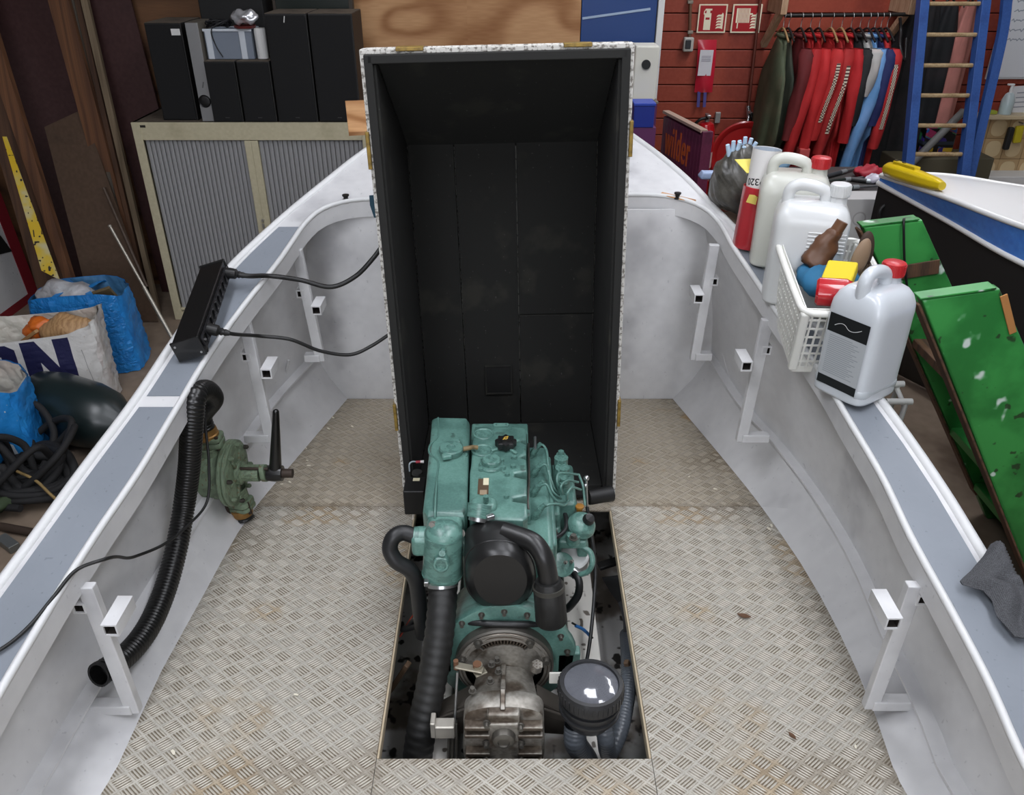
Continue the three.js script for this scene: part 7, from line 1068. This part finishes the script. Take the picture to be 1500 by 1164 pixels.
  // tiled splashback with its ledge, soap and cleaning things
  { const zt = ZW + 0.06; const y1 = atZ(1480, 172, zt).y, x0 = atZ(1415, 200, zt).x, ts = 0.158, g = structGroup('wall_tiles'); const rowN = 5, colN = Math.floor((ROOM.x1 - x0) / ts); part('bed', rbox(colN * ts + 0.02, rowN * ts + 0.02, 0.04, 0.002, [x0 + colN * ts / 2, y1 - rowN * ts / 2, zt - 0.025]), std(0x8a6f4e, 0.7), g);
    const tm = std(0xb79a70, 0.35), md = std(0xd3bd94, 0.3); const tg = extr(roundRect(ts - 0.004, ts - 0.004, 0.004), 0.006, 0.001), mg = extr(roundRect(ts * 0.74, ts * 0.78, ts * 0.3), 0.004, 0.0015), dg = extr(circlePts(0.016, 12), 0.003, 0.001); for (let i = 0; i < colN; i++) for (let j = 0; j < rowN; j++) { const x = x0 + (i + 0.5) * ts, y = y1 - (j + 0.5) * ts; const t = part('tile', tg, tm, g); t.position.set(x, y, zt - 0.004); const m2 = part('tile_medallion', mg, md, t); m2.position.set(0, 0, 0.005); }
    const lg = solo('tile_ledge', 'pale stone ledge along the top of the tiled wall', 'ledge', rbox(colN * ts + 0.04, 0.03, 0.16, 0.006, [x0 + colN * ts / 2, y1 + 0.016, zt + 0.02]), std(0xbfae8e, 0.5));
    const b = solo('white_skirting_box', 'white boxed-in pipe casing below the tiled wall', 'casing', rbox(colN * ts + 0.3, 0.3, 0.2, 0.006, [x0 + colN * ts / 2 - 0.1, atZ(1470, 254, zt + 0.1).y - 0.15, zt + 0.1]), M.white);
    const s = thing('soap_dispenser', 'clear pump soap bottle on the tiled ledge', 'bottle'); const c = atZ(1471, 167, zt + 0.03); const sy = y1 + 0.032; part('bottle', lathe([[0, sy], [0.045, sy], [0.047, sy + 0.02], [0.047, sy + 0.1], [0.03, sy + 0.145], [0.016, sy + 0.155], [0, sy + 0.155]], 24, [c.x, 0, zt + 0.03]), phys(0xd6e4e6, 0.2, { transmission: 0.4, thickness: 0 }), s); part('soap', lathe([[0, sy + 0.004], [0.043, sy + 0.004], [0.044, sy + 0.075], [0, sy + 0.075]], 20, [c.x, 0, zt + 0.03]), std(0xb9dad8, 0.4), s); part('pump', [cyl(0.012, 0.012, 0.06, [c.x, sy + 0.18, zt + 0.03]), rbox(0.05, 0.014, 0.022, 0.004, [c.x - 0.012, sy + 0.212, zt + 0.03])], M.white, s);
    { const k = thing('cleaning_brush', 'yellow and black hand brush hanging on the tiles', 'brush'); const p = atZ(1487, 192, zt + 0.04); part('yellow_back', rbox(0.06, 0.13, 0.03, 0.01, p.clone().add(V(0.02, -0.02, 0.02)), [0, 0, 0.1]), std(0xb3a31c, 0.5), k); part('black_grip', rbox(0.045, 0.17, 0.045, 0.014, p.clone().add(V(-0.05, -0.05, 0.025))), std(0x151515, 0.6), k); part('peg', cyl(0.006, 0.006, 0.06, p.clone().add(V(0.03, 0.06, 0.0)), [Math.PI / 2, 0, 0]), hook, k); }
    solo('green_sponge', 'small green scouring sponge on the tiled ledge', 'sponge', rbox(0.09, 0.025, 0.06, 0.006, [atZ(1448, 163, zt).x, y1 + 0.044, zt + 0.02]), std(0x9aa33a, 0.9)); }
  // whiteboard and paper
  { const zt = ZW + 0.03, a = atZ(1447, 113, zt), w = 1.0, h = 1.1; const t = canvasTex(512, 512, (c, W, H) => { c.fillStyle = '#cfd2d6'; c.fillRect(0, 0, W, H); c.strokeStyle = 'rgba(70,80,95,0.55)'; c.lineWidth = 3; for (let r = 0; r < 12; r++) { c.beginPath(); for (let x = 30; x < 330; x += 6) c.lineTo(x, 60 + r * 30 + 5 * Math.sin(x * 0.6 + r * 3) * Math.sin(x * 0.13 + r)); c.stroke(); } }); const o = thing('whiteboard', 'whiteboard with faint handwriting above the tiled ledge', 'whiteboard'); part('frame', rbox(w + 0.03, h + 0.03, 0.016, 0.003, [a.x + w / 2, a.y + h / 2, zt - 0.008]), std(0xc4c6c8, 0.4, 0.4), o); part('surface', new THREE.PlaneGeometry(w, h).translate(a.x + w / 2, a.y + h / 2, zt + 0.002), std(0xffffff, 0.3, 0, { map: t }), o);
    const p = atZ(1487, 121, zt), q = thing('paper_notice', 'white paper notice pinned below the whiteboard', 'paper'); part('sheet', rbox(0.24, 0.2, 0.002, 0, [p.x + 0.12, p.y - 0.12, zt - 0.004], [0, 0, 0.06]), std(0xcfd0d2, 0.7), q); for (let k = 0; k < 4; k++) part('printed_line', rbox(0.14, 0.008, 0.001, 0, [p.x + 0.11, p.y - 0.07 - k * 0.035, zt - 0.0022], [0, 0, 0.06]), std(0x8d9098, 0.7), q); }

  // work bench with tools
  { const h = 0.4, f = atH(1205, 284, h), b = atH(1205, 244, h), x1 = atH(1325, 284, h).x, x0 = atH(1140, 284, h).x; const o = thing('tool_bench', 'low dark bench covered with files behind the jerrycans', 'bench'); part('bench_top', rbox(x1 - x0, 0.035, f.z - b.z, 0.004, [(x0 + x1) / 2, h - 0.0175, (f.z + b.z) / 2]), std(0x3c3a38, 0.5), o); part('apron', rbox(x1 - x0 - 0.02, 0.06, 0.02, 0.002, [(x0 + x1) / 2, h - 0.065, f.z - 0.03]), std(0x1f1e1d, 0.6), o); for (const [x, z] of [[x0 + 0.03, f.z - 0.05], [x1 - 0.03, f.z - 0.05], [x0 + 0.03, b.z + 0.05], [x1 - 0.03, b.z + 0.05]]) part('leg', rbox(0.04, h - 0.035 - ROOM.y0, 0.04, 0.003, [x, (h - 0.035 + ROOM.y0) / 2, z]), std(0x2a2826, 0.6), o);
    const tools = [[1196, 262, 1262, 244, 0x33373a, 'grey handled tool lying across the back of the bench'], [1200, 268, 1270, 259, 0x16201c, 'dark green handled file lying on the bench'], [1208, 277, 1285, 272, 0x1d2a24, 'dark green file with a pale ferrule lying on the bench edge'], [1200, 273, 1240, 266, 0x1a1a1a, 'short black tool lying between the two green files'], [1246, 262, 1292, 268, 0x222222, 'black clamp handle beside the red rag']]; for (const [xa, ya, xb, yb, col, l] of tools) { const t = thing('hand_tool', l, 'tool'); const A = atH(xa, ya, h + 0.014), B = atH(xb, yb, h + 0.014); part('grip', rod(A, A.clone().lerp(B, 0.55), 0.013, 0.013, 12), std(col, 0.45), t); part('shank', rod(A.clone().lerp(B, 0.55), B, 0.008, 0.007, 8), std(0x76787a, 0.4, 0.7), t); part('ferrule', rod(A.clone().lerp(B, 0.52), A.clone().lerp(B, 0.64), 0.014, 0.012, 12), std(0x9aa0a2, 0.35, 0.5), t); }
    solo('red_rag', 'crumpled red rag on the bench beside the yellow moulding', 'rag', crumple(new THREE.IcosahedronGeometry(0.07, 4).scale(1.5, 0.45, 0.8).applyMatrix4(new THREE.Matrix4().setPosition(atH(1276, 252, h + 0.03))), 0.012, 55, 3), std(0x97192a, 0.6)); solo('clear_bag', 'crumpled clear plastic bag beside the red rag', 'bag', crumple(new THREE.IcosahedronGeometry(0.055, 4).scale(1.4, 0.4, 0.8).applyMatrix4(new THREE.Matrix4().setPosition(atH(1284, 262, h + 0.02))), 0.01, 70, 6), phys(0xc0bcc8, 0.25));
    { const zc = f.z + 0.12, A = atZ(1232, 292, zc), B = atZ(1302, 380, zc); const t = canvasTex(256, 256, (c, w, hh) => { c.fillStyle = '#b4b3b1'; c.fillRect(0, 0, w, hh); c.strokeStyle = '#9a9896'; c.lineWidth = 6; c.beginPath(); c.arc(90, 80, 26, 0, 7); c.stroke(); c.strokeStyle = '#3a3a3a'; c.lineWidth = 8; c.beginPath(); for (let k = 0; k < 11; k++) { const a = k * 2.513, r = 30; c.lineTo(190 + r * Math.cos(a), 130 + r * Math.sin(a)); } c.stroke(); }); const g = thing('white_carton', 'pale carton with a dark star mark standing in front of the bench', 'carton'); part('carton', rbox(B.x - A.x, A.y - ROOM.y0, 0.16, 0.003, [(A.x + B.x) / 2, (A.y + ROOM.y0) / 2, zc - 0.08]), std(0xb4b3b1, 0.6), g); part('print', new THREE.PlaneGeometry(B.x - A.x - 0.01, A.y - B.y).translate((A.x + B.x) / 2, (A.y + B.y) / 2, zc + 0.001), std(0xffffff, 0.6, 0, { map: t }), g); } }

  // maroon crate side with orange spray letters, purple cupboard, blue box, white canister
  { const A = V(1.01, 0.689, -4.4), B = V(0.9, 0.689, -4.92), d = B.clone().sub(A), L = d.length(), n = V(-d.z, 0, d.x).normalize(); const o = thing('maroon_crate_side', 'maroon ribbed panel with orange spray paint writing', 'panel'); const purple = std(0xffffff, 0.55, 0, { map: speck([96, 34, 62], [66, 22, 44], 0.45, 871, 256, 0.5, 4) }); const face = n.x < 0 ? n.clone() : n.clone().negate(); const m = new THREE.Matrix4().makeBasis(d.clone().normalize().negate(), V(0, 1, 0), V().crossVectors(d.clone().normalize().negate(), V(0, 1, 0))); m.setPosition(B.clone().setY(0)); const put = g => g.applyMatrix4(m); const fz = V(0, 0, 1).applyMatrix4(new THREE.Matrix4().extractRotation(m)).x < 0 ? 1 : -1;
    const hb = 0.689 - ROOM.y0; const np = 12, pw = L / np; for (let k = 0; k < np; k++) part('plank', put(rbox(pw - 0.003, hb - 0.02, 0.014, 0.002, [(k + 0.5) * pw, 0.689 - hb / 2 - 0.012, fz * 0.004])), purple, o); part('backing', put(rbox(L, hb, 0.012, 0.001, [L / 2, 0.689 - hb / 2, -fz * 0.012])), purple, o); part('top_edge', put(rbox(L + 0.02, 0.016, 0.04, 0.002, [L / 2, 0.689, -fz * 0.004])), std(0xa08878, 0.7), o); part('end_post', put(rbox(0.035, hb, 0.06, 0.003, [L + 0.01, 0.689 - hb / 2, -fz * 0.02])), purple, o);
    const font = await new FontLoader().loadAsync('fonts/droid/droid_sans_bold.typeface.json'); const tg = new TextGeometry('wilder', { font, size: 0.12, depth: 0.002, curveSegments: 3, bevelEnabled: false }); tg.computeBoundingBox(); const bb = tg.boundingBox; tg.scale(0.36 / (bb.max.x - bb.min.x), 1.25, 1); if (fz > 0) tg.translate(0.06, 0.47, 0.0115); else { tg.rotateY(Math.PI); tg.translate(0.45, 0.47, -0.0115); } part('sprayed_writing', put(tidy(tg)), std(0xb4501c, 0.7), o, 'orange sprayed letters'); }
  { const z = -4.62, a = atZ(936, 152, z), b = atZ(963, 152, z); const c = thing('purple_cupboard', 'purple cupboard end showing beside the engine box', 'cupboard'); const pm = std(0x5e2a58, 0.55); part('body', rbox(b.x - a.x + 0.1, a.y - ROOM.y0, 0.25, 0.004, [(a.x + b.x) / 2 - 0.05, (a.y + ROOM.y0) / 2, z - 0.125]), pm, c); part('top', rbox(b.x - a.x + 0.11, 0.012, 0.26, 0.002, [(a.x + b.x) / 2 - 0.05, a.y + 0.006, z - 0.125]), std(0x6f6558, 0.7), c); part('door', rbox(b.x - a.x + 0.06, a.y - ROOM.y0 - 0.06, 0.012, 0.003, [(a.x + b.x) / 2 - 0.05, (a.y + ROOM.y0) / 2, z + 0.006]), pm, c);
    const q = atZ(948, 100, z - 0.05), k = thing('white_canister', 'white plastic case with a round black knob on the cupboard', 'case'); part('case', rbox(0.13, atZ(948, 68, z).y - a.y - 0.014, 0.16, 0.01, [q.x - 0.01, (atZ(948, 68, z).y + a.y + 0.014) / 2, z - 0.1]), std(0xd2d0c4, 0.5), k); part('knob', cyl(0.024, 0.024, 0.012, [atZ(947, 95, z).x, atZ(947, 95, z).y, z - 0.015], [Math.PI / 2, 0, 0]), std(0x16181a, 0.5), k);
    const bz = z + 0.16, bt = atZ(948, 154, bz), bw = 0.11, by = atZ(948, 187, bz).y; const s = thing('blue_storage_box', 'blue plastic box standing against the purple cupboard', 'box'); part('box', rbox(bw, bt.y - by, 0.13, 0.004, [bt.x - 0.012, (bt.y + by) / 2, bz - 0.065]), std(0x1c2f86, 0.4), s); part('lid', rbox(bw + 0.008, 0.014, 0.138, 0.003, [bt.x - 0.012, bt.y + 0.003, bz - 0.065]), std(0x2a44a8, 0.4), s); part('stand', rbox(bw + 0.02, by - ROOM.y0, 0.12, 0.003, [bt.x - 0.006, (by + ROOM.y0) / 2, bz - 0.065]), pm, s); }
}

// ---------------------------------------------------------------- crumbs on the boat's floor
{
  const chipM = std(0xd8d2c0, 0.7), leafM = std(0x5a3f2c, 0.8);
  const chip = (() => { const g = extr([[0, 0], [0.011, 0.002], [0.014, 0.006], [0.006, 0.008], [-0.002, 0.005]], 0.0016, 0); g.rotateX(-Math.PI / 2); return g; })();
  for (const [x, y] of [[447, 656], [452, 674], [455, 681], [484, 628], [490, 612], [514, 624], [415, 708], [427, 706], [1010, 697], [1045, 716], [1128, 768], [1123, 773], [250, 1100], [430, 1018], [1255, 1096]]) { const o = solo('paint_chip', 'pale flake of paint lying on the tread plate floor', 'paint chip', chip, chipM, 'paint flakes on the floor'); const p = atH(x, y, 0.002); o.position.copy(p); o.rotation.y = rr(0, 6); o.scale.setScalar(rr(0.6, 1.2)); }
  const leaf = (label, x, y, s, turn) => { const rows = []; for (let i = 0; i <= 6; i++) { const t = i / 6, w = 0.008 * Math.sin(t * Math.PI) + 0.001; rows.push([V(-w, 0.003 + 0.006 * t * t, t * 0.04), V(0, 0.001 + 0.005 * t * t, t * 0.04), V(w, 0.004 + 0.006 * t * t, t * 0.04)]); } const o = solo('dry_leaf', label, 'leaf', plateFrom(rows.map(r => r.slice().reverse()), -0.0006), leafM); o.position.copy(atH(x, y, 0.002)); o.rotation.y = turn; o.scale.setScalar(s); };
  leaf('curled dry brown leaf on the tread plate starboard of the hatch', 1080, 900, 0.9, 1.1); leaf('small dry leaf near the starboard bracket foot on the floor', 1155, 1072, 0.6, 0.4);
}

scene.traverse(o => { if (o.isMesh) { o.castShadow = true; o.receiveShadow = true; } });
// every group gets its origin at its own base
for (const o of scene.children) if (o.isGroup && o.userData.label) {
  const b = new THREE.Box3().setFromObject(o), c = V((b.min.x + b.max.x) / 2, b.min.y, (b.min.z + b.max.z) / 2);
  for (const k of o.children) k.position.sub(c); o.position.add(c);
}
renderer.render(scene, camera);
